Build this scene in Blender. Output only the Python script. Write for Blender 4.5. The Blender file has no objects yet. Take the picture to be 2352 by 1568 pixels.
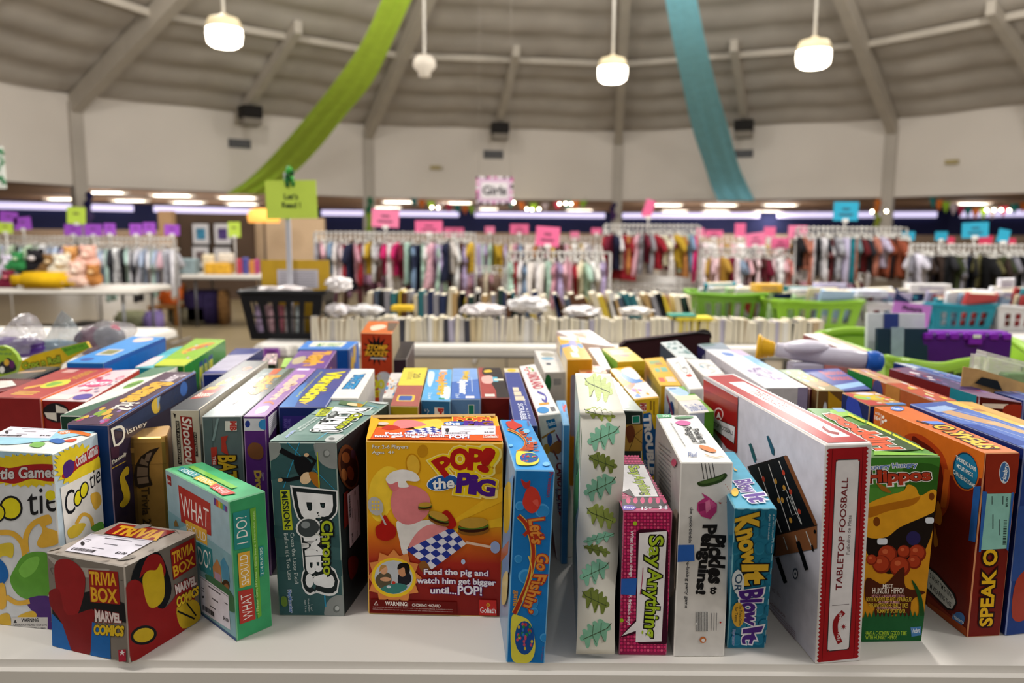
import bpy, bmesh, math, random
import numpy as np
from mathutils import Vector, Matrix

random.seed(7)
SC = bpy.context.scene
COL = SC.collection

# ------------------------------------------------------------------ camera
F, CX, CY = 1750.0, 1176.0, 784.0          # focal length and centre for a 2352x1568 frame
PITCH, ROLL = math.radians(7.94), math.radians(0.36)
TZ = 0.74                                  # table top height
CAMZ = TZ + 0.58
_c, _s = math.cos(PITCH), math.sin(PITCH)
_cr, _sr = math.cos(ROLL), math.sin(ROLL)
FW = Vector((0, _c, -_s)); UP0 = Vector((0, _s, _c)); EX = Vector((1, 0, 0))
RI = EX * _cr + UP0 * _sr
UP = EX * -_sr + UP0 * _cr
EYE = Vector((0, 0, CAMZ))
cam_d = bpy.data.cameras.new('camera')
cam = bpy.data.objects.new('camera', cam_d); COL.objects.link(cam)
cam.matrix_world = Matrix(((RI.x, UP.x, -FW.x, 0), (RI.y, UP.y, -FW.y, 0), (RI.z, UP.z, -FW.z, CAMZ), (0, 0, 0, 1)))
cam_d.sensor_width = 36.0
cam_d.lens = F / 2352 * 36.0
cam_d.clip_start = 0.05; cam_d.clip_end = 200
cam_d.dof.use_dof = True
cam_d.dof.focus_distance = 1.14
cam_d.dof.aperture_fstop = 3.2
SC.camera = cam

# ------------------------------------------------------------------ light
w = bpy.data.worlds.new('world'); SC.world = w; w.use_nodes = True
bg = w.node_tree.nodes['Background']
bg.inputs[0].default_value = (1.0, 0.97, 0.93, 1); bg.inputs[1].default_value = 0.42
SC.view_settings.view_transform = 'Standard'; SC.view_settings.look = 'None'
SC.view_settings.gamma = 1.0; SC.view_settings.use_curve_mapping = False
SC.view_settings.exposure = 0.12
SC.cycles.max_bounces = 6; SC.cycles.diffuse_bounces = 3; SC.cycles.glossy_bounces = 3
SC.cycles.sample_clamp_indirect = 4.0; SC.cycles.use_denoising = True; SC.cycles.adaptive_threshold = 0.02
LAMP_W = 560.0        # base watts, scaled for the pendant lamps and the added unseen fill lights

# ------------------------------------------------------------------ helpers
def ray(px, py):
    return FW + RI * ((px - CX) / F) - UP * ((py - CY) / F)
def at(px, py, z):
    """the point at height z above the table top that is seen at this spot of the photograph"""
    d = ray(px, py); return EYE + d * ((z + TZ - CAMZ) / d.z)
def atY(px, py, Y):
    d = ray(px, py); return EYE + d * (Y / d.y)
def proj(p):
    q = Vector(p) - EYE; k = q.dot(FW)
    return (CX + F * q.dot(RI) / k, CY - F * q.dot(UP) / k)
def lin(h):
    h = h.lstrip('#'); o = []
    for i in (0, 2, 4):
        v = int(h[i:i+2], 16) / 255
        o.append(v / 12.92 if v <= .04045 else ((v + .055) / 1.055) ** 2.4)
    return tuple(o)
def mixhex(a, b, t):
    a = a.lstrip('#'); b = b.lstrip('#')
    return '#' + ''.join('%02X' % round(int(a[i:i+2], 16) * (1 - t) + int(b[i:i+2], 16) * t) for i in (0, 2, 4))
MATS = {}
def mat(h, rough=.42, var=.10, scale=30, bump=0.0, metal=0.0, trans=0.0, emit=0.0, alpha=1.0, spec=.2, sheen=0.0):
    k = (h, rough, var, scale, bump, metal, trans, emit, alpha, spec, sheen)
    if k in MATS: return MATS[k]
    m = bpy.data.materials.new('surface_' + h.lstrip('#')); m.use_nodes = True
    nt = m.node_tree; b = nt.nodes['Principled BSDF']
    c = lin(h)
    if var > 0:
        tc = nt.nodes.new('ShaderNodeTexCoord'); nz = nt.nodes.new('ShaderNodeTexNoise')
        nz.inputs['Scale'].default_value = scale; nz.inputs['Detail'].default_value = 2
        nt.links.new(tc.outputs['Object'], nz.inputs['Vector'])
        r = nt.nodes.new('ShaderNodeValToRGB')
        r.color_ramp.elements[0].position = .3; r.color_ramp.elements[1].position = .7
        r.color_ramp.elements[0].color = tuple(x * (1 - var) for x in c) + (1,)
        r.color_ramp.elements[1].color = tuple(min(1, x * (1 + var)) for x in c) + (1,)
        nt.links.new(nz.outputs['Fac'], r.inputs['Fac']); nt.links.new(r.outputs['Color'], b.inputs['Base Color'])
        if bump > 0:
            bp = nt.nodes.new('ShaderNodeBump'); bp.inputs['Strength'].default_value = bump; bp.inputs['Distance'].default_value = .01
            nt.links.new(nz.outputs['Fac'], bp.inputs['Height']); nt.links.new(bp.outputs['Normal'], b.inputs['Normal'])
    else:
        b.inputs['Base Color'].default_value = c + (1,)
    b.inputs['Roughness'].default_value = rough; b.inputs['Metallic'].default_value = metal
    b.inputs['Specular IOR Level'].default_value = spec
    b.inputs['Transmission Weight'].default_value = trans; b.inputs['Alpha'].default_value = alpha
    if sheen: b.inputs['Sheen Weight'].default_value = sheen
    if emit:
        b.inputs['Emission Color'].default_value = c + (1,); b.inputs['Emission Strength'].default_value = emit
    MATS[k] = m
    return m
def gradmat(name, stops, axis='Z', rough=.4):
    """printed colour run along one axis of the object, stops = [(metres, hex)]"""
    m = bpy.data.materials.new(name); m.use_nodes = True; nt = m.node_tree; b = nt.nodes['Principled BSDF']
    tc = nt.nodes.new('ShaderNodeTexCoord'); sp = nt.nodes.new('ShaderNodeSeparateXYZ')
    mr = nt.nodes.new('ShaderNodeMapRange'); r = nt.nodes.new('ShaderNodeValToRGB')
    a, z = stops[0][0], stops[-1][0]
    mr.inputs['From Min'].default_value = a; mr.inputs['From Max'].default_value = z
    nt.links.new(tc.outputs['Object'], sp.inputs[0]); nt.links.new(sp.outputs[axis], mr.inputs['Value'])
    nt.links.new(mr.outputs['Result'], r.inputs['Fac']); nt.links.new(r.outputs['Color'], b.inputs['Base Color'])
    cr = r.color_ramp
    cr.elements[0].position = 0; cr.elements[0].color = lin(stops[0][1]) + (1,)
    cr.elements[1].position = 1; cr.elements[1].color = lin(stops[-1][1]) + (1,)
    for p, h in stops[1:-1]:
        e = cr.elements.new((p - a) / (z - a)); e.color = lin(h) + (1,)
    b.inputs['Roughness'].default_value = rough; b.inputs['Specular IOR Level'].default_value = .2
    return m
class MB:
    """collects shapes, then links them as ONE mesh object"""
    def __init__(s): s.v = []; s.f = []; s.mi = []; s.m = []; s.sm = []
    def slot(s, m):
        if m not in s.m: s.m.append(m)
        return s.m.index(m)
    def add(s, vs, fs, m, smooth=False):
        o = len(s.v); i = s.slot(m)
        s.v += [tuple(p) for p in vs]
        for f in fs: s.f.append([o + k for k in f]); s.mi.append(i); s.sm.append(smooth)
    def addbm(s, bm, m, mx=None, smooth=False):
        bm.verts.index_update()
        s.add([(mx @ v.co if mx else v.co) for v in bm.verts], [[v.index for v in f.verts] for f in bm.faces], m, smooth); bm.free()
    def box(s, c, d, m, bev=0.0, rz=0.0, rx=0.0, ry=0.0, seg=1):
        bm = bmesh.new(); bmesh.ops.create_cube(bm, size=1)
        bmesh.ops.scale(bm, vec=d, verts=bm.verts)
        if bev > 0: bmesh.ops.bevel(bm, geom=bm.edges[:], offset=bev, segments=seg, affect='EDGES', profile=.5)
        mx = Matrix.Translation(c) @ Matrix.Rotation(rz, 4, 'Z') @ Matrix.Rotation(ry, 4, 'Y') @ Matrix.Rotation(rx, 4, 'X')
        s.addbm(bm, m, mx)
    def tube(s, pts, r, m, n=8, closed=False, caps=True):
        pts = [Vector(p) for p in pts]; N = len(pts); vs = []; fs = []
        rr = r if isinstance(r, (list, tuple)) else [r] * N
        prev = None
        for i, p in enumerate(pts):
            t = (pts[(i + 1) % N] - pts[i - 1]) if closed else (pts[min(i + 1, N - 1)] - pts[max(i - 1, 0)])
            t.normalize()
            if prev is None:
                a = Vector((0, 0, 1)) if abs(t.z) < .9 else Vector((1, 0, 0)); u = t.cross(a).normalized()
            else:
                u = (prev - t * prev.dot(t)).normalized()
            prev = u; v = t.cross(u)
            for k in range(n):
                an = 2 * math.pi * k / n; vs.append(p + (u * math.cos(an) + v * math.sin(an)) * rr[i])
        for i in range(N if closed else N - 1):
            for k in range(n):
                a = i * n + k; b = i * n + (k + 1) % n; c = ((i + 1) % N) * n + (k + 1) % n; d = ((i + 1) % N) * n + k
                fs.append([a, b, c, d])
        if caps and not closed: fs.append(list(range(n))[::-1]); fs.append([(N - 1) * n + k for k in range(n)])
        s.add(vs, fs, m, True)
    def lathe(s, prof, m, c=(0, 0, 0), n=24, mx=None):
        vs = []; fs = []
        for (r, z) in prof:
            for k in range(n):
                a = 2 * math.pi * k / n; vs.append(Vector((r * math.cos(a), r * math.sin(a), z)))
        for i in range(len(prof) - 1):
            for k in range(n): fs.append([i * n + k, i * n + (k + 1) % n, (i + 1) * n + (k + 1) % n, (i + 1) * n + k])
        fs.append(list(range(n))[::-1]); fs.append([(len(prof) - 1) * n + k for k in range(n)])
        if mx: vs = [mx @ v for v in vs]
        s.add([v + Vector(c) for v in vs], fs, m, True)
    def ball(s, c, r, m, sub=2, rot=None):
        bm = bmesh.new(); bmesh.ops.create_icosphere(bm, subdivisions=sub, radius=1)
        mx = Matrix.Translation(c) @ (rot.to_4x4() if rot else Matrix.Identity(4)) @ Matrix.Diagonal((r[0], r[1], r[2], 1)) if not isinstance(r, (int, float)) else Matrix.Translation(c) @ Matrix.Diagonal((r, r, r, 1))
        s.addbm(bm, m, mx, True)
    def quad(s, a, b, c, d, m): s.add([a, b, c, d], [[0, 1, 2, 3]], m)
    def build(s, name, parent=None, loc=None, rot=None):
        me = bpy.data.meshes.new(name)
        loc = Vector(loc) if loc is not None else Vector((0, 0, 0))
        me.from_pydata([tuple(Vector(v) - loc) for v in s.v], [], s.f)
        for m in s.m: me.materials.append(m)
        me.polygons.foreach_set('material_index', s.mi); me.polygons.foreach_set('use_smooth', s.sm)
        me.update()
        o = bpy.data.objects.new(name, me); COL.objects.link(o)
        o.location = loc
        if rot: o.rotation_euler = rot
        if parent is not None:
            o.parent = parent; o.location = loc - WLOC.get(parent.name, Vector((0, 0, 0)))
        WLOC[o.name] = loc
        return o
WLOC = {}
def tag(o, label, cat, group=None, kind=None):
    o['label'] = label; o['category'] = cat
    if group: o['group'] = group
    if kind: o['kind'] = kind
    return o
def empty(name, loc, label, cat, group=None, rz=0):
    o = bpy.data.objects.new(name, None); COL.objects.link(o); o.location = loc; o.rotation_euler.z = rz
    o.empty_display_size = .05
    WLOC[o.name] = Vector(loc)
    return tag(o, label, cat, group)
def struct(o, cat=None):
    o['kind'] = 'structure'; return o
def copy_tree(o, parent=None):
    c = o.copy(); COL.objects.link(c)
    if parent is not None: c.parent = parent
    for ch in list(o.children): copy_tree(ch, c)
    return c

# ------------------------------------------------------------------ printing on boxes
GLY = {}
def glyphs(t, off=0.0, shear=0.0):
    k = (t, round(off, 3), round(shear, 3))
    if k in GLY: return GLY[k]
    cu = bpy.data.curves.new('lettering', 'FONT'); cu.body = t; cu.size = 1; cu.offset = off; cu.shear = shear
    cu.resolution_u = 3; cu.fill_mode = 'FRONT'
    ob = bpy.data.objects.new('lettering', cu)
    me = bpy.data.meshes.new_from_object(ob)
    vs = [(v.co.x, v.co.y) for v in me.vertices]; fs = [list(p.vertices) for p in me.polygons]
    bpy.data.objects.remove(ob); bpy.data.curves.remove(cu); bpy.data.meshes.remove(me)
    GLY[k] = (vs, fs); return GLY[k]
def homog(src, dst):
    A = []; B = []
    for (x, y), (u, v) in zip(src, dst):
        A.append([x, y, 1, 0, 0, 0, -u * x, -u * y]); B.append(u)
        A.append([0, 0, 0, x, y, 1, -v * x, -v * y]); B.append(v)
    h = np.linalg.solve(np.array(A, float), np.array(B, float)); return h
def happ(h, x, y):
    d = h[6] * x + h[7] * y + 1
    return (h[0] * x + h[1] * y + h[2]) / d, (h[3] * x + h[4] * y + h[5]) / d
UNIT = [(0, 0), (1, 0), (1, 1), (0, 1)]
def smooth_closed(pts, n=5):
    N = len(pts); out = []
    for i in range(N):
        p0, p1, p2, p3 = pts[i - 1], pts[i], pts[(i + 1) % N], pts[(i + 2) % N]
        for k in range(n):
            t = k / n
            out.append(tuple(.5 * ((2 * p1[j]) + (-p0[j] + p2[j]) * t + (2 * p0[j] - 5 * p1[j] + 4 * p2[j] - p3[j]) * t * t + (-p0[j] + 3 * p1[j] - 3 * p2[j] + p3[j]) * t ** 3) for j in (0, 1)))
    return out
def smooth_open(pts, n=5):
    P = [pts[0]] + list(pts) + [pts[-1]]; out = []
    for i in range(1, len(P) - 2):
        p0, p1, p2, p3 = P[i - 1], P[i], P[i + 1], P[i + 2]
        for k in range(n):
            t = k / n
            out.append(tuple(.5 * ((2 * p1[j]) + (-p0[j] + p2[j]) * t + (2 * p0[j] - 5 * p1[j] + 4 * p2[j] - p3[j]) * t * t + (-p0[j] + 3 * p1[j] - 3 * p2[j] + p3[j]) * t ** 3) for j in range(len(p1))))
    out.append(tuple(pts[-1])); return out
class Art:
    """draws flat print on the faces of a box; coordinates are read off the photograph's view of that face"""
    def __init__(s, faces, pxq, mb, rough):
        s.faces = faces; s.pxq = pxq; s.mb = mb; s.main = mb; s.rough = rough; s.k = 1; s.flat = False; s.t = (0, 0, 1); s.parts = []; s.face('F')
    def face(s, n, uv=False):
        s.fn = n; s.P = s.faces[n]; s.nrm = (s.P[3] - s.P[0]).cross(s.P[1] - s.P[0]).normalized()
        s.h = None if uv else homog(s.pxq[n], UNIT); s.uvm = uv
        return s
    def cs(s, ox, oy, sc): s.t = (ox, oy, sc); return s
    def part(s, name, label=None):
        s.mb = MB(); s.parts.append((name, s.mb, label)); return s
    def body(s): s.mb = s.main; return s
    def M(s, c): return c if not isinstance(c, str) else mat(c, s.rough, .06, 60, spec=.1)
    def pt(s, x, y, off):
        if not s.uvm:
            x = s.t[0] + x / s.t[2]; y = s.t[1] + y / s.t[2]; x, y = happ(s.h, x, y)
        x = min(.998, max(.002, x)); y = min(.998, max(.002, y))
        a, b, c, d = s.P
        p = a * (1 - x) * (1 - y) + b * x * (1 - y) + c * x * y + d * (1 - x) * y
        return p + s.nrm * off
    def lay(s):
        if not s.flat: s.k += 1
        return .00012 + .00002 * s.k
    def poly(s, c, pts):
        o = s.lay(); s.mb.add([s.pt(x, y, o) for x, y in pts], [list(range(len(pts)))[::-1]], s.M(c)); return s
    def rect(s, c, x0, y0, x1, y1): return s.poly(c, [(x0, y0), (x1, y0), (x1, y1), (x0, y1)])
    def rrect(s, c, x0, y0, x1, y1, r):
        p = []
        for cx, cy, a in ((x1 - r, y0 + r, -90), (x1 - r, y1 - r, 0), (x0 + r, y1 - r, 90), (x0 + r, y0 + r, 180)):
            for k in range(4): t = math.radians(a + 30 * k); p.append((cx + r * math.cos(t), cy + r * math.sin(t)))
        return s.poly(c, p)
    def ell(s, c, x, y, rx, ry, rot=0, n=20):
        a = math.radians(rot); ca, sa = math.cos(a), math.sin(a); p = []
        for k in range(n):
            t = 2 * math.pi * k / n; u, v = rx * math.cos(t), ry * math.sin(t); p.append((x + u * ca - v * sa, y + u * sa + v * ca))
        return s.poly(c, p)
    def blob(s, c, pts, n=4): return s.poly(c, smooth_closed(pts, n))
    def star(s, c, x, y, r1, r2, n, rot=0, sy=1.0):
        p = []
        for k in range(2 * n):
            t = math.radians(rot) + math.pi * k / n; r = r1 if k % 2 == 0 else r2; p.append((x + r * math.cos(t), y + r * math.sin(t) * sy))
        return s.poly(c, p)
    def line(s, c, pts, wd, smooth=False):
        if smooth: pts = smooth_open(pts, 4)
        o = s.lay(); L = []; R = []
        for i, (x, y) in enumerate(pts):
            a = pts[max(0, i - 1)]; b = pts[min(len(pts) - 1, i + 1)]; dx, dy = b[0] - a[0], b[1] - a[1]; l = math.hypot(dx, dy) or 1
            L.append(s.pt(x - dy / l * wd / 2, y + dx / l * wd / 2, o)); R.append(s.pt(x + dy / l * wd / 2, y - dx / l * wd / 2, o))
        n = len(pts); s.mb.add(L + R, [[i, i + 1, n + i + 1, n + i] for i in range(n - 1)], s.M(c)); return s
    def txt(s, t, q, c, rot='', bold=.015, out=None, ow=.06, shear=0, arc=0.0):
        if len(q) == 4 and not isinstance(q[0], (tuple, list)):
            x0, y0, x1, y1 = q
            q = {'': [(x0, y0), (x1, y0), (x1, y1), (x0, y1)], 'd': [(x1, y0), (x1, y1), (x0, y1), (x0, y0)],
                 'u': [(x0, y1), (x0, y0), (x1, y0), (x1, y1)], 'f': [(x1, y1), (x0, y1), (x0, y0), (x1, y0)]}[rot]
        bv, _ = glyphs(t, 0, shear)
        if (q[1][0] - q[0][0]) * (q[3][1] - q[0][1]) - (q[1][1] - q[0][1]) * (q[3][0] - q[0][0]) < 0: print('MIRRORED', t)
        if not bv: return s
        xs = [v[0] for v in bv]; ys = [v[1] for v in bv]; X0, X1, Y0, Y1 = min(xs), max(xs), min(ys), max(ys)
        for off, col in ([(ow, out)] if isinstance(out, str) else (out or [])) + [(bold, c)]:
            vs, fs = glyphs(t, off, shear); o = s.lay(); P = []
            for x, y in vs:
                u = (x - X0) / (X1 - X0); v = (Y1 - y) / (Y1 - Y0) + arc * ((2 * u - 1) ** 2 - .5)
                a, b, cc, d = q
                P.append(s.pt(*[a[i] * (1 - u) * (1 - v) + b[i] * u * (1 - v) + cc[i] * u * v + d[i] * (1 - u) * v for i in (0, 1)], o))
            s.mb.add(P, fs, s.M(col))
        return s
    def sticker(s, q, price='$4.00', rot=0):
        """white price label with barcode, q = its four corners; rot turns the reading direction"""
        q = q[rot:] + q[:rot]
        def P(u, v): a, b, c, d = q; return tuple(a[i] * (1 - u) * (1 - v) + b[i] * u * (1 - v) + c[i] * u * v + d[i] * (1 - u) * v for i in (0, 1))
        s.part('price_label', 'white price label with barcode')
        def R(c, u0, v0, u1, v1): s.poly(c, [P(u0, v0), P(u1, v0), P(u1, v1), P(u0, v1)])
        R('#DAD5DF', 0, 0, 1, 1)
        for (u0, v0, u1, v1) in ((.28, .12, .72, .16), (.4, .4, .62, .44), (.05, .3, .14, .33), (.05, .38, .14, .41), (.85, .28, .97, .31), (.32, .66, .52, .69)): R('#5A565E', u0, v0, u1, v1)
        R('#28242A', .02, .04, .98, .052)
        u = .06; rn = random.Random(len(price) + int(q[0][0]))
        while u < .46:
            wv = rn.choice((.008, .012, .02)); R('#28242A', u, .78, u + wv, .92); u += wv + rn.choice((.008, .012))
        s.ell('#28242A', *P(.1, .55), *(abs(P(.13, .55)[0] - P(.1, .55)[0]) + 1.5,) * 2)
        s.txt(price, [P(.78, .7), P(.96, .7), P(.96, .82), P(.78, .82)], '#28242A')
        return s.body()
EDGE = {}
def carton(label, top, zt, cols, art=None, bot=None, name='game_box', cat='box', group=None, rough=.3, bev=.0016, zb=0.0, edge=.35):
    """a box standing on the table: top = its four top corners (back-left, back-right, front-right, front-left) as seen in the photograph"""
    T = [at(x, y, zt) for x, y in top]
    sh = Vector((0, 0, 0))
    if bot:
        ds = [at(*px, zb) - T[{'BL': 0, 'BR': 1, 'FR': 2, 'FL': 3}[k]] for k, px in bot.items()]
        sh = sum(ds, Vector((0, 0, 0))) / len(ds); sh.z = 0
    B = [Vector((p.x + sh.x, p.y + sh.y, TZ + zb)) for p in T]
    faces = {'T': [T[0], T[1], T[2], T[3]], 'F': [T[3], T[2], B[2], B[3]], 'L': [T[0], T[3], B[3], B[0]], 'R': [T[2], T[1], B[1], B[2]], 'B': [T[1], T[0], B[0], B[1]]}
    pb = [proj(p) for p in B]
    for k, px in (bot or {}).items(): pb[{'BL': 0, 'BR': 1, 'FR': 2, 'FL': 3}[k]] = px
    pxq = {'T': list(top), 'F': [top[3], top[2], pb[2], pb[3]], 'L': [top[0], top[3], pb[3], pb[0]], 'R': [top[2], top[1], pb[1], pb[2]]}
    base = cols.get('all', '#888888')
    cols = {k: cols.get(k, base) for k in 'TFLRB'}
    bm = bmesh.new()
    vt = [bm.verts.new(p) for p in T]; vb = [bm.verts.new(p) for p in B]
    mats = []
    def mi(c):
        m = c if not isinstance(c, str) else mat(c, rough, .07, 45, spec=.1)
        if m not in mats: mats.append(m)
        return mats.index(m)
    def fc(vs, c): f = bm.faces.new(vs); f.material_index = mi(c)
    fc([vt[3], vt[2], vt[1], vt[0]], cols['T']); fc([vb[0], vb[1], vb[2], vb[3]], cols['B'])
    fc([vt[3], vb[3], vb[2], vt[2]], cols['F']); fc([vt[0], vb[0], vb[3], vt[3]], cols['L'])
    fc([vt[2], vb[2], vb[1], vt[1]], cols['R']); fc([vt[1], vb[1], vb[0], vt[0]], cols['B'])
    bmesh.ops.recalc_face_normals(bm, faces=bm.faces)
    ec = cols['T'] if isinstance(cols['T'], str) else '#C8B090'
    ei = mi(mixhex(ec, '#E8E0D4', edge))
    if bev: bmesh.ops.bevel(bm, geom=bm.edges[:], offset=bev, segments=1, affect='EDGES', material=ei)
    mb = MB(); bm.verts.index_update()
    for m in mats: mb.slot(m)
    mb.v = [tuple(v.co) for v in bm.verts]
    for f in bm.faces: mb.f.append([v.index for v in f.verts]); mb.mi.append(f.material_index); mb.sm.append(False)
    bm.free()
    A = Art(faces, pxq, mb, rough)
    if art: art(A)
    org = sum(B, Vector((0, 0, 0))) / 4
    o = mb.build(name, None, org)
    tag(o, label, cat, group)
    for pn, pm, pl in A.parts:
        if pm.v:
            ch = pm.build(pn, o, org)
            if pl: ch['label'] = pl
    return o
# ------------------------------------------------------------------ the round hall
HC = Vector((1.63, 10.7, 0)); RH = 16.6; ZB, ZT, ZA = 2.54, 4.89, 10.7
ANG = [203, 173, 143, 113, 83, 53, 23, -7, -37]
def ringp(a, r, z): a = math.radians(a); return Vector((HC.x + r * math.cos(a), HC.y + r * math.sin(a), z))
APEX = Vector((HC.x, HC.y, ZA))
m_wall = mat('#E6DED5', .85, .03, .6); m_ceil = mat('#C2BBB2', .8, .07, 1.3); m_beam = mat('#C4BCB0', .6, .05, 2); m_low = mat('#9A7A62', .85, .06, .8)
b = MB(); n = 48; b.add([HC + Vector((44 * math.cos(2 * math.pi * k / n), 44 * math.sin(2 * math.pi * k / n), 0)) for k in range(n)], [list(range(n))], mat('#7C6F56', .4, .08, .7)); struct(b.build('floor'))
b = MB()
for a0, a1 in zip(ANG, ANG[1:]):
    A0, A1 = ringp(a0, RH, ZT), ringp(a1, RH, ZT)
    rows, sub, nu = 15, 5, 12; vs = []
    for i in range(rows * sub + 1):
        t = i / (rows * sub) * .93; k = (i % sub) / sub; sag = .16 * math.sin(math.pi * k) * (1 - .5 * t)
        for j in range(nu + 1):
            u = j / nu; p = A0.lerp(A1, u).lerp(APEX, t); s2 = .55 + .45 * abs(math.sin(math.pi * u * 3)); p.z -= sag * s2 * (1 if 0 < j < nu else 0); vs.append(p)
    W = nu + 1; fs = [[i * W + j, i * W + j + 1, (i + 1) * W + j + 1, (i + 1) * W + j] for i in range(rows * sub) for j in range(nu)]
    b.add(vs, fs, m_ceil, True)
struct(b.build('ceiling'))
def bar(mb, p, q, wd, dp, m, drop=0):
    p = Vector(p); q = Vector(q); d = (q - p).normalized(); s = d.cross(Vector((0, 0, 1))).normalized() * wd / 2; u = Vector((0, 0, 1))
    vs = []
    for e in (p, q):
        e = e - u * drop; vs += [e - s, e + s, e + s - u * dp, e - s - u * dp]
    mb.add(vs, [[0, 1, 2, 3], [7, 6, 5, 4], [0, 4, 5, 1], [1, 5, 6, 2], [2, 6, 7, 3], [3, 7, 4, 0]], m)
for i, a in enumerate(ANG):
    b = MB(); c = ringp(a, RH - .05, ZT); bar(b, c, c.lerp(APEX, .93), .26, .5, m_beam, .05); struct(b.build('roof_beam', None, c))
    b = MB(); c = ringp(a, RH - .12, 0); b.box(c + Vector((0, 0, (ZT - .2) / 2)), (.30, .34, ZT - .2), mat('#BDB5AB', .6, .04, 2), .01, rz=math.radians(a)); struct(b.build('column', None, c))
for i, (a0, a1) in enumerate(zip(ANG, ANG[1:])):
    q0, q1 = ringp(a0, RH, 0), ringp(a1, RH, 0); d = (q0 - q1); mid = (q0 + q1) / 2; rz = math.atan2(d.y, d.x)
    b = MB(); b.box(mid + Vector((0, 0, (ZB + ZT) / 2)), (d.length, .2, ZT - ZB), m_wall, 0, rz=rz); struct(b.build('wall_upper_%s' % 'abcdefgh'[i], None, mid))
    ctr = (ringp(a0, RH, ZT) + ringp(a1, RH, ZT)) / 2
    b = MB(); bar(b, ctr + (APEX - ctr) * -.0, ctr.lerp(APEX, .30), .2, .3, m_beam, .14); struct(b.build('roof_rib', None, ctr))
    # ring purlin at the inner end of the short ribs
    b = MB(); bar(b, ringp(a0, RH, ZT).lerp(APEX, .26), ringp(a1, RH, ZT).lerp(APEX, .26), .12, .16, m_beam, .1); struct(b.build('roof_purlin', None, ctr))
R2 = 29.5
b = MB()
for a0, a1 in zip(ANG, ANG[1:]): b.quad(ringp(a0, RH - .1, ZB), ringp(a1, RH - .1, ZB), ringp(a1, R2, ZB), ringp(a0, R2, ZB), m_low)
struct(b.build('ceiling_aisle'))
m_navy = mat('#23264A', .8, .05, 1); m_tan = mat('#B39A82', .8, .06, 1)
for i, (a0, a1) in enumerate(zip(ANG, ANG[1:])):
    q0, q1 = ringp(a0, R2, 0), ringp(a1, R2, 0); d = q0 - q1; mid = (q0 + q1) / 2; rz = math.atan2(d.y, d.x)
    b = MB(); b.box(mid + Vector((0, 0, .72)), (d.length, .2, 1.44), m_tan, 0, rz=rz); b.box(mid + Vector((0, 0, 1.44 + .55)), (d.length, .2, 1.1), m_navy, 0, rz=rz)
    struct(b.build('wall_outer_%s' % 'abcdefgh'[i], None, mid))
    if 1 <= i <= 6:
        nrm = (HC - mid); nrm.z = 0; nrm.normalize(); t = d.normalized()
        for s in (-1, 1):
            c = mid + t * s * d.length * .25 * 1.0 + nrm * .28 + Vector((0, 0, 2.36))
            c = mid + t * s * 3.75 + nrm * .28 + Vector((0, 0, 2.34))
            b = MB(); b.box(c, (6.7, .1, .26), mat('#D0C8EC', .5, 0, emit=1.05), .02, rz=rz); b.box(c + Vector((0, 0, .165)) - nrm * .1, (6.9, .3, .03), mat('#3A3A48', .6), 0, rz=rz)
            o = b.build('cove_light', None, c)
            tag(o, 'long pale lilac strip light on the %s half of the %s navy wall bay' % (('right' if s < 0 else 'left'), ['', 'leftmost hidden', 'far left', 'left', 'middle', 'right', 'far right'][i]), 'light', 'strip lights on the far wall')
# wall vents, roof heaters
def wall_pt(px, py):
    """where a sight line meets the inside of the upper wall"""
    best = None
    for a0, a1 in zip(ANG, ANG[1:]):
        q0, q1 = ringp(a0, RH, 0), ringp(a1, RH, 0); d = q1 - q0; nrm = Vector((-d.y, d.x, 0)).normalized()
        if nrm.dot(HC - q0) < 0: nrm = -nrm
        rd = ray(px, py); k = (q0 + nrm * .1 - EYE); k.z = 0
        den = rd.x * nrm.x + rd.y * nrm.y
        if abs(den) < 1e-6: continue
        t = (k.x * nrm.x + k.y * nrm.y) / den
        if t <= 0: continue
        p = EYE + rd * t; u = (p - q0).dot(d) / d.dot(d)
        if -.001 <= u <= 1.001 and (best is None or t < best[0]): best = (t, p, nrm, math.atan2(d.y, d.x))
    return best[1:]
for (px, py, wd, hh, lab) in ((550, 330, .66, .26, 'dark grey wall vent left of the green streamer'), (1133, 355, .66, .27, 'dark grey wall vent above the hanging sign'), (1707, 353, .62, .25, 'dark grey wall vent half hidden by the blue streamer')):
    p, nrm, rz = wall_pt(px, py); root = empty('wall_vent', p, lab, 'vent', 'vents on the upper wall')
    b = MB(); b.box(p + nrm * .02, (wd, .04, hh), mat('#4A4A4C', .6), .005, rz=rz); b.build('frame', root, p)
    b = MB()
    for k in range(5): b.box(p + nrm * .045 + Vector((0, 0, -hh * .36 + hh * .18 * k)), (wd * .88, .012, hh * .09), mat('#77777A', .5), 0, rz=rz)
    b.build('louvre', root, p)
for (px, py, lab) in ((1000, 385, 'small yellowish box on the wall right of the green streamer'), (2190, 372, 'small yellowish box on the wall at the right')):
    p, nrm, rz = wall_pt(px, py); b = MB(); b.box(p + nrm * .12, (.34, .1, .12), mat('#B8A878', .6, .1), .01, rz=rz); b.box(p + nrm * .12 + Vector((.2, 0, 0)), (.1, .08, .1), mat('#C8C0B0', .5), .01, rz=rz)
    tag(b.build('emergency_light', None, p), lab, 'light', 'small boxes on the upper wall')
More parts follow.
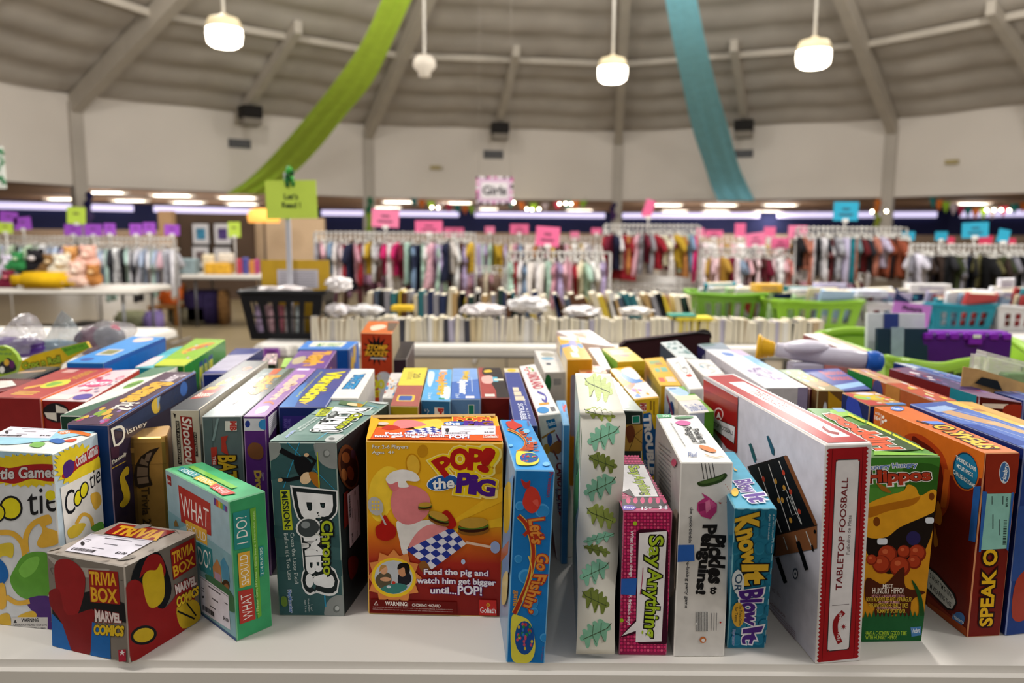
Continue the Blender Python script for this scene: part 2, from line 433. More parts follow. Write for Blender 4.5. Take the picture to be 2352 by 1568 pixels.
for i, (a0, a1) in enumerate(zip(ANG, ANG[1:])):
    if not 1 <= i <= 5: continue
    ctr = (ringp(a0, RH, ZT) + ringp(a1, RH, ZT)) / 2; t = .075; p = ctr.lerp(APEX, t) - Vector((0, 0, .72)); d = (APEX - ctr); rz = math.atan2(d.y, d.x) + math.pi / 2
    root = empty('roof_heater', p, ['', 'dark box hung under the rib beyond the left edge', 'dark box hung under the roof rib left of the green streamer', 'dark box hung under the roof rib above the middle vent', 'dark box hung under the roof rib beside the blue streamer', 'dark box hung under the roof rib at the right edge'][i], 'heater', 'dark boxes under the roof ribs')
    b = MB(); b.box(p + Vector((0, 0, .13)), (.56, .5, .34), mat('#1E1A18', .6), .02, rz=rz); b.build('housing', root, p)
    b = MB(); b.box(p + Vector((0, 0, -.14)), (.52, .46, .2), mat('#8E867C', .6), .02, rz=rz); b.build('grille', root, p)
def lamp_at(p, wt, name, parent=None, size=.34):
    d = bpy.data.lights.new(name, 'POINT'); d.energy = wt; d.shadow_soft_size = size; d.color = (1, .965, .91)
    o = bpy.data.objects.new(name, d); COL.objects.link(o)
    if parent: o.parent = parent; o.location = p - WLOC[parent.name]
    else: o.location = p
    return o
# ceiling troffers of the aisle
m_tro = mat('#FFF6E6', .5, 0, emit=12.0)
tro = [(147, 456, 'beside the left column'), (237, 441, 'nearest the left column on its right'), (297, 460, 'below and right of the left column light'), (395, 448, 'upper one of the left pair'), (432, 464, 'lower one of the left pair'), (545, 453, 'under the green streamer tip, upper'), (557, 468, 'under the green streamer tip, lower'), (890, 476, 'above the nearest pink sign'), (918, 463, 'above and right of the nearest pink sign'), (1045, 465, 'left of the hanging sign'), (1112, 479, 'directly below the hanging sign'), (1330, 482, 'left of the middle column'), (1530, 470, 'above the tilted pink sign, upper'), (1550, 484, 'above the tilted pink sign, lower'), (1655, 470, 'under the blue streamer tip, upper'), (1645, 484, 'under the blue streamer tip, lower'), (1793, 470, 'right of the blue streamer, upper'), (1763, 485, 'right of the blue streamer, lower'), (1888, 486, 'left of the tall blue sign'), (2232, 467, 'above the bunting at the right')]
proto = None; n_t = 0
for px, py, w_ in tro:
    p = at(px, py, ZB - TZ - .03)
    if (p - HC).to_2d().length < RH + .9:
        d = (p - HC).to_2d().normalized() * (RH + .9); p = Vector((HC.x + d.x, HC.y + d.y, p.z))
    if proto is None:
        root = empty('ceiling_light', p, 'bright ceiling panel light ' + w_, 'light', 'ceiling panel lights')
        b = MB()
        for sx, sy, lx, ly in ((0, .31, 1.28, .04), (0, -.31, 1.28, .04), (.62, 0, .04, .62), (-.62, 0, .04, .62)): b.box(Vector((sx, sy, 0)), (lx, ly, .05), mat('#D8D0C4', .5))
        f = b.build('frame', root); f.location = (0, 0, 0)
        b = MB(); b.box(Vector((0, 0, 0)), (1.2, .58, .03), m_tro); f = b.build('diffuser', root); f.location = (0, 0, 0)
        proto = root
    else:
        c = copy_tree(proto); c.location = p; c['label'] = 'bright ceiling panel light ' + w_; root = c
    n_t += 1; WLOC[root.name] = p
    if n_t % 2: lamp_at(p - Vector((0, 0, .45)), 45, 'tube_light', root, .3)
# pendant lamps, then the added unseen fill lights
def pendant(px, py, Y, diam, label, lit=True):
    p = atY(px, py, Y); root = empty('pendant_lamp' if lit else 'ceiling_fan', p, label, 'lamp' if lit else 'fan', 'pendant lamps' if lit else None)
    r = diam / 2; h = diam * .82
    top = ZA - 1.2
    b = MB(); b.tube([p + Vector((0, 0, h * .55)), Vector((p.x, p.y, min(top, ZT + .35 * max(0, RH - (p - HC).to_2d().length) - .05)))], .022, mat('#DAD5CC', .5), 8); b.build('rod', root, p)
    if lit:
        b = MB(); b.lathe([(.05, h * .62), (.07, h * .55), (r * .82, h * .47), (r * .97, h * .3), (r * 1.0, h * .12)], mat('#D8C8A4', .4, 0, emit=.28), p, 24); b.build('cap', root, p)
        b = MB(); b.lathe([(r * 1.0, h * .12), (r * 1.02, -h * .1), (r * .95, -h * .36), (r * .7, -h * .47), (.02, -h * .5)], mat('#FFF4E0', .4, 0, emit=6.0), p, 24); b.build('globe', root, p)
        lamp_at(p - Vector((0, 0, h * .75)), LAMP_W * .3, 'bulb', root)
    else:
        b = MB(); b.lathe([(.03, .12), (.12, .1), (.17, .02), (.17, -.06), (.1, -.12), (.09, -.2), (.02, -.22)], mat('#C8BFB2', .5, .05, 5), p, 20); b.build('motor', root, p)
pendant(515, 75, 10.4, .45, 'bright round pendant lamp at the left')
pendant(1407, 162, 12.3, .45, 'bright round pendant lamp in front of the middle column')
pendant(1869, 125, 10.9, .45, 'bright round pendant lamp at the right')
pendant(975, 145, 12.0, .3, 'unlit cream ceiling fan motor hanging right of the green streamer', False)
for i, (x, y) in enumerate(((-4.4, 5.2), (1.2, 4.6), (6.6, 5.4), (-1.6, .6), (4.2, -.6))): lamp_at(Vector((x, y, 4.0)), LAMP_W * (.95 if i < 3 else .35), 'unseen_fill_light')  # unseen lights added without fixtures, brightening the table and the hall
for x, y, z in ((-5.0, 12.0, 7.2), (8.2, 12.0, 7.2), (1.6, 9.0, 7.0)): lamp_at(Vector((x, y, z)), LAMP_W * .85, 'unseen_fill_light')  # more unseen lights, added high above the view to brighten walls and roof
# streamers of gathered fabric
def streamer(name, label, pts, hexc, folds):
    """pts: (left px, right px, row, depth)"""
    C = smooth_open([(a, c, y, Y) for a, c, y, Y in pts], 8); vs = []; nu = 20
    for i, (a, c, y, Y) in enumerate(C):
        for j in range(nu + 1):
            u = j / nu; q = atY(a + (c - a) * u, y, Y); q.y += folds * math.sin(u * math.pi * 5 + .4) * (.7 + .3 * math.sin(i * .25)); vs.append(q)
    W = nu + 1; b = MB(); b.add(vs, [[i * W + j, i * W + j + 1, (i + 1) * W + j + 1, (i + 1) * W + j] for i in range(len(C) - 1) for j in range(nu)], mat(hexc, .55, .06, 4), True)
    o = b.build(name, None, atY((pts[-1][0] + pts[-1][1]) / 2, pts[-1][2], pts[-1][3])); tag(o, label, 'streamer', 'fabric streamers')
    m = o.modifiers.new('s', 'SOLIDIFY'); m.thickness = .01
streamer('fabric_streamer', 'long lime green fabric streamer swooping from the roof down to the left', [(895, 966, -40, 13.5), (876, 946, 0, 13.9), (829, 900, 100, 15.4), (766, 855, 190, 17), (701, 790, 270, 18.8), (650, 742, 330, 20.2), (598, 690, 385, 21.4), (560, 650, 418, 22.0), (518, 606, 445, 22.5)], '#C4EA52', .07)
streamer('fabric_streamer', 'long sky blue fabric streamer hanging from the roof down to the right', [(1522, 1592, -40, 14), (1529, 1600, 0, 14.6), (1548, 1622, 105, 16.6), (1571, 1648, 210, 19.2), (1592, 1674, 300, 21.6), (1617, 1695, 375, 23.6), (1633, 1716, 425, 24.8), (1650, 1733, 461, 25.3)], '#96E2F8', .07)
# gathered cloth at the feet of the upper wall
for px, y0, y1, Y, c, c2, lab in ((203, 440, 515, 20.0, '#1E1848', '#4A3A6A', 'dark purple cloth tied to the left column'), (848, 452, 530, 25.2, '#2E6A4A', '#8AAE2E', 'green cloth tied to the column behind the pink signs'), (1408, 465, 505, 26.2, '#2A1A48', '#4A2A5E', 'purple cloth tied to the middle column'), (2014, 458, 520, 23.8, '#C8702A', '#8E9A2E', 'orange and olive cloth tied to the right column')):
    b = MB(); n = 9; P = [atY(px + 3 * math.sin(k * 1.3), y0 + (y1 - y0) * k / (n - 1), Y) for k in range(n)]
    h = n // 2 + 1
    b.tube(P[:h], [.06 + .05 * (k % 2) for k in range(h)], mat(c, .7), 8); b.tube(P[h - 1:], [.06 + .05 * ((k + 1) % 2) for k in range(n - h + 1)], mat(c2, .7), 8)
    tag(b.build('column_drape', None, P[0]), lab, 'drape', 'cloths tied to the columns')
# bunting with fairy lights
def bunting(label, pts, Y, cs, n, bulbs):
    root = empty('bunting', atY(*pts[0], Y), label, 'bunting'); loc = WLOC[root.name]
    C = smooth_open(pts, 6); P = [atY(x, y, Y) for x, y in C]; b = MB(); b.tube(P, .008, mat('#8A8478', .7), 5); b.build('cord', root, loc)
    for k in range(n):
        t = (k + .5) / n * (len(P) - 1); i = int(t); q = P[i].lerp(P[min(i + 1, len(P) - 1)], t - i); s = .14; h = .32
        b = MB(); b.add([q + Vector((-s, 0, 0)), q + Vector((s, 0, 0)), q + Vector((0, .0, -h)), q + Vector((-s, .01, 0)), q + Vector((s, .01, 0)), q + Vector((0, .01, -h))], [[0, 2, 1], [3, 4, 5], [0, 1, 4, 3], [1, 2, 5, 4], [2, 0, 3, 5]], mat(cs[k % len(cs)], .7)); b.build('pennant', root, loc)
    for e, (x, y) in ((P[0], pts[0]), (P[-1], pts[-1])):
        if x < 2340: b = MB(); b.tube([e, wall_pt(x, 450)[0]], .006, mat('#8A8478', .7), 5); b.build('tie', root, loc)
    for px, py in bulbs:
        q = atY(px, py, Y - .1); b = MB(); b.ball(q, .035, mat('#FFEFC8', .4, 0, emit=30.0), 1); b.tube([q, q + Vector((0, .1, .25))], .004, mat('#5A5A50', .7), 4); b.build('bulb', root, loc)
bc = ['#1E6A6A', '#C86A2A', '#8AB02E', '#B8A8B0', '#A8284A']
bunting('small bunting of coloured pennants left of the hanging sign', [(945, 455), (1000, 463), (1060, 470), (1100, 472)], 26, bc, 9, [(992, 476), (1006, 477)])
bunting('small bunting with fairy lights between the hanging sign and middle column', [(1165, 458), (1230, 466), (1300, 462), (1345, 460)], 26, bc, 8, [(1180, 465), (1210, 480), (1222, 481), (1238, 480), (1285, 468), (1299, 467), (1312, 468)])
bunting('long bunting of coloured pennants at the right edge', [(2140, 452), (2200, 470), (2270, 478), (2360, 462)], 22, bc, 12, [(2266, 482), (2283, 482), (2300, 482), (2318, 483), (2003, 486), (2036, 485)])
# hanging sign
def card(mb, c, wd, hh, m, rz=0, ry=0, th=.006): mb.box(c, (wd, th, hh), m, 0, rz=rz, ry=ry)
def sign_text(mb, c, lines, hh, col, off=.006, ry=0, wd=None):
    for t, dz, s, wmax in lines:
        vs, fs = glyphs(t, .03); x0 = min(v[0] for v in vs); x1 = max(v[0] for v in vs); k = min(s, wmax / (x1 - x0))
        P = []
        for x, y in vs:
            v = Vector(((x - (x0 + x1) / 2) * k, -off, y * k + dz)); v.rotate(Matrix.Rotation(ry, 3, 'Y')); P.append(c + v)
        mb.add(P, fs, mat(col, .6, 0))
def girls():
    Y = 10.0; c = atY(1136, 437, Y); k = Y / 1750; root = empty('hanging_sign', c, 'white sign with a pink dotted border reading Girls, hung from the roof', 'sign')
    b = MB(); card(b, c, 82 * k, 60 * k, mat('#C8A8C0', .6, .05)); b.build('border', root, c)
    b = MB(); rn = random.Random(3)
    for e in range(46):
        t = e / 46 * 4; s = int(t); f = t - s; x, z = [(-.5 + f, .5), (.5, .5 - f), (.5 - f, -.5), (-.5, -.5 + f)][s]
        b.ball(c + Vector((x * 78 * k, -.004, z * 56 * k)), (.02, .003, .02), mat(rn.choice(['#3A2A36', '#C85A9A', '#E0D8DC']), .6), 1)
    b.build('dots', root, c)
    b = MB(); card(b, c + Vector((0, -.006, 0)), 60 * k, 36 * k, mat('#D8D2D4', .6, .03)); b.build('panel', root, c)
    b = MB(); sign_text(b, c + Vector((0, -.006, 0)), [('Girls', -.055, .19, 54 * k)], 0, '#16161A'); b.build('lettering', root, c)
    b = MB()
    for s in (-1, 1): b.tube([c + Vector((s * .2, 0, 28 * k)), c + Vector((s * .2, .1, 6.8))], .0015, mat('#A8A098', .6), 4)
    b.build('string', root, c)
girls()

b = MB(); c = atY(-14, 385, 9.5); b.box(c, (.26, .02, .5), mat('#D0D4CC', .6), .004)
rn = random.Random(5)
for i in range(16): b.ball(c + Vector((.08 + rn.uniform(-.02, .05), -.012, rn.uniform(-.23, .23))), (.022, .004, .03), mat('#2E7A4A', .6), 1)
for s in (-1, 1): b.tube([c + Vector((s * .08, 0, .24)), c + Vector((s * .08, .05, 5.6))], .0015, mat('#A8A098', .6), 4)
tag(b.build('hanging_sign', None, c), 'white sign with green leaf shapes hung from the roof, cut by the left edge', 'sign')
# ------------------------------------------------------------------ front row of boxes
C1 = (0, 740, 3.675); C2 = (0, 1000, 2.761); C3 = (560, 740, 3.675); C4 = (600, 1000, 2.761)
C5 = (1140, 740, 3.675); C6 = (1140, 1000, 2.761); C7 = (1712, 740, 3.675); C8 = (1712, 1000, 2.761)

def checker(A, q, nu, nv, c1, c2):
    def P(u, v): a, b, c, d = q; return tuple(a[i] * (1 - u) * (1 - v) + b[i] * u * (1 - v) + c[i] * u * v + d[i] * (1 - u) * v for i in (0, 1))
    A.poly(c2, q)
    for i in range(nu):
        for j in range(nv):
            if (i + j) % 2 == 0: A.poly(c1, [P(i / nu, j / nv), P((i + 1) / nu, j / nv), P((i + 1) / nu, (j + 1) / nv), P(i / nu, (j + 1) / nv)])
def burger(A, x, y, r, rot):
    A.ell('#8A5A22', x, y + r * .30, r, r * .34, rot); A.ell('#3A1A10', x, y + r * .12, r * .98, r * .32, rot)
    A.ell('#4E7A2A', x, y + r * .02, r * .99, r * .22, rot); A.ell('#8E2418', x, y - r * .06, r * .9, r * .2, rot); A.ell('#C59A3C', x, y - r * .2, r * .95, r * .36, rot)

# -- yellow and red box with the burgers
pig_front = gradmat('print_yellow_to_red', [(0, '#7E1512'), (.03, '#8C1A14'), (.085, '#A8261A'), (.125, '#D9701A'), (.16, '#EDB01C'), (.275, '#E9AE1E')])
def art_pig(A):
    A.face('F').cs(*C4)
    A.blob('#F4CB3A', [(700, 300), (800, 200), (900, 260), (860, 420), (760, 560), (690, 480)])
    for p in ([(1080, 640), (1530, 330), (1530, 420)], [(1080, 640), (1530, 520), (1530, 580)]): A.poly('#F2BE2C', p)
    A.txt('For 2-6 Players', (705, 60, 938, 92), '#F4EEE0', out='#8A5A10', ow=.05)
    A.txt('Ages  4+', (705, 98, 850, 126), '#F4EEE0', out='#8A5A10', ow=.05)
    A.ell('#C98A14', 970, 190, 48, 75, -10); A.ell('#E8B63A', 970, 190, 40, 66, -10); A.ell('#C88C1A', 1030, 100, 34, 42, 10); A.ell('#CF9420', 1495, 205, 34, 40, 10)
    ad = [((1095, 168), (1172, 128), (1238, 215), (1170, 262), 'P'), ((1208, 88), (1322, 88), (1322, 215), (1208, 215), 'O'), ((1330, 90), (1412, 98), (1396, 222), (1318, 212), 'P'), ((1432, 83), (1476, 95), (1424, 232), (1384, 216), '!')]
    pg = [((1258, 248), (1332, 244), (1326, 368), (1245, 362), 'P'), ((1338, 258), (1366, 260), (1354, 372), (1324, 368), 'i'), ((1376, 280), (1480, 290), (1468, 388), (1366, 374), 'G')]
    for L in ad + pg: A.txt(L[4], L[:4], '#FBE58A', bold=.16)
    for L in ad + pg: A.txt(L[4], L[:4], '#F5D21E', bold=.12)
    A.ell('#F2F0EC', 1155, 303, 102, 52, -12); A.ell('#2159A8', 1157, 305, 98, 46, -12)
    for L in ad: A.txt(L[4], L[:4], '#B4201C', bold=.05)
    for L in pg: A.txt(L[4], L[:4], '#4F2188', bold=.05)
    A.txt('the', [(1090, 283), (1224, 268), (1226, 335), (1094, 348)], '#F2F0EE', bold=.03, out='#17407E', ow=.06)
    # body shapes, spoon and mitts
    A.blob('#E9E4E0', [(865, 560), (930, 560), (1010, 550), (1090, 545), (1110, 580), (1030, 610), (970, 660), (935, 740), (950, 820), (905, 760), (885, 680)])
    A.blob('#DE8084', [(828, 440), (850, 350), (910, 320), (990, 330), (1060, 375), (1078, 440), (1060, 510), (1000, 560), (920, 575), (855, 530)])
    A.blob('#D9757A', [(800, 300), (830, 285), (880, 300), (880, 345), (840, 362)])
    A.blob('#EDE8E6', [(795, 285), (830, 240), (905, 220), (980, 240), (1012, 282), (985, 298), (925, 295), (942, 332), (880, 336), (872, 300), (825, 318)])
    A.blob('#E58D8E', [(945, 710), (1000, 620), (1080, 572), (1185, 590), (1200, 640), (1080, 690), (980, 740)])
    checker(A, [(928, 735), (1210, 588), (1300, 690), (1085, 855)], 7, 4, '#2B3A94', '#E4E2EE')
    A.blob('#8C5A2A', [(1005, 830), (1040, 800), (1075, 850), (1040, 880)])
    A.blob('#B01E18', [(733, 600), (765, 570), (790, 515), (825, 560), (862, 600), (855, 655), (800, 682), (745, 662)])
    A.blob('#B01E18', [(1150, 500), (1188, 482), (1232, 540), (1235, 580), (1195, 600), (1160, 560)])
    A.line('#B9B4B0', [(758, 500), (798, 580)], 12); A.ell('#B9B4B0', 732, 460, 48, 62, -25)
    for i in range(3):
        for j in range(3): A.ell('#F0C83A', 712 + 20 * i, 432 + 24 * j, 6, 7)
    burger(A, 1045, 455, 44, -5); burger(A, 1130, 530, 68, 20); burger(A, 1345, 575, 96, -4)
    A.ell('#9FB4E0', 1475, 706, 30, 38); A.line('#E8C8B0', [(1300, 680), (1450, 705)], 16); A.ell('#B9C8EA', 1280, 800, 13, 16)
    # round photo of two children at play
    A.star('#E08A4A', 850, 910, 178, 140, 12); A.ell('#F2C928', 850, 910, 140, 124); A.ell('#C2C6CC', 850, 908, 120, 106)
    A.blob('#5C5340', [(735, 930), (770, 880), (830, 890), (830, 960), (770, 980)]); A.ell('#D9A27C', 788, 862, 24, 30); A.blob('#B88A4C', [(758, 880), (770, 835), (805, 838), (775, 862)])
    A.blob('#23232B', [(880, 950), (885, 880), (940, 870), (962, 920), (930, 955)]); A.ell('#C98E66', 905, 872, 26, 32); A.blob('#1C1614', [(875, 860), (885, 822), (940, 820), (950, 870), (925, 885), (915, 845)])
    A.blob('#3E7F78', [(770, 985), (850, 945), (930, 955), (920, 985), (850, 1012)]); A.ell('#C23A2A', 850, 942, 12, 10); A.ell('#D8D8DE', 820, 968, 14, 9); A.ell('#D9A27C', 800, 922, 34, 14)
    for t, q in (('Feed the pig and', (1040, 850, 1430, 895)), ('watch him get bigger', (997, 905, 1475, 950)), ('until...', (1080, 962, 1235, 1000)), ('POP!', (1247, 950, 1390, 1003))):
        A.txt(t, q, '#F1ECF2', bold=.03, out='#5A2470', ow=.075, arc=.08)
    A.rect('#6B1410', 705, 1050, 1240, 1126); A.poly('#EEE4DC', [(728, 1085), (742, 1058), (756, 1085)]); A.poly('#6B1410', [(734, 1081), (742, 1065), (750, 1081)])
    A.txt('WARNING:', (800, 1060, 940, 1084), '#EFE6DE', bold=.03); A.txt('CHOKING HAZARD', (966, 1067, 1140, 1085), '#EFE6DE')
    A.txt('Small parts. Not for children under 3 yrs. Children under 8 yrs can choke or suffocate on uninflated or broken', (722, 1093, 1215, 1101), '#D8B8B0', bold=0)
    A.txt('balloons. Adult supervision required. Keep uninflated balloons from children. Discard broken balloons at once.', (722, 1106, 1215, 1114), '#D8B8B0', bold=0)
    A.rect('#C8302C', 1375, 1030, 1478, 1122); A.poly('#D9A030', [(1428, 1044), (1442, 1060), (1428, 1076), (1414, 1060)]); A.poly('#C8302C', [(1428, 1052), (1435, 1060), (1428, 1068), (1421, 1060)])
    A.txt('Goliath', (1380, 1076, 1473, 1108), '#F4EEEA', bold=.02)
    # top
    A.face('T').cs(*C3)
    A.poly('#D9551E', [(1035, 1010), (1070, 905), (1250, 900), (1500, 935), (2170, 890), (2190, 1012)])
    A.blob('#F4C04A', [(1400, 870), (1600, 830), (1640, 900), (1450, 930)])
    A.blob('#E0787A', [(1240, 890), (1265, 845), (1350, 835), (1440, 850), (1500, 880), (1400, 900), (1300, 910)])
    checker(A, [(1320, 935), (1560, 895), (1640, 935), (1480, 965)], 7, 3, '#2B3A94', '#E4E2EE')
    A.blob('#B4281C', [(1150, 910), (1200, 885), (1265, 890), (1290, 910), (1210, 925)]); A.ell('#C8B8A8', 1160, 870, 45, 13)
    A.txt('POP!', (1740, 815, 2060, 850), '#D2501E', bold=.05, out='#F4C83A', ow=.12)
    A.ell('#2159A8', 1745, 868, 95, 18); A.txt('the', (1665, 858, 1790, 882), '#F2F0EE', bold=.03); A.txt('PiG', (1835, 850, 2090, 890), '#4F2188', bold=.06)
    A.txt('Feed the pig and', (1180, 945, 1620, 968), '#F1ECF2', bold=.04, out='#7A2470', ow=.09)
    A.txt('him get bigger until...', (1100, 968, 1700, 990), '#F1ECF2', bold=.04, out='#7A2470', ow=.09); A.txt('POP!', (1700, 968, 1870, 994), '#F1ECF2', bold=.04, out='#7A2470', ow=.09)
    A.rect('#F0E0D4', 2003, 968, 2143, 992); A.rect('#CC4420', 2006, 970, 2140, 990); A.txt('Goliath', (2015, 971, 2132, 989), '#F4EEEA')
    A.poly('#E9A422', [(1030, 1012), (1060, 880), (1075, 800), (1140, 840), (1060, 1010)])
    A.poly('#B08E5E', [(1072, 792), (2118, 776), (2120, 806), (1090, 824)]); A.poly('#D8C8A8', [(1072, 792), (2118, 776), (2118, 782), (1074, 798)])
    A.sticker([(1632, 890), (2120, 892), (2118, 966), (1632, 966)], '$4.00')
    A.body()
carton('yellow and red box with a checked cloth and flying hamburgers, facing the front', [(852, 957), (1142, 954), (1156, 1017), (840, 1012)], .275,
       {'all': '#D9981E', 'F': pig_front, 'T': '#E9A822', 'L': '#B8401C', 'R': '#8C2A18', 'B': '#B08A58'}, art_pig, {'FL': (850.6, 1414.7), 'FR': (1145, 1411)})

# -- dark teal box with the bomb
def art_bomb(A):
    A.face('F').cs(*C4)
    for p in ([(60, 560), (490, 640), (500, 720), (70, 640)], [(60, 160), (480, 60), (485, 160), (60, 280)], [(110, 760), (510, 800), (515, 900), (120, 850)]): A.poly('#355659', p)
    A.ell('#8E9290', 470, 60, 140, 155); A.poly('#3C5E60', [(340, 40), (345, 215), (330, 215)]); A.ell('#6E7270', 412, 115, 24, 26); A.ell('#A8ACAA', 416, 112, 17, 18); A.ell('#8E9290', 40, 80, 85, 80); A.ell('#8E9290', 490, 1130, 92, 110); A.ell('#6E7270', 478, 1108, 22, 24); A.ell('#B8BCBA', 482, 1104, 14, 15)
    A.line('#2E8EB4', [(240, 45), (140, 330)], 6); A.line('#2E8EB4', [(165, 45), (490, 370)], 6); A.line('#2E8EB4', [(395, 945), (408, 1090)], 9)
    # tumbling figure in black
    A.line('#15161A', [(120, 90), (200, 135), (265, 160)], 34); A.blob('#15161A', [(205, 160), (265, 130), (320, 185), (300, 240), (240, 255)]); A.line('#15161A', [(300, 230), (340, 160), (290, 125)], 22); A.line('#15161A', [(245, 265), (170, 280), (125, 275)], 24)
    A.ell('#E4C49C', 282, 270, 34, 42, 40); A.blob('#A86A22', [(300, 235), (350, 240), (372, 300), (360, 330), (325, 300)]); A.ell('#D9B48E', 120, 280, 16, 12); A.ell('#D9B48E', 285, 122, 16, 12)
    A.line('#B4C02A', [(354, 105), (378, 540)], 7)
    A.poly('#B9C22C', [(118, 342), (178, 342), (200, 596), (140, 594)]); A.txt('MISSION:', [(164, 352), (188, 585), (150, 588), (128, 354)], '#23302E', bold=.02)
    bomb = [('B', [(440, 390), (448, 520), (262, 528), (238, 372)]), ('M', [(384, 640), (388, 752), (284, 752), (274, 640)]), ('B', [(386, 775), (388, 870), (290, 868), (286, 775)]), ('!', [(452, 900), (458, 955), (292, 942), (290, 892)])]
    for ow, c in ((.16, '#E6E6E6'), (.125, '#20282A')):
        for t, q in bomb: A.txt(t, q, c, bold=ow)
    for t, q in bomb: A.txt(t, q, '#ECECEE', bold=.045)
    A.ell('#E6E6E6', 298, 585, 80, 66); A.ell('#3E4446', 298, 585, 68, 58); A.ell('#8A9092', 280, 565, 28, 22); A.line('#C8C8C0', [(345, 620), (375, 640), (388, 680)], 9); A.star('#E87A1E', 388, 680, 20, 8, 7)
    ch = [(452, 545), (456, 888), (396, 886), (380, 545)]
    A.txt('Chrono', ch, '#1A2022', bold=.14); A.txt('Chrono', ch, '#A8B82A', bold=.03)
    A.txt('Cross the Laser Field', [(207, 610), (238, 930), (214, 934), (184, 614)], '#C9D2D0', bold=.005); A.txt('Before it’s Too Late', [(168, 612), (196, 905), (172, 908), (144, 614)], '#C9D2D0', bold=.005)
    A.txt('PlayMonster', [(190, 968), (203, 1112), (176, 1114), (163, 970)], '#5A7EC0', bold=.03, out='#E2E6EA', ow=.08); A.blob('#6E8A3A', [(132, 1010), (160, 1015), (168, 1060), (145, 1072), (128, 1050)])
    A.txt('1 or', [(325, 1068), (330, 1110), (315, 1112), (310, 1070)], '#C9D2D0', bold=0); A.txt('More Players', [(303, 1030), (312, 1116), (297, 1118), (290, 1032)], '#C9D2D0', bold=0); A.txt('Ages 7 & up', [(283, 1036), (290, 1116), (276, 1118), (270, 1038)], '#C9D2D0', bold=0)
    A.face('T').cs(*C3)
    A.poly('#8FA59F', [(640, 720), (1100, 760), (1060, 800), (560, 790)]); A.poly('#5E7C76', [(250, 960), (880, 960), (800, 1010), (215, 1008)]); A.ell('#C2C6C4', 1190, 655, 130, 42); A.ell('#8A8E8C', 1150, 662, 22, 9); A.ell('#B2B6B4', 800, 1000, 110, 42); A.ell('#6E7270', 742, 992, 26, 10); A.ell('#B2B6B4', 780, 640, 70, 26)
    A.poly('#4E6A48', [(830, 655), (1010, 700), (960, 725), (800, 700)]); A.ell('#DCC49C', 925, 703, 50, 14, 5); A.poly('#A8761E', [(960, 690), (1030, 705), (960, 735)])
    A.line('#4AA6C8', [(900, 655), (1130, 730)], 4); A.line('#4AA6C8', [(620, 1000), (720, 935)], 5); A.line('#B4C02A', [(1062, 665), (970, 742)], 4)
    A.poly('#B9C22C', [(655, 732), (755, 732), (680, 808), (588, 808)]); A.txt('MISSION', [(742, 740), (672, 802), (608, 802), (676, 740)], '#23302E')
    bq = [(1030, 742), (780, 938), (590, 930), (800, 738)]
    A.txt('BOMB!', bq, '#D8DEDC', bold=.15); A.txt('BOMB!', bq, '#23302E', bold=.11); A.txt('BOMB!', bq, '#ECECEE', bold=.035)
    cq = [(1000, 790), (838, 916), (768, 912), (920, 788)]; A.txt('Chrono', cq, '#1A2022', bold=.12); A.txt('Chrono', cq, '#B9C22C', bold=.03)
    A.ell('#3E4446', 745, 800, 52, 24, -30); A.ell('#9AA0A0', 745, 792, 30, 12, -30)
    A.txt('Cross the Laser Field', [(650, 818), (480, 932), (458, 930), (628, 818)], '#C9D2D0'); A.txt('Before it’s Too Late', [(614, 820), (470, 918), (440, 916), (590, 818)], '#C9D2D0')
    A.txt('PlayMonster', [(432, 932), (372, 986), (336, 984), (396, 932)], '#6A8AC8', bold=.03, out='#E2E6EA', ow=.08)
    A.face('R').cs(*C4)
    A.ell('#5E3A22', 548, 200, 66, 145, -8); A.ell('#2A1A14', 552, 205, 54, 125, -8)
    for (x, y, rx, ry, c) in ((530, 140, 26, 36, '#7A4A26'), (560, 240, 22, 46, '#6A3A22'), (520, 250, 18, 40, '#8A5A30'), (578, 120, 16, 30, '#3A2A3A')): A.ell(c, x, y, rx, ry, -8)
    A.blob('#5A1A18', [(545, 800), (580, 770), (610, 790), (600, 870), (560, 920)]); A.poly('#5E1C18', [(516, 370), (545, 350), (552, 560), (520, 600)])
    A.sticker([(613, 312), (624, 628), (556, 720), (540, 375)], '$4.00', 0)
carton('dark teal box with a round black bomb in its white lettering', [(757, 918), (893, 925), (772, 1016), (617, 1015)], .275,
       {'all': '#2A3E40', 'F': '#3C5E60', 'T': '#6F8A84', 'R': '#1E2A2C', 'L': '#2A3E40'}, art_bomb, {'FL': (641.6, 1409), 'FR': (791, 1419.4)})

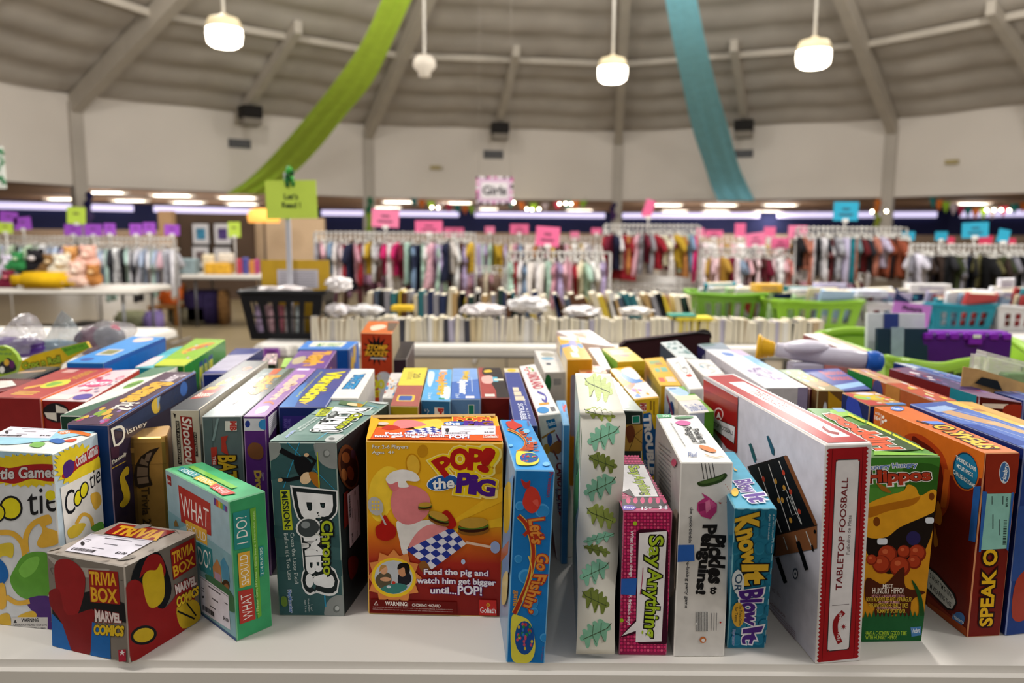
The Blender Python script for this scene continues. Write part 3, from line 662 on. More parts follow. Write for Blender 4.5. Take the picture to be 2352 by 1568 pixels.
# -- blue fishing box
def fish(A, x, y, s, m=1):
    A.blob('#C43A2E', [(x - 20 * s, y - 50 * s), (x + 5 * s, y - 62 * s), (x + 30 * s, y - 40 * s), (x + 42 * s, y + 5 * s), (x + 25 * s, y + 45 * s), (x - 5 * s, y + 55 * s), (x - 38 * s, y + 15 * s)])
    A.blob('#B4302A', [(x - 45 * s, y - 95 * s), (x - 22 * s, y - 80 * s), (x - 5 * s, y - 90 * s), (x - 8 * s, y - 60 * s), (x - 30 * s, y - 55 * s)])
    A.blob('#D6574A', [(x + 5 * s, y + 5 * s), (x + 28 * s, y - 5 * s), (x + 30 * s, y + 28 * s)])
def pond(A, x, y, rx, ry, n=26, seed=3):
    rn = random.Random(seed)
    A.blob('#D9CF4A', [(x - rx, y - ry * 1.05), (x - rx * .4, y - ry * 1.15), (x + rx * .6, y - ry * .8), (x + rx * 1.0, y + ry * .4), (x + rx * .5, y + ry * 1.15), (x - rx * .8, y + ry * 1.15), (x - rx * 1.05, y + ry * .4)])
    A.ell('#1E4E96', x + rx * .1, y - ry * .05, rx * .82, ry * .84)
    for i in range(n):
        t = rn.random() * 6.28; r = math.sqrt(rn.random()) * .72
        A.ell(rn.choice(['#B83A34', '#2E8A4A', '#D4B43A', '#C8506A', '#3A7AC0']), x + rx * (.1 + r * math.cos(t)), y + ry * (-.05 + r * math.sin(t)), rx * .1, ry * .085)
def art_fish(A):
    A.face('F').cs(*C6)
    for (x, y, r) in ((290, 480, 46), (140, 790, 26), (185, 900, 46), (215, 1060, 50), (150, 450, 30), (300, 1280, 26), (240, 1120, 24), (280, 850, 20)): A.ell('#4A9CD8', x, y, r, r); A.ell('#2F86C6', x + r * .1, y + r * .1, r * .82, r * .82)
    A.txt('Pressman', [(362, 230), (342, 395), (318, 392), (336, 232)], '#8C3A58', bold=.02)
    fish(A, 222, 415, 1.45)
    for o, wd, c in ((0, 34, '#D8B44A'), (0, 24, '#A8321E')):
        A.line(c, [(140, 515), (190, 570), (228, 680), (232, 800), (200, 940), (150, 1060), (115, 1135)], wd, True)
    A.line('#A8321E', [(175, 640), (230, 600), (262, 690)], 22, True)
    A.line('#D8B44A', [(205, 770), (225, 860), (200, 960), (165, 1050)], 8, True)
    for t, q in (('Let’s', [(300, 520), (300, 690), (225, 690), (205, 540)]), ('Go', [(326, 755), (326, 860), (255, 855), (255, 760)]), ('Fishin’', [(320, 885), (225, 1130), (165, 1110), (240, 890)])):
        A.txt(t, q, '#A8321E', bold=.09, shear=.1); A.txt(t, q, '#D88A3A', bold=.03, shear=.1)
    A.txt('game', [(138, 990), (128, 1085), (98, 1085), (108, 990)], '#C88A3A', bold=.03)
    pond(A, 172, 1290, 74, 125)
    A.txt('2 to 4 players', [(300, 1335), (290, 1420), (278, 1418), (288, 1334)], '#8C3A58', bold=0)
    A.face('T').cs(*C5)
    for (x, y, r) in ((250, 920, 30), (300, 1010, 36), (420, 1200, 30), (120, 1040, 18)): A.ell('#7ABCE8', x, y, r, r * .6)
    fish(A, 150, 878, .62); A.blob('#C43A2E', [(80, 850), (130, 840), (215, 870), (200, 890), (120, 900)])
    A.line('#D8B44A', [(95, 905), (180, 940), (240, 1000), (230, 1060), (170, 1095)], 20, True); A.line('#A8421E', [(95, 905), (180, 940), (240, 1000), (230, 1060), (170, 1095)], 12, True)
    for t, q in (('Let’s', [(225, 900), (265, 960), (225, 970), (185, 910)]), ('Go', [(285, 965), (310, 1000), (265, 1005), (250, 972)]), ('Fishin’', [(335, 1010), (350, 1085), (200, 1095), (255, 1015)])): A.txt(t, q, '#B4481E', bold=.06)
    pond(A, 265, 1150, 95, 52, 22, 5)
    A.txt('Pressman', [(275, 835), (285, 880), (268, 880), (255, 835)], '#8C3A58')
    A.face('L').cs(*C6)
    A.poly('#6A9AC8', [(60, 330), (118, 240), (100, 900), (40, 1000)]); A.blob('#C8A83A', [(60, 350), (100, 300), (95, 560), (60, 600)]); A.blob('#D8C88A', [(50, 900), (85, 860), (75, 1040), (45, 1060)]); A.poly('#B06A4A', [(40, 720), (90, 660), (85, 740), (38, 800)])
carton('narrow blue box with a red fish and rope lettering on its spine', [(1148, 963), (1216, 964.5), (1275, 1080), (1183, 1078)], .2737,
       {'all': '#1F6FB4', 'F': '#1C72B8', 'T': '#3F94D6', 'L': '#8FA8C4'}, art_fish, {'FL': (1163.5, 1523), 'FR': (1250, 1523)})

# -- leaf roll box
def art_leafbox(A):
    A.face('L').cs(*C5)
    A.poly('#8FC09A', [(625, 700), (720, 800), (715, 1400), (600, 1300), (600, 900)]); A.poly('#4E9A5A', [(640, 1150), (700, 1250), (690, 1560), (640, 1560)])
    A.poly('#DCDCDC', [(600, 520), (645, 640), (600, 900), (585, 700)]); A.ell('#2E5A3A', 668, 1220, 26, 70)
    for i in range(7): A.line('#5E9A70', [(630, 860 + 40 * i), (690, 920 + 40 * i)], 7)
    A.face('T').cs(*C5)
LEAF = [(-1.0, -.28), (-.93, -.02), (-.80, -.12), (-.66, .10), (-.50, .42), (-.38, .34), (-.30, .10), (-.18, .18), (.02, .42), (.12, .55), (.22, .42), (.22, .18), (.36, .14), (.55, .46), (.70, .50), (.76, .40), (.72, .20), (.88, .16), (1.0, .06), (.90, -.10), (.72, -.12), (.74, -.30), (.60, -.34), (.42, -.24), (.38, -.46), (.24, -.50), (.06, -.34), (.02, -.52), (-.16, -.56), (-.30, -.40), (-.36, -.58), (-.56, -.56), (-.74, -.38)]
leafbox = carton('tall narrow box half hidden under a hanging strip of printed oak leaves', [(1321, 856), (1376, 857), (1412, 941), (1332, 941)], .33,
                 {'all': '#6E8276', 'L': '#A9B8B0', 'T': '#E8E6DE', 'F': '#3A6A46', 'R': '#4A5450'}, art_leafbox, {'FL': (1325, 1503)})
def leaf_strip():
    # centre line of the strip in side view: (Y, z) from the back of the lid over the front edge and down to the table
    T = [at(1322, 857, .332), at(1403, 858, .332), at(1431, 939, .334), at(1331, 939, .334)]
    rows = [(T[0], T[1]), (T[0].lerp(T[3], .5) + Vector((0, 0, -.002)), T[1].lerp(T[2], .5) + Vector((0, 0, -.002))), (T[3], T[2])]
    px = [(1333, 1437, 960), (1336, 1436, 1000), (1335, 1434, 1050), (1333, 1432, 1100), (1330, 1428, 1160), (1325, 1424, 1210), (1324, 1421, 1250), (1326, 1419, 1290), (1327, 1414, 1340), (1327, 1412, 1390), (1326, 1412, 1440), (1323, 1412, 1501)]
    Yf = at(1325, 1503, 0).y
    Y0 = T[3].y
    for i, (x0, x1, y) in enumerate(px):
        k = i / (len(px) - 1); Y = Y0 * (1 - k) + Yf * k - .012 - .010 * math.sin(k * 9.5) * (1 if i < len(px) - 1 else .2)
        rows.append((atY(x0, y, Y), atY(x1, y, Y)))
    fine = []
    for j in range(2):
        pass
    L = smooth_open([tuple(r[0]) for r in rows], 4); R = smooth_open([tuple(r[1]) for r in rows], 4)
    n = len(L); mb = MB(); m = mat('#DCD8CC', .75, .03, 20, spec=.15)
    mb.add([Vector(p) for p in L + R], [[i, i + 1, n + i + 1, n + i] for i in range(n - 1)], m, True)
    # leaves lie on the strip: find where a photograph point falls on it
    segs = [(Vector(L[i]), Vector(R[i]), Vector(L[i + 1]), Vector(R[i + 1])) for i in range(n - 1)]
    pj = [(proj(a), proj(b), proj(c), proj(d)) for a, b, c, d in segs]
    def on(x, y, off):
        best = None
        for (a, b, c, d), (pa, pb, pc, pd) in zip(segs, pj):
            u = min(.985, max(.015, (x - (pa[0] + pc[0]) / 2) / (((pb[0] + pd[0]) - (pa[0] + pc[0])) / 2)))
            ya = pa[1] * (1 - u) + pb[1] * u; yc = pc[1] * (1 - u) + pd[1] * u
            v = (y - ya) / (yc - ya) if abs(yc - ya) > 1e-6 else 9
            e = 0 if 0 <= v <= 1 else min(abs(v), abs(v - 1)) * abs(yc - ya)
            if best is None or e < best[0]: best = (e, a, b, c, d, u, min(1, max(0, v)))
        _, a, b, c, d, u, v = best
        p = a.lerp(b, u).lerp(c.lerp(d, u), v); nr = (c - a).cross(b - a).normalized()
        return p + nr * off
    TEAL, OLIVE, LIME, PALE = '#7FB79A', '#6E7A36', '#9AA850', '#B4C084'
    leaves = [(1375, 892, 68, 60, 12, PALE, 1), (1379, 952, 70, 30, 6, LIME, 1), (1386, 1004, 78, 56, -14, TEAL, -1), (1385, 1063, 68, 42, 12, OLIVE, 1), (1378, 1120, 78, 54, -16, TEAL, -1), (1381, 1187, 70, 52, 12, LIME, 1), (1375, 1237, 72, 26, -10, TEAL, -1), (1371, 1264, 62, 26, 8, OLIVE, 1), (1365, 1315, 72, 52, -16, TEAL, -1), (1368, 1380, 66, 54, 14, OLIVE, 1), (1368, 1455, 76, 58, -14, TEAL, -1)]
    k = 0
    mv = mat('#3E4A2E', .6, 0)
    for (x, y, wd, ht, rot, c, fl) in leaves:
        a = math.radians(rot); ca, sa = math.cos(a), math.sin(a)
        def tr(u, v, off): u2, v2 = u * wd / 2 * fl, v * ht / 1.1; return on(x + u2 * ca - v2 * sa, y + u2 * sa + v2 * ca, off)
        k += 1; o = .0005 + .00002 * k
        pts = smooth_closed(LEAF, 2); ctr = [(p[0], 0) for p in pts]
        vs = [tr(p[0], p[1], o) for p in pts] + [tr(p[0] * .98, -.02, o) for p in pts]; N = len(pts)
        mb.add(vs, [[i, (i + 1) % N, N + (i + 1) % N, N + i] for i in range(N)], mat(c, .75, .08, 90, spec=.15))
        def vein(p, q, wv):
            v = []
            for s_ in range(5):
                t = s_ / 4; u, w_ = p[0] + (q[0] - p[0]) * t, p[1] + (q[1] - p[1]) * t
                dx, dy = q[0] - p[0], q[1] - p[1]; l = math.hypot(dx, dy); v.append((tr(u - dy / l * wv, w_ + dx / l * wv, o + .0002), tr(u + dy / l * wv, w_ - dx / l * wv, o + .0002)))
            mb.add([a_ for a_, _ in v] + [b_ for _, b_ in v], [[i, i + 1, 6 + i, 5 + i] for i in range(4)], mv)
        vein((-1.08, -.3), (-.75, -.12), .018); vein((-.75, -.12), (.8, .08), .014)
        for u in (-.3, .2): vein((u, 0), (u - .1, .42), .010); vein((u, 0), (u - .2, -.42), .010)
    o = mb.build('leaf_strip', leafbox, WLOC[leafbox.name]); o['label'] = 'cream paper strip printed with green oak leaves'
    sm = o.modifiers.new('thickness', 'SOLIDIFY'); sm.thickness = .0004; sm.offset = -1
leaf_strip()

# -- pink dotted party box
def art_say(A):
    def dots(y0, y1, x0, x1, st):
        r = 0; y = y0
        while y < y1:
            x = x0
            while x < x1: A.ell(('#D6336E', '#C72E64', '#E0567E', '#BE2A5C')[(r * 7 + int(x)) % 4], x, y, st * .42, st * .42, 0, 7); x += st
            y += st; r += 1
    A.face('F').cs(*C6)
    A.flat = True; dots(500, 1380, 795, 1110, 21); A.flat = False
    A.txt('What hilarious things', [(872, 605), (865, 900), (840, 898), (846, 603)], '#F0DCE6', bold=.03); A.txt('R friends say?', [(862, 1015), (852, 1205), (826, 1203), (836, 1013)], '#F0DCE6', bold=.03)
    A.ell('#A8C82A', 880, 558, 13, 14); A.ell('#A8C82A', 796, 1175, 12, 13)
    A.rrect('#3A1024', 886, 596, 1092, 1322, 30); A.poly('#3A1024', [(890, 1160), (780, 1285), (910, 1250)])
    A.poly('#ECE8EA', [(905, 600 + 20), (1082, 606), (1046, 1304), (884, 1310)]); A.poly('#ECE8EA', [(892, 1176), (796, 1272), (905, 1232)])
    for t, q in (('Say', [(1058, 640), (1048, 835), (940, 835), (944, 640)]), ('Anything', [(1050, 855), (1018, 1280), (908, 1272), (940, 848)])):
        A.txt(t, q, '#1C1A18', bold=.085); A.txt(t, q, '#A9C42E', bold=.02)
    A.line('#B02A5C', [(930, 840), (924, 930), (912, 1010)], 5, True)
    A.part('tape_strip', 'blue painter tape'); A.poly('#2E63B8', [(778, 912), (892, 908), (884, 1016), (782, 1010)]); A.body()
    A.face('T').cs(*C5)
    r = 0; A.flat = True
    for y in range(1130, 1480, 22):
        for x in range(1060 + (r % 2) * 12, 1460, 28): A.ell('#D6487E', x, y, 11, 8, 0, 6)
        r += 1
    A.flat = False
    A.poly('#2A1A24', [(1055, 1490), (1200, 1470), (1330, 1480), (1425, 1500), (1450, 1566), (1060, 1566)])
    for x in (1090, 1150, 1210, 1275, 1340, 1400): A.blob('#C8386E', [(x, 1500), (x + 22, 1470), (x + 40, 1505), (x + 20, 1530)])
    A.poly('#22141E', [(1060, 1195), (1255, 1195), (1372, 1470), (1160, 1475), (1060, 1430)]); A.poly('#ECE8EA', [(1070, 1202), (1245, 1202), (1362, 1466), (1165, 1468), (1120, 1400), (1050, 1435)])
    for t, q in (('Say', [(1195, 1205), (1225, 1280), (1125, 1290), (1080, 1215)]), ('Anything', [(1240, 1295), (1320, 1455), (1210, 1455), (1125, 1290)])): A.txt(t, q, '#1C1A18', bold=.07); A.txt(t, q, '#B4CC3A', bold=.02)
    A.cs(*C6); A.blob('#5A3E9E', [(800, 450), (840, 440), (885, 455), (860, 476), (805, 474)]); A.txt('Party', (812, 450, 875, 468), '#E8E4F0'); A.txt('15+', (920, 452, 985, 472), '#E8E4F0'); A.txt('3-8', (1030, 446, 1085, 470), '#E8E4F0')
carton('short magenta dotted box with a white speech bubble on its end', [(1382, 1046), (1466.5, 1045), (1545, 1173), (1431.6, 1172)], .211,
       {'all': '#2C2026', 'F': '#8E1F4A', 'T': '#A8325E', 'L': '#2A2A2E'}, art_say, {'FL': (1421.8, 1505), 'FR': (1530.4, 1505)})

# -- white box with pickle and paper bird
def art_pick(A):
    A.face('F').cs(*C6)
    for i in range(4): A.line('#3A3A3C', [(1300 + 23 * i, 166), (1316 + 24 * i, 280)], 5)
    A.blob('#2F4420', [(1275, 300), (1320, 285), (1400, 260), (1450, 240), (1462, 262), (1420, 300), (1330, 326), (1285, 322)]); A.blob('#4A6432', [(1290, 298), (1400, 268), (1440, 252), (1420, 280), (1330, 308)])
    for k in range(9): t = k / 8; A.ell('#B4503A', 1452 + 30 * math.sin(t * 3), 315 + 115 * t, 2.5, 2.5, 0, 6)
    A.poly('#B03A2A', [(1408, 428), (1432, 432), (1415, 442)])
    A.poly('#B83A78', [(1300, 368), (1345, 395), (1398, 440), (1395, 490), (1355, 538), (1300, 520), (1272, 480), (1276, 430), (1320, 400)]); A.poly('#D9779E', [(1320, 430), (1350, 410), (1360, 470), (1330, 500)]); A.poly('#8E2A5C', [(1280, 440), (1325, 430), (1325, 480), (1285, 490)]); A.poly('#C8548A', [(1350, 410), (1398, 450), (1365, 470)])
    for t, q in (('Pickles', [(1448, 648), (1436, 950), (1345, 940), (1350, 640)]), ('to', [(1392, 972), (1390, 1015), (1355, 1012), (1357, 970)]), ('Penguins!', [(1395, 578), (1320, 1012), (1250, 1005), (1285, 578)])):
        A.txt(t, q, '#1A1A1C', bold=.05)
    A.txt('the quick-thinkin', [(1248, 462), (1238, 690), (1214, 688), (1222, 460)], '#2A2A2E'); A.txt('re-linking party game', [(1226, 800), (1216, 1100), (1192, 1098), (1202, 798)], '#2A2A2E')
    for i in range(22): A.rect('#2A2A2E' if i % 2 == 0 else '#DCDAD8', 1266 + 3.4 * i, 1124, 1268.6 + 3.4 * i + (i % 3) * .4, 1243)
    A.rect('#E4E2E0', 1262, 1190, 1270, 1200)
    for i in range(3): A.line('#6A6A6E', [(1362 + 16 * i, 1130), (1358 + 16 * i, 1240)], 3)
    A.ell('#C8703A', 1308, 1296, 20, 20); A.ell('#E8E6E4', 1310, 1298, 11, 11); A.ell('#B02A22', 1416, 1190, 6, 6)
    A.part('tape_strip', 'blue painter tape'); A.poly('#2E63B8', [(1132, 700), (1252, 700), (1256, 802), (1140, 808)]); A.body()
    A.face('T').cs(*C5)
    A.poly('#4E9A6A', [(1352, 782), (1475, 782), (1482, 806), (1362, 810)]); A.txt('XX', [(1400, 788), (1460, 788), (1460, 802), (1404, 802)], '#E8ECE8')
    for i in range(4): A.line('#4A4A4C', [(1490 + 14 * i, 782), (1510 + 12 * i, 800)], 3)
    A.blob('#5E8A64', [(1500, 808), (1580, 798), (1660, 800), (1640, 814), (1540, 818)])
    A.blob('#C25A94', [(1510, 850), (1560, 832), (1635, 845), (1620, 870), (1560, 872)])
    for t, q in (('Pickles to', [(1700, 900), (1790, 1020), (1725, 1025), (1650, 905)]), ('Penguins!', [(1640, 885), (1720, 1020), (1640, 1015), (1555, 885)])): A.txt(t, q, '#1E1E20', bold=.03)
    A.txt('the quick-thinking party game', [(1480, 850), (1602, 1050), (1590, 1054), (1462, 852)], '#3A3A3E')
    A.blob('#C8743A', [(1715, 1040), (1780, 1050), (1855, 1085), (1820, 1102), (1730, 1070)]); A.txt('Plaid', (1620, 1098, 1690, 1140), '#5A6A9A')
    A.line('#B08A4A', [(1760, 1120), (1850, 1145), (1925, 1132)], 5, True)
    A.face('L').cs(*C6)
    for i in range(11): A.line('#8E8E92', [(1035, 40 + 26 * i), (1110, 100 + 30 * i)], 5)
    A.blob('#B09A8A', [(1100, 560), (1160, 480), (1155, 900), (1110, 1000)]); A.ell('#C8506A', 1134, 170, 16, 24)
carton('white box with a green pickle on a fork printed on its end', [(1507, 952), (1600, 953.6), (1684.4, 1061.6), (1563.8, 1061.6)], .279,
       {'all': '#CFCBC8', 'F': '#D6D2CE', 'T': '#E2E0DC', 'L': '#B9B2AE'}, art_pick, {'FL': (1549, 1507), 'FR': (1661.5, 1509)})

# -- teal quiz box
def art_know(A):
    A.face('F').cs(*C6)
    for r in range(9):
        for c in range(4): A.ell('#1F6C8E' if (r + c) % 2 else '#2E86A8', 1510 + 78 * c + (r % 2) * 38, 500 + 98 * r, 38, 40, 0, 14); A.ell('#24789A', 1516 + 78 * c + (r % 2) * 38, 494 + 98 * r, 32, 34, 0, 14)
    for t, q, c in (('Know', [(1655, 485), (1655, 790), (1570, 800), (1500, 520)], '#E4B83A'), ('It', [(1718, 800), (1712, 905), (1566, 912), (1560, 800)], '#E4B83A')):
        A.txt(t, q, '#1A1C20', bold=.09); A.txt(t, q, c, bold=.05)
    A.blob('#D9E2E8', [(1495, 850), (1530, 820), (1562, 860), (1568, 930), (1545, 985), (1505, 960), (1488, 900)]); A.txt('OR', [(1558, 845), (1545, 965), (1500, 955), (1512, 850)], '#2A4A6A')
    for t, q in (('Blow', [(1690, 945), (1665, 1190), (1560, 1165), (1540, 960)]), ('It', [(1690, 1200), (1650, 1310), (1555, 1300), (1565, 1215)])): A.txt(t, q, '#E8E6F0', bold=.10); A.txt(t, q, '#4A2480', bold=.045)
    A.ell('#D8A83A', 1528, 1110, 44, 82); A.txt('The Trivia Game', [(1556, 1040), (1548, 1185), (1530, 1184), (1536, 1040)], '#3A3A2A'); A.txt('for Teams', [(1528, 1060), (1520, 1160), (1502, 1158), (1508, 1060)], '#3A3A2A')
    A.txt('PlayMonster', [(1506, 1208), (1502, 1318), (1480, 1316), (1485, 1206)], '#3A6AB0', bold=.03, out='#E2E6EA', ow=.07)
    A.txt('4 or More Players in Teams', [(1762, 490), (1752, 720), (1742, 718), (1750, 488)], '#D8E8F0', bold=0); A.txt('Ages 10 to Adult', [(1738, 490), (1730, 640), (1718, 638), (1725, 488)], '#D8E8F0', bold=0)
    A.face('T').cs(*C5)
    A.ell('#E4B83A', 2012, 1440, 30, 36); A.poly('#D8A030', [(2000, 1230), (2035, 1260), (2005, 1255)])
    for t, q in (('Blow', [(2130, 1330), (2215, 1430), (2080, 1450), (2005, 1345)]), ('It', [(2250, 1450), (2300, 1520), (2150, 1530), (2090, 1470)])): A.txt(t, q, '#E8E6F0', bold=.09); A.txt(t, q, '#5A3490', bold=.04)
carton('teal bubble-patterned box with yellow and purple lettering beside the white pickle box', [(1613, 1037), (1687, 1036.6), (1785, 1167), (1688, 1167)], .235,
       {'all': '#1F6A8A', 'F': '#24789A', 'T': '#4AA2C0', 'L': '#1F6A8A', 'R': '#16506A'}, art_know, {'FL': (1665, 1487), 'FR': (1762, 1490)})

# -- red and white foosball box
def zigzag(A, a, b, n, w1, c, side=1):
    dx, dy = (b[0] - a[0]), (b[1] - a[1]); l = math.hypot(dx, dy); nx, ny = -dy / l * side, dx / l * side
    p = []
    for k in range(n):
        t = k / n; t2 = (k + .5) / n
        p.append((a[0] + dx * t, a[1] + dy * t)); p.append((a[0] + dx * t2 + nx * w1, a[1] + dy * t2 + ny * w1))
    p.append(b); p.append((b[0] - nx * .5 * w1, b[1] - ny * .5 * w1)); p.append((a[0] - nx * .5 * w1, a[1] - ny * .5 * w1))
    A.poly(c, p)
def art_foos(A):
    A.face('F').cs(*C8)
    A.poly('#9C1B22', [(528, 82), (770, 70), (712, 1418), (460, 1428)])
    zigzag(A, (528, 82), (460, 1428), 52, 12, '#9C1B22', 1); zigzag(A, (770, 70), (712, 1418), 52, 12, '#9C1B22', -1)
    A.line('#6A1016', [(552, 84), (482, 1425)], 4); A.line('#6A1016', [(746, 74), (690, 1418)], 4)
    A.poly('#2A2A2C', [(572, 148), (728, 144), (662, 1358), (512, 1362)]); A.poly('#DAD6D8', [(576, 154), (722, 150), (656, 1352), (518, 1356)])
    for x, y in ((576, 154), (722, 150), (656, 1352), (518, 1356)): A.ell('#9C1B22', x, y, 9, 9); A.ell('#2A2A2C', x, y, 4, 4)
    A.txt('TABLETOP FOOSBALL', [(570, 966), (612, 258), (650, 260), (610, 968)], '#6E1A20', bold=.012); A.txt('Futbolito de Mesa', [(638, 740), (650, 492), (672, 494), (660, 742)], '#5A4A4E', bold=0)
    A.line('#5A4A4E', [(548, 1064), (658, 1060)], 3)
    A.line('#8E1A20', [(622, 1108), (575, 1160), (570, 1230), (600, 1310)], 34, True); A.txt('HOLIDAY TIME', [(580, 1290), (596, 1112), (614, 1116), (600, 1296)], '#E8DCDC', bold=.01); A.star('#8E1A20', 622, 1205, 22, 7, 8)
    A.face('T').cs(*C7)
    A.poly('#A82A2E', [(-322, 457), (-112, 445), (1038, 1006), (696, 1020)])
    A.poly('#E4E0E0', [(-145, 509), (-16, 503), (885, 965), (740, 975)])
    zigzag(A, (-338, 453), (690, 1026), 60, 9, '#DCD6D6', 1); zigzag(A, (-104, 441), (1056, 1014), 60, 9, '#DCD6D6', -1)
    A.txt('TABLETOP FOOSBALL', [(330, 735), (30, 590), (100, 575), (400, 720)], '#8E1A20', bold=.01)
    A.line('#8E1A20', [(650, 885), (700, 925), (790, 945)], 22, True)
    A.face('L').cs(*C8)
    # printed game table
    A.poly('#2A1E1A', [(15, 196), (262, 124), (455, 565), (455, 712), (170, 760), (185, 600)])
    A.poly('#17181A', [(25, 200), (245, 132), (440, 566), (200, 622)]); A.poly('#7A4A2C', [(245, 132), (268, 128), (458, 562), (440, 566)]); A.poly('#8A5634', [(200, 632), (455, 570), (455, 712), (190, 764)])
    for a, b in (((85, 200), (230, 612)), ((150, 182), (285, 600)), ((215, 160), (360, 560))): A.line('#C8C4BE', [a, b], 5)
    for x, y, c in ((118, 275, '#B8402C'), (195, 290, '#C8923A'), (245, 235, '#B8402C'), (290, 355, '#B8402C'), (238, 408, '#C8923A'), (345, 480, '#B8402C'), (290, 535, '#C8923A'), (215, 410, '#C8923A'), (250, 330, '#C8923A')): A.ell(c, x, y, 9, 18, -15)
    A.line('#D8D8D4', [(240, 350), (262, 340), (300, 440), (330, 500), (355, 555)], 3); A.line('#D8D8D4', [(265, 395), (290, 385), (325, 495), (300, 505), (265, 395)], 3)
    A.poly('#2E6A80', [(24, 55), (40, 48), (66, 140), (70, 172), (58, 168)]); A.poly('#24566A', [(138, 5), (150, 0), (186, 85), (186, 125), (172, 118)]); A.poly('#23565A', [(24, 55), (40, 48), (74, 150), (60, 165)])
    for a, b in (((245, 640), (272, 724)), ((320, 630), (338, 690)), ((388, 606), (432, 726))): A.line('#C8C4BE', [a, b], 6)
    A.line('#111214', [(335, 668), (392, 848)], 24); A.line('#111214', [(205, 770), (258, 930)], 24); A.ell('#111214', 444, 606, 8, 12); A.line('#111214', [(425, 690), (432, 728)], 12)
    A.ell('#3A4250', 320, 872, 17, 35); A.ell('#D8D4D8', 320, 872, 11, 25); A.ell('#3A4250', 320, 872, 5, 11)
    A.txt('IND. 1 BALL', [(172, 958), (228, 1002), (228, 1024), (172, 980)], '#9A8A96'); A.txt('ADVERTENCIA:', [(160, 1045), (258, 1136), (258, 1152), (160, 1062)], '#7A4A54')
    for i in range(5): A.line('#A894A0', [(162, 1074 + 18 * i), (320, 1240 + 12 * i)], 4)
    A.cs(*C5)
    A.poly('#8C1218', [(1752, 470), (2045, 640), (2035, 1100), (1950, 1060), (1755, 800)]); A.poly('#A82A22', [(1752, 470), (2045, 640), (2045, 700), (1752, 560)])
    zigzag(A, (1752, 470), (2045, 632), 26, 14, '#D8D0D2', -1)
    A.poly('#1E1416', [(1838, 800), (2028, 880), (2016, 1030), (1838, 900)]); A.poly('#CFCACC', [(1842, 808), (2022, 884), (2012, 1022), (1842, 895)]); A.txt('TOP FOOSBALL', [(1842, 838), (2010, 920), (2008, 955), (1842, 875)], '#2A2426')
    A.ell('#D8C0BC', 1883, 775, 40, 55); A.ell('#8C1218', 1883, 778, 34, 46); A.poly('#E0D4D0', [(1862, 810), (1884, 755), (1908, 825), (1884, 800)])
carton('tall white and red box showing a small foosball table on its side', [(1617.5, 862), (1687, 858), (2004.6, 1018), (1897, 1021.5)], .31,
       {'all': '#CFCCD2', 'F': '#D8D4D4', 'T': '#DCD6D6', 'L': '#CCC8D2', 'R': '#C8C4C8'}, art_foos, {'FL': (1871.4, 1521.6), 'FR': (1978, 1521.6)})

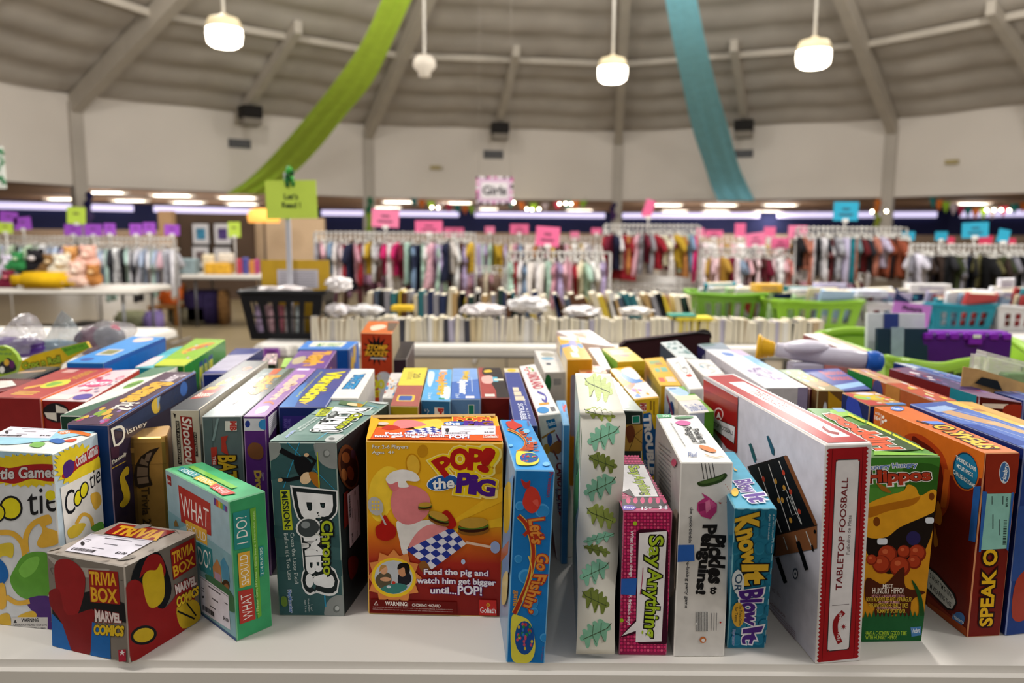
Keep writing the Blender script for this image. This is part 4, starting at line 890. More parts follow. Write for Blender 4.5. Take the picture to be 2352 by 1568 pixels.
# -- green box with big yellow jaws and red balls
def art_hippo(A):
    A.face('F').cs(*C8)
    A.poly('#3E7A2A', [(700, 140), (1240, 140), (1225, 330), (700, 330)]); A.blob('#2E5E1E', [(1000, 200), (1230, 200), (1220, 420), (1050, 420)])
    A.txt('Hungry Hungry', [(760, 190), (1085, 168), (1090, 205), (765, 228)], '#5A78B8', bold=.03, out='#ECECEC', ow=.09, arc=.1)
    A.txt('Hippos', [(775, 225), (1165, 215), (1172, 300), (780, 320)], '#ECE6E0', bold=.13); A.txt('Hippos', [(775, 225), (1165, 215), (1172, 300), (780, 320)], '#23140E', bold=.09); A.txt('Hippos', [(775, 225), (1165, 215), (1172, 300), (780, 320)], '#B03A22', bold=.045)
    A.blob('#1A1210', [(745, 560), (900, 520), (1150, 470), (1215, 500), (1190, 640), (1110, 780), (960, 880), (820, 850), (745, 760)])
    A.ell('#2A2456', 1065, 650, 45, 45)
    A.blob('#C98A1E', [(735, 700), (790, 780), (880, 870), (990, 860), (1110, 780), (1215, 560), (1195, 760), (1170, 950), (1140, 1150), (730, 1150)])
    A.blob('#DA9A22', [(735, 470), (800, 420), (900, 380), (1000, 350), (1030, 310), (1080, 330), (1110, 380), (1190, 340), (1222, 380), (1205, 470), (1140, 510), (980, 580), (900, 640), (800, 650), (740, 610)])
    A.blob('#B06A14', [(740, 470), (900, 430), (1050, 400), (1110, 385), (1060, 440), (900, 480), (780, 520)]); A.ell('#7A3E10', 832, 545, 22, 30); A.ell('#7A3E10', 1180, 385, 18, 24); A.blob('#A0621C', [(830, 300), (880, 320), (925, 360), (870, 350)])
    for q in ((1140, 518, 1195, 556), (835, 650, 900, 690)): A.rrect('#D8DCE4', *q, 14)
    for x, y, r in ((1090, 745, 56), (1005, 735, 42), (1070, 800, 45), (900, 755, 62), (862, 815, 58), (980, 830, 66), (800, 785, 34)):
        A.ell('#7E2412', x, y, r, r); A.ell('#A83A1E', x - r * .08, y - r * .1, r * .86, r * .84); A.ell('#C8603A', x - r * .25, y - r * .35, r * .3, r * .25)
    A.blob('#4A1E10', [(770, 900), (880, 940), (1000, 830), (1015, 960), (1140, 990), (1050, 1050), (1050, 1220), (960, 1130), (800, 1190), (820, 1090), (760, 1040)])
    for t, q, c in (('MEET', (870, 940, 935, 962), '#E8DCD0'), ('HUNGRY HIPPO!', (805, 962, 1000, 1000), '#E8DCD0'), ('HE’S GOT A MASSIVE APPETITE FOR', (800, 1006, 1010, 1024), '#D89AA0'), ('BOTH ADVENTURE AND ASPARAGUS!', (765, 1022, 1050, 1050), '#D8B83A'), ('HIS TUMMY RUMBLES', (840, 1046, 975, 1062), '#D89AA0'), ('FOR ANYTHING HE REALLY LIKES', (780, 1060, 1030, 1088), '#D8B83A'), ('HE THINKS SOCCER IS THE', (835, 1082, 985, 1098), '#D89AA0'), ('YUMMIEST SPORT EVER', (830, 1098, 1012, 1122), '#D8B83A')): A.txt(t, q, c, bold=.01)
    A.blob('#1E4A22', [(1050, 910), (1110, 1000), (1135, 1160), (1100, 1180), (1095, 1040)]); A.poly('#1E5A30', [(735, 1150), (1140, 1140), (1110, 1310), (735, 1310)])
    for x in range(760, 1120, 26): A.poly('#1E5A30', [(x - 14, 1160), (x, 1118 - (x % 3) * 8), (x + 14, 1160)])
    A.txt('HAVE A CHOMPIN’ GOOD TIME', (755, 1236, 1020, 1262), '#A8C83A'); A.txt('WITH HUNGRY HIPPO!', (758, 1264, 955, 1288), '#A8C83A')
    A.poly('#4A7EB0', [(1044, 1212), (1112, 1206), (1108, 1262), (1050, 1272)]); A.txt('Hasbro', [(1050, 1222), (1106, 1216), (1102, 1244), (1056, 1250)], '#E4E8EC', bold=.02)
    A.face('T').cs(*C7)
    A.blob('#2E4A22', [(780, 900), (1000, 840), (1350, 980), (1420, 1060), (1100, 1060)]); A.poly('#7AB03A', [(1060, 1070), (1640, 1120), (1600, 1130), (1080, 1125)]); A.poly('#8CBE4A', [(700, 740), (820, 735), (880, 770), (700, 790)])
    hq = [(1085, 1062), (610, 770), (760, 765), (1330, 1045)]; A.txt('Hippos', hq, '#E4DED8', bold=.12); A.txt('Hippos', hq, '#20180E', bold=.09); A.txt('Hippos', hq, '#D2542E', bold=.05)
    for a, b in (((835, 765), (950, 815)), ((960, 818), (1150, 905)), ((1160, 910), (1460, 1060))): A.line('#C8CC2A', [a, b], 16)
    A.cs(1700, 730, 5.808); A.poly('#7E9EC0', [(1220, 1210), (1350, 1210), (1380, 1245), (1270, 1245)])
carton('green box with wide yellow jaws full of red balls', [(1853.5, 937), (1938, 938), (2160.5, 1047), (2000, 1048)], .278,
       {'all': '#2E5A26', 'F': '#4E8A34', 'T': '#4E8434', 'R': '#2A4A22'}, art_hippo, {'FR': (2116, 1471)})

# -- orange and maroon box
spk = '#7A1E14'
def art_speak(A):
    A.face('L').cs(*C7)
    A.poly('#C8641E', [(1090, 705), (2030, 1100), (2020, 1330), (1700, 1290), (1085, 860)])
    A.blob('#A83A14', [(1330, 990), (1450, 940), (1580, 1020), (1680, 1140), (1720, 1350), (1690, 1600), (1500, 1700), (1380, 1300)]); A.blob('#5A160C', [(1400, 1010), (1480, 1000), (1620, 1120), (1670, 1350), (1640, 1600), (1480, 1600)])
    A.poly('#C0561A', [(1680, 1240), (1730, 1250), (1690, 1566), (1640, 1566)])
    A.ell('#C0561A', 1857, 1255, 118, 172, -8); A.ell('#16384A', 1857, 1255, 106, 160, -8); A.ell('#1F6E92', 1860, 1258, 98, 150, -8)
    for t, q in (('THE RIDICULOUS', [(1778, 1120), (1945, 1228), (1945, 1262), (1778, 1158)]), ('MOUTHPIECE', [(1785, 1190), (1920, 1278), (1918, 1310), (1785, 1225)]), ('CHALLENGE GAME', [(1755, 1240), (1938, 1372), (1938, 1408), (1755, 1278)])): A.txt(t, q, '#ECEEEE', bold=.012, out='#12242E', ow=.06)
    A.txt('AGES', [(1098, 752), (1140, 768), (1140, 786), (1098, 772)], '#F0E2D8'); A.txt('16+', [(1095, 785), (1140, 802), (1140, 838), (1095, 818)], '#F0E2D8', bold=.02); A.line('#F0E2D8', [(1148, 775), (1146, 868)], 3); A.ell('#F0E2D8', 1165, 800, 10, 14); A.ell('#F0E2D8', 1185, 830, 12, 12); A.ell('#F0E2D8', 1162, 840, 9, 14)
    A.cs(*C8)
    A.blob('#C8701E', [(1215, 420), (1245, 500), (1235, 570), (1200, 560), (1220, 690), (1190, 680)]); A.poly('#8E2E16', [(1150, 1000), (1420, 1250), (1400, 1275), (1150, 1080)])
    A.poly('#1A1414', [(1150, 820), (1210, 870), (1320, 1000), (1336, 1060), (1310, 1108), (1270, 1100), (1150, 980)]); A.poly('#DAD4CE', [(1155, 838), (1210, 884), (1312, 1008), (1326, 1056), (1304, 1096), (1275, 1090), (1150, 965)])
    A.txt('S WHAT I’M SAYING', [(1168, 868), (1310, 1008), (1306, 1036), (1165, 898)], '#2A2424'); A.txt('’M WEARING THIS', [(1165, 930), (1300, 1058), (1296, 1086), (1162, 962)], '#2A2424')
    A.ell('#4A76B0', 1343, 1160, 40, 45, 20); A.txt('Hasbro', [(1310, 1125), (1378, 1170), (1376, 1192), (1308, 1148)], '#E4E8EC')
    A.poly('#A8481C', [(1390, 1215), (1400, 1275), (1150, 1085), (1150, 1050)])
    A.face('T').cs(*C7)
    sq = [(2010, 1072), (1610, 892), (1750, 888), (2165, 1070)]; A.txt('SPEAK O', sq, '#3A1420', bold=.10); A.txt('SPEAK O', sq, '#E8B82A', bold=.03)
    A.ell('#4A76C0', 1292, 735, 60, 22, 8); A.txt('Hasbro', [(1245, 722), (1345, 735), (1342, 750), (1242, 738)], '#E4E8EC'); A.line('#3A1420', [(1480, 848), (1590, 880)], 9)
    A.part('tape_strip', 'blue painter tape'); A.poly('#5A86D8', [(1520, 852), (1660, 852), (1745, 880), (1620, 882)]); A.body()
    A.face('F').cs(*C8)
    A.poly('#8E2A18', [(1525, 118), (1738, 110), (1718, 345), (1515, 345)])
    A.ell('#D8DEE4', 1642, 222, 34, 64, 0); A.ell('#3A68A0', 1642, 222, 30, 59, 0); A.txt('Hasbro', [(1622, 270), (1640, 165), (1668, 172), (1648, 280)], '#E4E8EC', bold=.02)
    A.txt('SPEAK O', [(1480, 1195), (1510, 690), (1600, 690), (1565, 1195)], '#2A0C10', bold=.12); A.txt('SPEAK O', [(1480, 1195), (1510, 690), (1600, 690), (1565, 1195)], '#E0B020', bold=.035)
    A.txt('U', [(1512, 682), (1515, 600), (1604, 600), (1602, 682)], '#E0B020', bold=.035)
    A.part('price_label', 'pale green price label held by blue tape')
    A.poly('#8AC0B4', [(1528, 346), (1692, 344), (1668, 684), (1490, 690)])
    for x0, y0, x1, y1 in ((1560, 360, 1565, 410), (1630, 360, 1636, 410), (1565, 470, 1572, 560), (1610, 500, 1614, 600)): A.rect('#3A4A4A', x0, y0, x1, y1)
    for i in range(16): A.rect('#23302E', 1640 - i * .4, 505 + 10 * i, 1662 - i * .4, 509 + 10 * i + (i % 3))
    A.txt('$5.00', [(1650, 425), (1654, 368), (1668, 368), (1664, 425)], '#23302E')
    A.part('tape_strip', 'blue painter tape'); A.poly('#2C5FA8', [(1500, 330), (1530, 334), (1488, 700), (1474, 702)]); A.poly('#2C5FA8', [(1688, 338), (1702, 338), (1672, 702), (1660, 690)]); A.face('L').cs(*C8); A.poly('#2C5FA8', [(1452, 326), (1520, 334), (1496, 702), (1415, 668)]); A.body()
carton('orange and maroon box with a pale green price label taped to its end', [(2007, 933), (2083, 932), (2342, 1038), (2263, 1040)], .28,
       {'all': spk, 'F': '#6E1A14', 'T': '#D06A2C', 'L': '#6E1C12', 'R': '#5A1410'}, art_speak, {'FL': (2217, 1462), 'FR': (2301.6, 1461.8)})

# -- small comic cube
def art_cube(A):
    A.face('F').cs(*C2)
    A.blob('#A39C94', [(300, 760), (430, 820), (560, 840), (700, 850), (560, 900), (400, 860)])
    rn = random.Random(8)
    for i in range(16):
        x, y = rn.uniform(310, 770), rn.uniform(790, 1400); A.line('#5A534C', [(x, y), (x + rn.uniform(-40, 40), y + rn.uniform(-40, 40)), (x + rn.uniform(-60, 60), y + rn.uniform(-60, 60))], 3, True)
    A.poly('#16181C', [(330, 1050), (600, 980), (790, 1060), (800, 1180), (600, 1160), (340, 1200)])
    A.blob('#8E1E22', [(350, 820), (420, 780), (500, 820), (545, 900), (530, 1040), (480, 1160), (410, 1130), (365, 1000)])
    A.blob('#7E1A1E', [(310, 1000), (380, 980), (430, 1140), (590, 1100), (600, 1180), (570, 1400), (470, 1390), (400, 1200), (320, 1080)]); A.poly('#1E62A8', [(330, 1130), (400, 1200), (460, 1390), (420, 1375), (335, 1340)]); A.poly('#1E62A8', [(590, 1180), (700, 1230), (705, 1410), (580, 1405)])
    A.poly('#8E1C1A', [(566, 848), (750, 862), (765, 1068), (580, 1055)]); A.txt('TRIVIA', [(572, 862), (738, 876), (740, 950), (578, 944)], '#D9A42A', bold=.03); A.txt('BOX', [(582, 962), (742, 975), (745, 1058), (590, 1050)], '#D9A42A', bold=.03)
    A.txt('MARVEL', [(608, 1105), (768, 1130), (770, 1180), (612, 1175)], '#D8C8C4', bold=.05, out='#7E1A1E', ow=.1); A.txt('COMICS', [(600, 1200), (785, 1205), (785, 1262), (605, 1258)], '#D8B42A', bold=.06, out='#3A2A10', ow=.1, shear=.15)
    A.poly('#A8243A', [(752, 1352), (798, 1345), (800, 1420), (755, 1425)]); A.star('#E4DCDC', 776, 1368, 20, 8, 5, -90)
    A.face('R').cs(*C2)
    A.blob('#14161A', [(830, 900), (900, 760), (1000, 740), (1060, 860), (1080, 1000), (1000, 1120), (860, 1040)])
    A.blob('#8E1E1E', [(795, 960), (880, 920), (1000, 1090), (1090, 1040), (1180, 900), (1240, 1100), (1180, 1220), (1000, 1330), (830, 1420), (810, 1200)]); A.blob('#8E1E1E', [(880, 900), (930, 770), (1010, 760), (1045, 850), (1020, 900), (930, 860)])
    A.blob('#C8A822', [(900, 900), (935, 855), (985, 850), (1015, 810), (1035, 900), (1035, 1020), (990, 1080), (940, 1080), (910, 1000)]); A.ell('#14161A', 905, 1258, 84, 60, -12); A.ell('#C8A822', 905, 1258, 66, 44, -12)
    A.blob('#B89A22', [(1115, 1090), (1200, 1040), (1255, 1060), (1265, 1160), (1150, 1220)]); A.line('#14161A', [(1120, 1110), (1230, 1160)], 12); A.line('#14161A', [(1180, 1060), (1240, 1140)], 10)
    A.poly('#8E1C1A', [(1075, 725), (1228, 645), (1240, 822), (1095, 915)]); A.txt('TRIVIA', [(1085, 745), (1222, 675), (1225, 735), (1090, 815)], '#D9A42A', bold=.03); A.txt('BOX', [(1092, 830), (1218, 765), (1230, 815), (1100, 895)], '#D9A42A', bold=.03)
    A.txt('MARVEL', [(1105, 950), (1238, 890), (1240, 940), (1112, 1002)], '#D8C8C4', bold=.05, out='#7E1A1E', ow=.1); A.txt('COMICS', [(1112, 1030), (1252, 955), (1255, 1005), (1120, 1085)], '#D8B42A', bold=.06, out='#3A2A10', ow=.1, shear=.15)
    A.face('T').cs(*C2)
    for i in range(22):
        x, y = rn.uniform(330, 1200), rn.uniform(560, 810); A.line('#857C73', [(x, y), (x + rn.uniform(-60, 60), y + rn.uniform(-14, 14)), (x + rn.uniform(-80, 80), y + rn.uniform(-20, 20))], 3, True)
    A.poly('#8E1C1A', [(760, 562), (1112, 612), (960, 672), (655, 625)]); A.txt('TRIVIA', [(770, 578), (1060, 618), (985, 668), (690, 622)], '#D9A42A', bold=.05)
    for a in ((330, 720, 420, 700), (900, 580, 1200, 610), (800, 780, 900, 720)): A.ell('#8A837B', a[0], a[1], 60, 12, -10)
    A.sticker([(575, 628), (970, 672), (760, 788), (408, 735)], '$2.00')
carton('small grey comic cube with red panels on its sides, nearest the left front edge', [(275, 1197), (451, 1221), (285, 1300), (105.8, 1267)], .1375,
       {'all': '#7E766E', 'F': '#7A726A', 'T': '#A59A90', 'R': '#6E665E'}, art_cube, {'FL': (121, 1487), 'FR': (297, 1521.6)})

# -- green and pale blue question box
def art_what(A):
    A.face('F').cs(*C2)
    A.poly('#7FA6B0', [(1062, 470), (1470, 760), (1500, 1290), (1270, 1130), (1080, 700)]); A.ell('#9EC0C8', 1200, 640, 90, 70)
    A.poly('#8E2A2E', [(1060, 245), (1085, 262), (1088, 320), (1064, 304)]); A.txt('6+', [(1063, 268), (1083, 284), (1084, 306), (1065, 292)], '#E8E4E0')
    A.poly('#A8352E', [(1130, 312), (1335, 430), (1340, 635), (1150, 545)]); A.txt('WHAT', [(1145, 365), (1325, 470), (1322, 590), (1155, 505)], '#E8E4E0', bold=-.005)
    A.poly('#D9A83E', [(1176, 532), (1312, 600), (1316, 696), (1190, 628)]); A.txt('SHOULD', [(1182, 556), (1306, 620), (1306, 676), (1190, 612)], '#E8E4E0', bold=-.005)
    A.poly('#2E7A80', [(1240, 668), (1345, 720), (1358, 900), (1270, 850)]); A.txt('I DO?', [(1230, 690), (1335, 735), (1340, 855), (1245, 800)], '#E8E4E0', bold=0)
    for i, c in enumerate(['#5A3A80', '#C85A3A', '#D8A83A', '#7AA83A', '#3A7AB0', '#6A3A80']): A.poly(c, [(1358 + 14 * i, 392 + 10 * i), (1371 + 14 * i, 401 + 10 * i), (1372 + 14 * i, 445 + 8 * i), (1359 + 14 * i, 437 + 8 * i)])
    A.poly('#B07A4A', [(1350, 830), (1378, 780), (1400, 830), (1410, 950), (1360, 920)]); A.poly('#A88AA0', [(1362, 860), (1400, 880), (1402, 945), (1366, 920)]); A.poly('#4A8AA8', [(1400, 800), (1420, 770), (1450, 830), (1460, 930), (1412, 905)]); A.poly('#8A6A3A', [(1105, 550), (1118, 530), (1135, 575), (1108, 575)])
    A.ell('#3A2A22', 1432, 950, 26, 38); A.ell('#8E5E3E', 1436, 962, 16, 26); A.blob('#3E6A4A', [(1300, 880), (1400, 930), (1480, 1010), (1500, 1120), (1400, 1060)])
    A.poly('#2E4A7A', [(1275, 1118), (1500, 1285), (1503, 1305), (1280, 1140)])
    A.sticker([(1268, 882), (1450, 1010), (1463, 1230), (1280, 1112)], '$4.00')
    A.face('R').cs(*C2)
    A.poly('#6CA83A', [(1582, 465), (1618, 452), (1656, 1140), (1632, 1158)]); A.txt('1 Mission Card, 50 Game, 1 Game board, 4 Instruction sheet', [(1622, 1130), (1600, 480), (1612, 476), (1640, 1128)], '#C8E0A0', bold=0)
    for t, q, tq, c in (('I DO?', [(1475, 490), (1580, 462), (1584, 705), (1484, 725)], [(1500, 690), (1492, 520), (1560, 500), (1572, 675)], '#2E8A84'), ('SHOULD', [(1504, 745), (1582, 728), (1588, 945), (1516, 965)], [(1530, 950), (1515, 760), (1568, 748), (1580, 932)], '#D9A83E'), ('WHAT', [(1508, 985), (1602, 965), (1618, 1160), (1518, 1194)], [(1540, 1170), (1522, 1012), (1588, 990), (1602, 1150)], '#B03A32')):
        A.poly(c, q); A.txt(t, tq, '#ECE8E2', bold=-.005)
    A.poly('#2E8A84', [(1640, 702), (1668, 694), (1672, 880), (1646, 896)]); A.txt('2 - 4 PLAYERS', [(1650, 885), (1644, 712), (1660, 706), (1668, 876)], '#D8ECE4', bold=0)
    A.face('T').cs(*C1)
    A.poly('#7ABA4A', [(1590, 1225), (1640, 1215), (2010, 1395), (1960, 1410)])
    for t, q, c in (('I DO?', [(1500, 1250), (1540, 1222), (1700, 1290), (1640, 1316)], '#2E8A8E'), ('SHOULD', [(1630, 1322), (1700, 1296), (1840, 1362), (1800, 1395)], '#D9B03E'), ('WHAT', [(1770, 1395), (1830, 1365), (2000, 1450), (1880, 1468)], '#C0443A')): A.poly(c, q); g = [q[3], q[0], q[1], q[2]]; mx_, my_ = sum(p[0] for p in g) / 4, sum(p[1] for p in g) / 4; A.txt(t, [(mx_ + (p[0] - mx_) * .72, my_ + (p[1] - my_) * .72) for p in g], '#ECE8E2', bold=-.005)
carton('green box with a pale blue front asking a question, behind the comic cube', [(465.4, 1060), (610, 1127), (525, 1151), (378.5, 1076)], .21,
       {'all': '#3E9A64', 'F': '#9CB8C4', 'T': '#4FAE76', 'R': '#3F9C66', 'L': '#2E7A4E'}, art_what, {'FR': (544.4, 1472.7), 'BR': (626.6, 1438)})

# -- white box with big yellow-eyed lettering at the far left
def art_coot(A):
    A.face('F').cs(*C2)
    A.poly('#9FC0D2', [(-250, 60), (375, 105), (385, 200), (-250, 150)]); A.txt('No Reading Required', [(90, 120), (318, 118), (318, 136), (90, 138)], '#2A3A6A', bold=.02)
    A.star('#D9C02A', 180, 220, 330, 280, 40, 0, .33)
    A.blob('#9C2428', [(-200, 220), (-50, 190), (60, 205), (170, 185), (300, 180), (385, 200), (385, 280), (300, 290), (200, 275), (90, 305), (-20, 290), (-200, 300)]); A.txt('Cootie Games', [(-150, 215), (355, 195), (355, 262), (-150, 285)], '#C8C4C4', bold=.03, out='#4A1216', ow=.06, arc=.06)
    for x, y, r in ((70, 460, 78), (-20, 490, 60)): A.ell('#1E1E22', x, y, r * .95, r * 1.02); A.ell('#D9CC24', x, y, r * .78, r * .84)
    A.txt('tie', [(170, 345), (372, 320), (372, 475), (178, 512)], '#1E1E22', bold=.0); A.ell('#D9CC24', 322, 378, 34, 32)
    A.line('#D8A83E', [(0, 615), (80, 620), (140, 680), (160, 780)], 34, True); A.line('#D8A83E', [(170, 740), (165, 640), (210, 560), (290, 520)], 34, True); A.blob('#D8A83E', [(240, 530), (310, 500), (330, 550), (290, 580), (400, 620), (380, 680), (270, 710), (235, 680), (270, 600)])
    A.blob('#D0B83A', [(-10, 700), (40, 680), (85, 690), (80, 770), (30, 760), (-10, 770)])
    A.blob('#5E9A3A', [(65, 920), (100, 830), (150, 760), (240, 735), (320, 770), (330, 960), (260, 1040), (130, 1020)]); A.blob('#7AB84E', [(120, 850), (180, 780), (250, 770), (230, 850), (160, 900)]); A.blob('#4A2A6E', [(165, 1040), (330, 1030), (335, 1250), (240, 1150)])
    A.blob('#1F62A8', [(-30, 780), (30, 810), (55, 890), (10, 950), (-30, 930)]); A.line('#D8A83E', [(40, 1020), (110, 1060), (190, 1050)], 30, True); A.blob('#D8A83E', [(-20, 960), (30, 940), (40, 1080), (-10, 1090)]); A.blob('#CFA83A', [(120, 1140), (210, 1110), (230, 1150), (130, 1165)]); A.blob('#CFA83A', [(-10, 1150), (60, 1130), (70, 1250), (0, 1255)])
    A.rect('#C8C4C0', 75, 1150, 305, 1240); A.poly('#3A3A3C', [(88, 1186), (98, 1164), (110, 1186)]); A.txt('WARNING:', (138, 1158, 250, 1180), '#2A2A2C', bold=.03); A.txt('CHOKING HAZARD-Small parts', (88, 1192, 300, 1208), '#4A4A4C'); A.txt('Not for children under 3 years', (88, 1212, 290, 1226), '#4A4A4C')
    A.face('R').cs(*C2)
    A.star('#D9C02A', 500, 190, 180, 140, 26, 0, .8)
    A.poly('#DCD8D2', [(380, 330), (640, 200), (670, 600), (420, 720)])
    A.blob('#9C2428', [(390, 250), (470, 160), (560, 90), (615, 60), (625, 120), (580, 160), (500, 200), (420, 270)]); A.blob('#4A2A6E', [(395, 200), (430, 155), (468, 170), (455, 240), (410, 268)]); A.txt('Cootie Games', [(472, 140), (612, 40), (618, 110), (482, 200)], '#C8C4C4', bold=.03)
    A.txt('C', [(405, 350), (470, 335), (475, 480), (412, 520)], '#1E1E22', bold=0)
    for x, y in ((492, 395), (530, 345)): A.ell('#1E1E22', x, y, 28, 56, 10); A.ell('#D9CC24', x, y, 20, 46, 10)
    A.txt('tie', [(560, 245), (630, 185), (634, 290), (570, 345)], '#1E1E22', bold=0)
    A.line('#D8A83E', [(480, 560), (520, 500), (570, 520), (590, 600)], 22, True); A.blob('#D8A83E', [(570, 380), (620, 360), (640, 420), (600, 470)]); A.blob('#D8B83A', [(425, 600), (480, 560), (540, 560), (500, 630), (440, 650)]); A.blob('#5E9A3A', [(575, 580), (640, 545), (660, 590), (600, 610)])
    A.face('T').cs(*C1)
    A.blob('#9CCADC', [(0, 1040), (400, 1010), (800, 930), (770, 880), (500, 900), (0, 960)])
    A.blob('#7AAE5A', [(250, 1050), (300, 1020), (380, 1030), (330, 1065)]); A.blob('#3A6AB0', [(410, 1010), (480, 990), (550, 1010), (490, 1035)]); A.blob('#C8503A', [(530, 1010), (640, 990), (600, 1020)]); A.blob('#D8732E', [(500, 930), (640, 915), (760, 950), (740, 970), (620, 945), (520, 955)]); A.txt('ames', [(520, 922), (600, 925), (590, 945), (505, 948)], '#E0DCD8')
    A.sticker([(90, 885), (520, 905), (420, 990), (-60, 980)], '$4.00')
carton('tall white game box with huge yellow-filled letters, cut by the left edge', [(22, 979), (224.5, 993), (120, 1042), (-82, 1030)], .27,
       {'all': '#C9D0D4', 'F': '#CDCFD2', 'T': '#D9DCD8', 'R': '#B4C4CE'}, art_coot, {'FR': (150, 1449)}, rough=.2)
# ------------------------------------------------------------------ second and third rows of boxes
def K1(x, y): return (0 + x / 6.534, 760 + y / 6.534)
def K2(x, y): return (300 + x / 6.534, 760 + y / 6.534)
def K3(x, y): return (600 + x / 5.808, 720 + y / 5.808)
def K4(x, y): return (860 + x / 6.534, 740 + y / 6.534)
def K5(x, y): return (1180 + x / 6.534, 740 + y / 6.534)
def K6(x, y): return (1420 + x / 6.534, 740 + y / 6.534)
def K7(x, y): return (1700 + x / 5.808, 730 + y / 5.808)
def K8(x, y): return (2000 + x / 5.94, 740 + y / 5.94)
def k1(x, y): return (x / 3.675, 740 + y / 3.675)
def k3(x, y): return (560 + x / 3.675, 740 + y / 3.675)
def k5(x, y): return (1140 + x / 3.675, 740 + y / 3.675)
def k7(x, y): return (1712 + x / 3.675, 740 + y / 3.675)
def speckle(A, cs, n, seed, x0=.06, y0=.06, x1=.94, y1=.94, r=.06, asp=1.0):
    rn = random.Random(seed)
    for i in range(n):
        x, y = rn.uniform(x0, x1), rn.uniform(y0, y1); rr = r * rn.uniform(.5, 1.4)
        A.blob(rn.choice(cs), [(x + rr * rn.uniform(.6, 1.2) * math.cos(t), y + rr * asp * rn.uniform(.5, 1.2) * math.sin(t)) for t in (0, 1.2, 2.5, 3.8, 5.1)], 3)

def a_(A):
    A.face('F', True)
    for i in range(46): A.rect('#6A1C22', i / 46, .0, (i + .45) / 46, 1)
    A.rect('#D8D4CC', 0, .33, .93, 1); A.txt('H', (.18, .42, .42, .8), '#2A2628', bold=.02); A.rect('#2A2628', .1, .3, .12, .9)
    A.cs(0, 760, 6.534).face('F'); A.sticker([(78, 1050), (565, 890), (578, 1310), (72, 1460)], '$4.00')
    A.face('T', True)
    for i in range(40): A.rect('#7E3A3E', i / 40, 0, (i + .5) / 40, 1)
    A.rect('#D8D4CC', 0, .2, .72, .86)
    for i in range(4): A.rect('#A8A4A0', .05, .32 + .12 * i, .65, .35 + .12 * i)
carton('maroon ribbed box with a white price label at the left edge', [(-120, 874), (80, 872), (89, 879), (-100, 919)], .25, {'all': '#8C3A40', 'F': '#8A2E34', 'T': '#A0555A'}, a_)
def a_(A):
    A.face('T', True); A.poly('#A03A36', [(0, 0), (.45, 0), (.45, 1), (0, 1)]); A.txt('THUNDER ROAD', [(.80, .1), (.80, .42), (.62, .42), (.62, .1)], '#D9A23A'); A.blob('#C8C43A', [(.45, .5), (.7, .44), (.85, .6), (.6, .72), (.4, .64)]); A.blob('#7AA83A', [(.5, .52), (.7, .54), (.62, .66), (.5, .64)]); A.blob('#D8A03A', [(.2, .7), (.4, .6), (.42, .66), (.26, .76)])
    for i in range(3): A.rect('#D9B04A', .25, .82 + .04 * i, .7, .84 + .04 * i)
    A.rect('#C89A90', .15, .08, .4, .2)
carton('flat-topped red box with a yellow-green splash, left of the pink lettered box', [K1(1000, 545), K1(1690, 560), K1(604, 1008), K1(-140, 990)], .272, {'all': '#A83A34', 'T': '#AA3C38', 'R': '#D96A2A', 'F': '#7A2020'}, a_)
def a_(A):
    A.face('T', True); speckle(A, ['#C85A7E', '#E0A8B8', '#9C8AA0', '#F0E8E4', '#B83A5A'], 26, 5, r=.08, asp=.6); A.ell('#D2487A', .52, .5, .36, .12, 0); A.txt('Sorry', [(.8, .42), (.26, .44), (.24, .58), (.8, .56)][::1] and [(.25, .44), (.82, .42), (.80, .56), (.23, .58)], '#F2E8E8', bold=.05); A.ell('#5A4A9A', .78, .9, .2, .08); A.rect('#E4DCCC', .05, .86, .55, .98)
    A.face('F', True); A.ell('#1E1A1E', .32, .09, .3, .07); A.poly('#C8C0B4', [(.32, .09), (.32, .03), (.55, .06), (.6, .09)]); A.poly('#C8C0B4', [(.32, .09), (.32, .15), (.1, .13), (.05, .09)]); A.txt('SIA', (.72, .05, .95, .2), '#D8CCC4', rot='u'); A.txt('es', (.22, .24, .5, .36), '#D8CCC4', rot='u')
carton('white and pink lettered box with an orange edge and dark red front', [K1(1700, 590), K1(2092, 568), K1(1290, 1050), K1(620, 1030)], .268, {'all': '#8C2420', 'T': '#DDBFC4', 'L': '#D96A2A', 'R': '#A83A34', 'F': '#7E1E1E'}, a_)
def a_(A):
    A.face('T', True); A.poly('#3A5E4A', [(0, 1), (1, 1), (.98, .60), (.3, .86)]); A.poly('#4E7A5E', [(0, 0), (1, 0), (1, .12), (.6, .26), (0, .3)]); A.blob('#6FA03A', [(.3, .42), (.5, .34), (.72, .38), (.66, .5), (.4, .52)]); A.line('#2E4A2A', [(.34, .48), (.7, .4)], .03)
carton('white box with a green leaf and dark green ends on its top', [k1(1290, 383), k1(1512, 366), k1(740, 790), k1(505, 786)], .27, {'all': '#D8D4CC', 'F': '#1E3A2A', 'T': '#DCD8D0'}, a_)
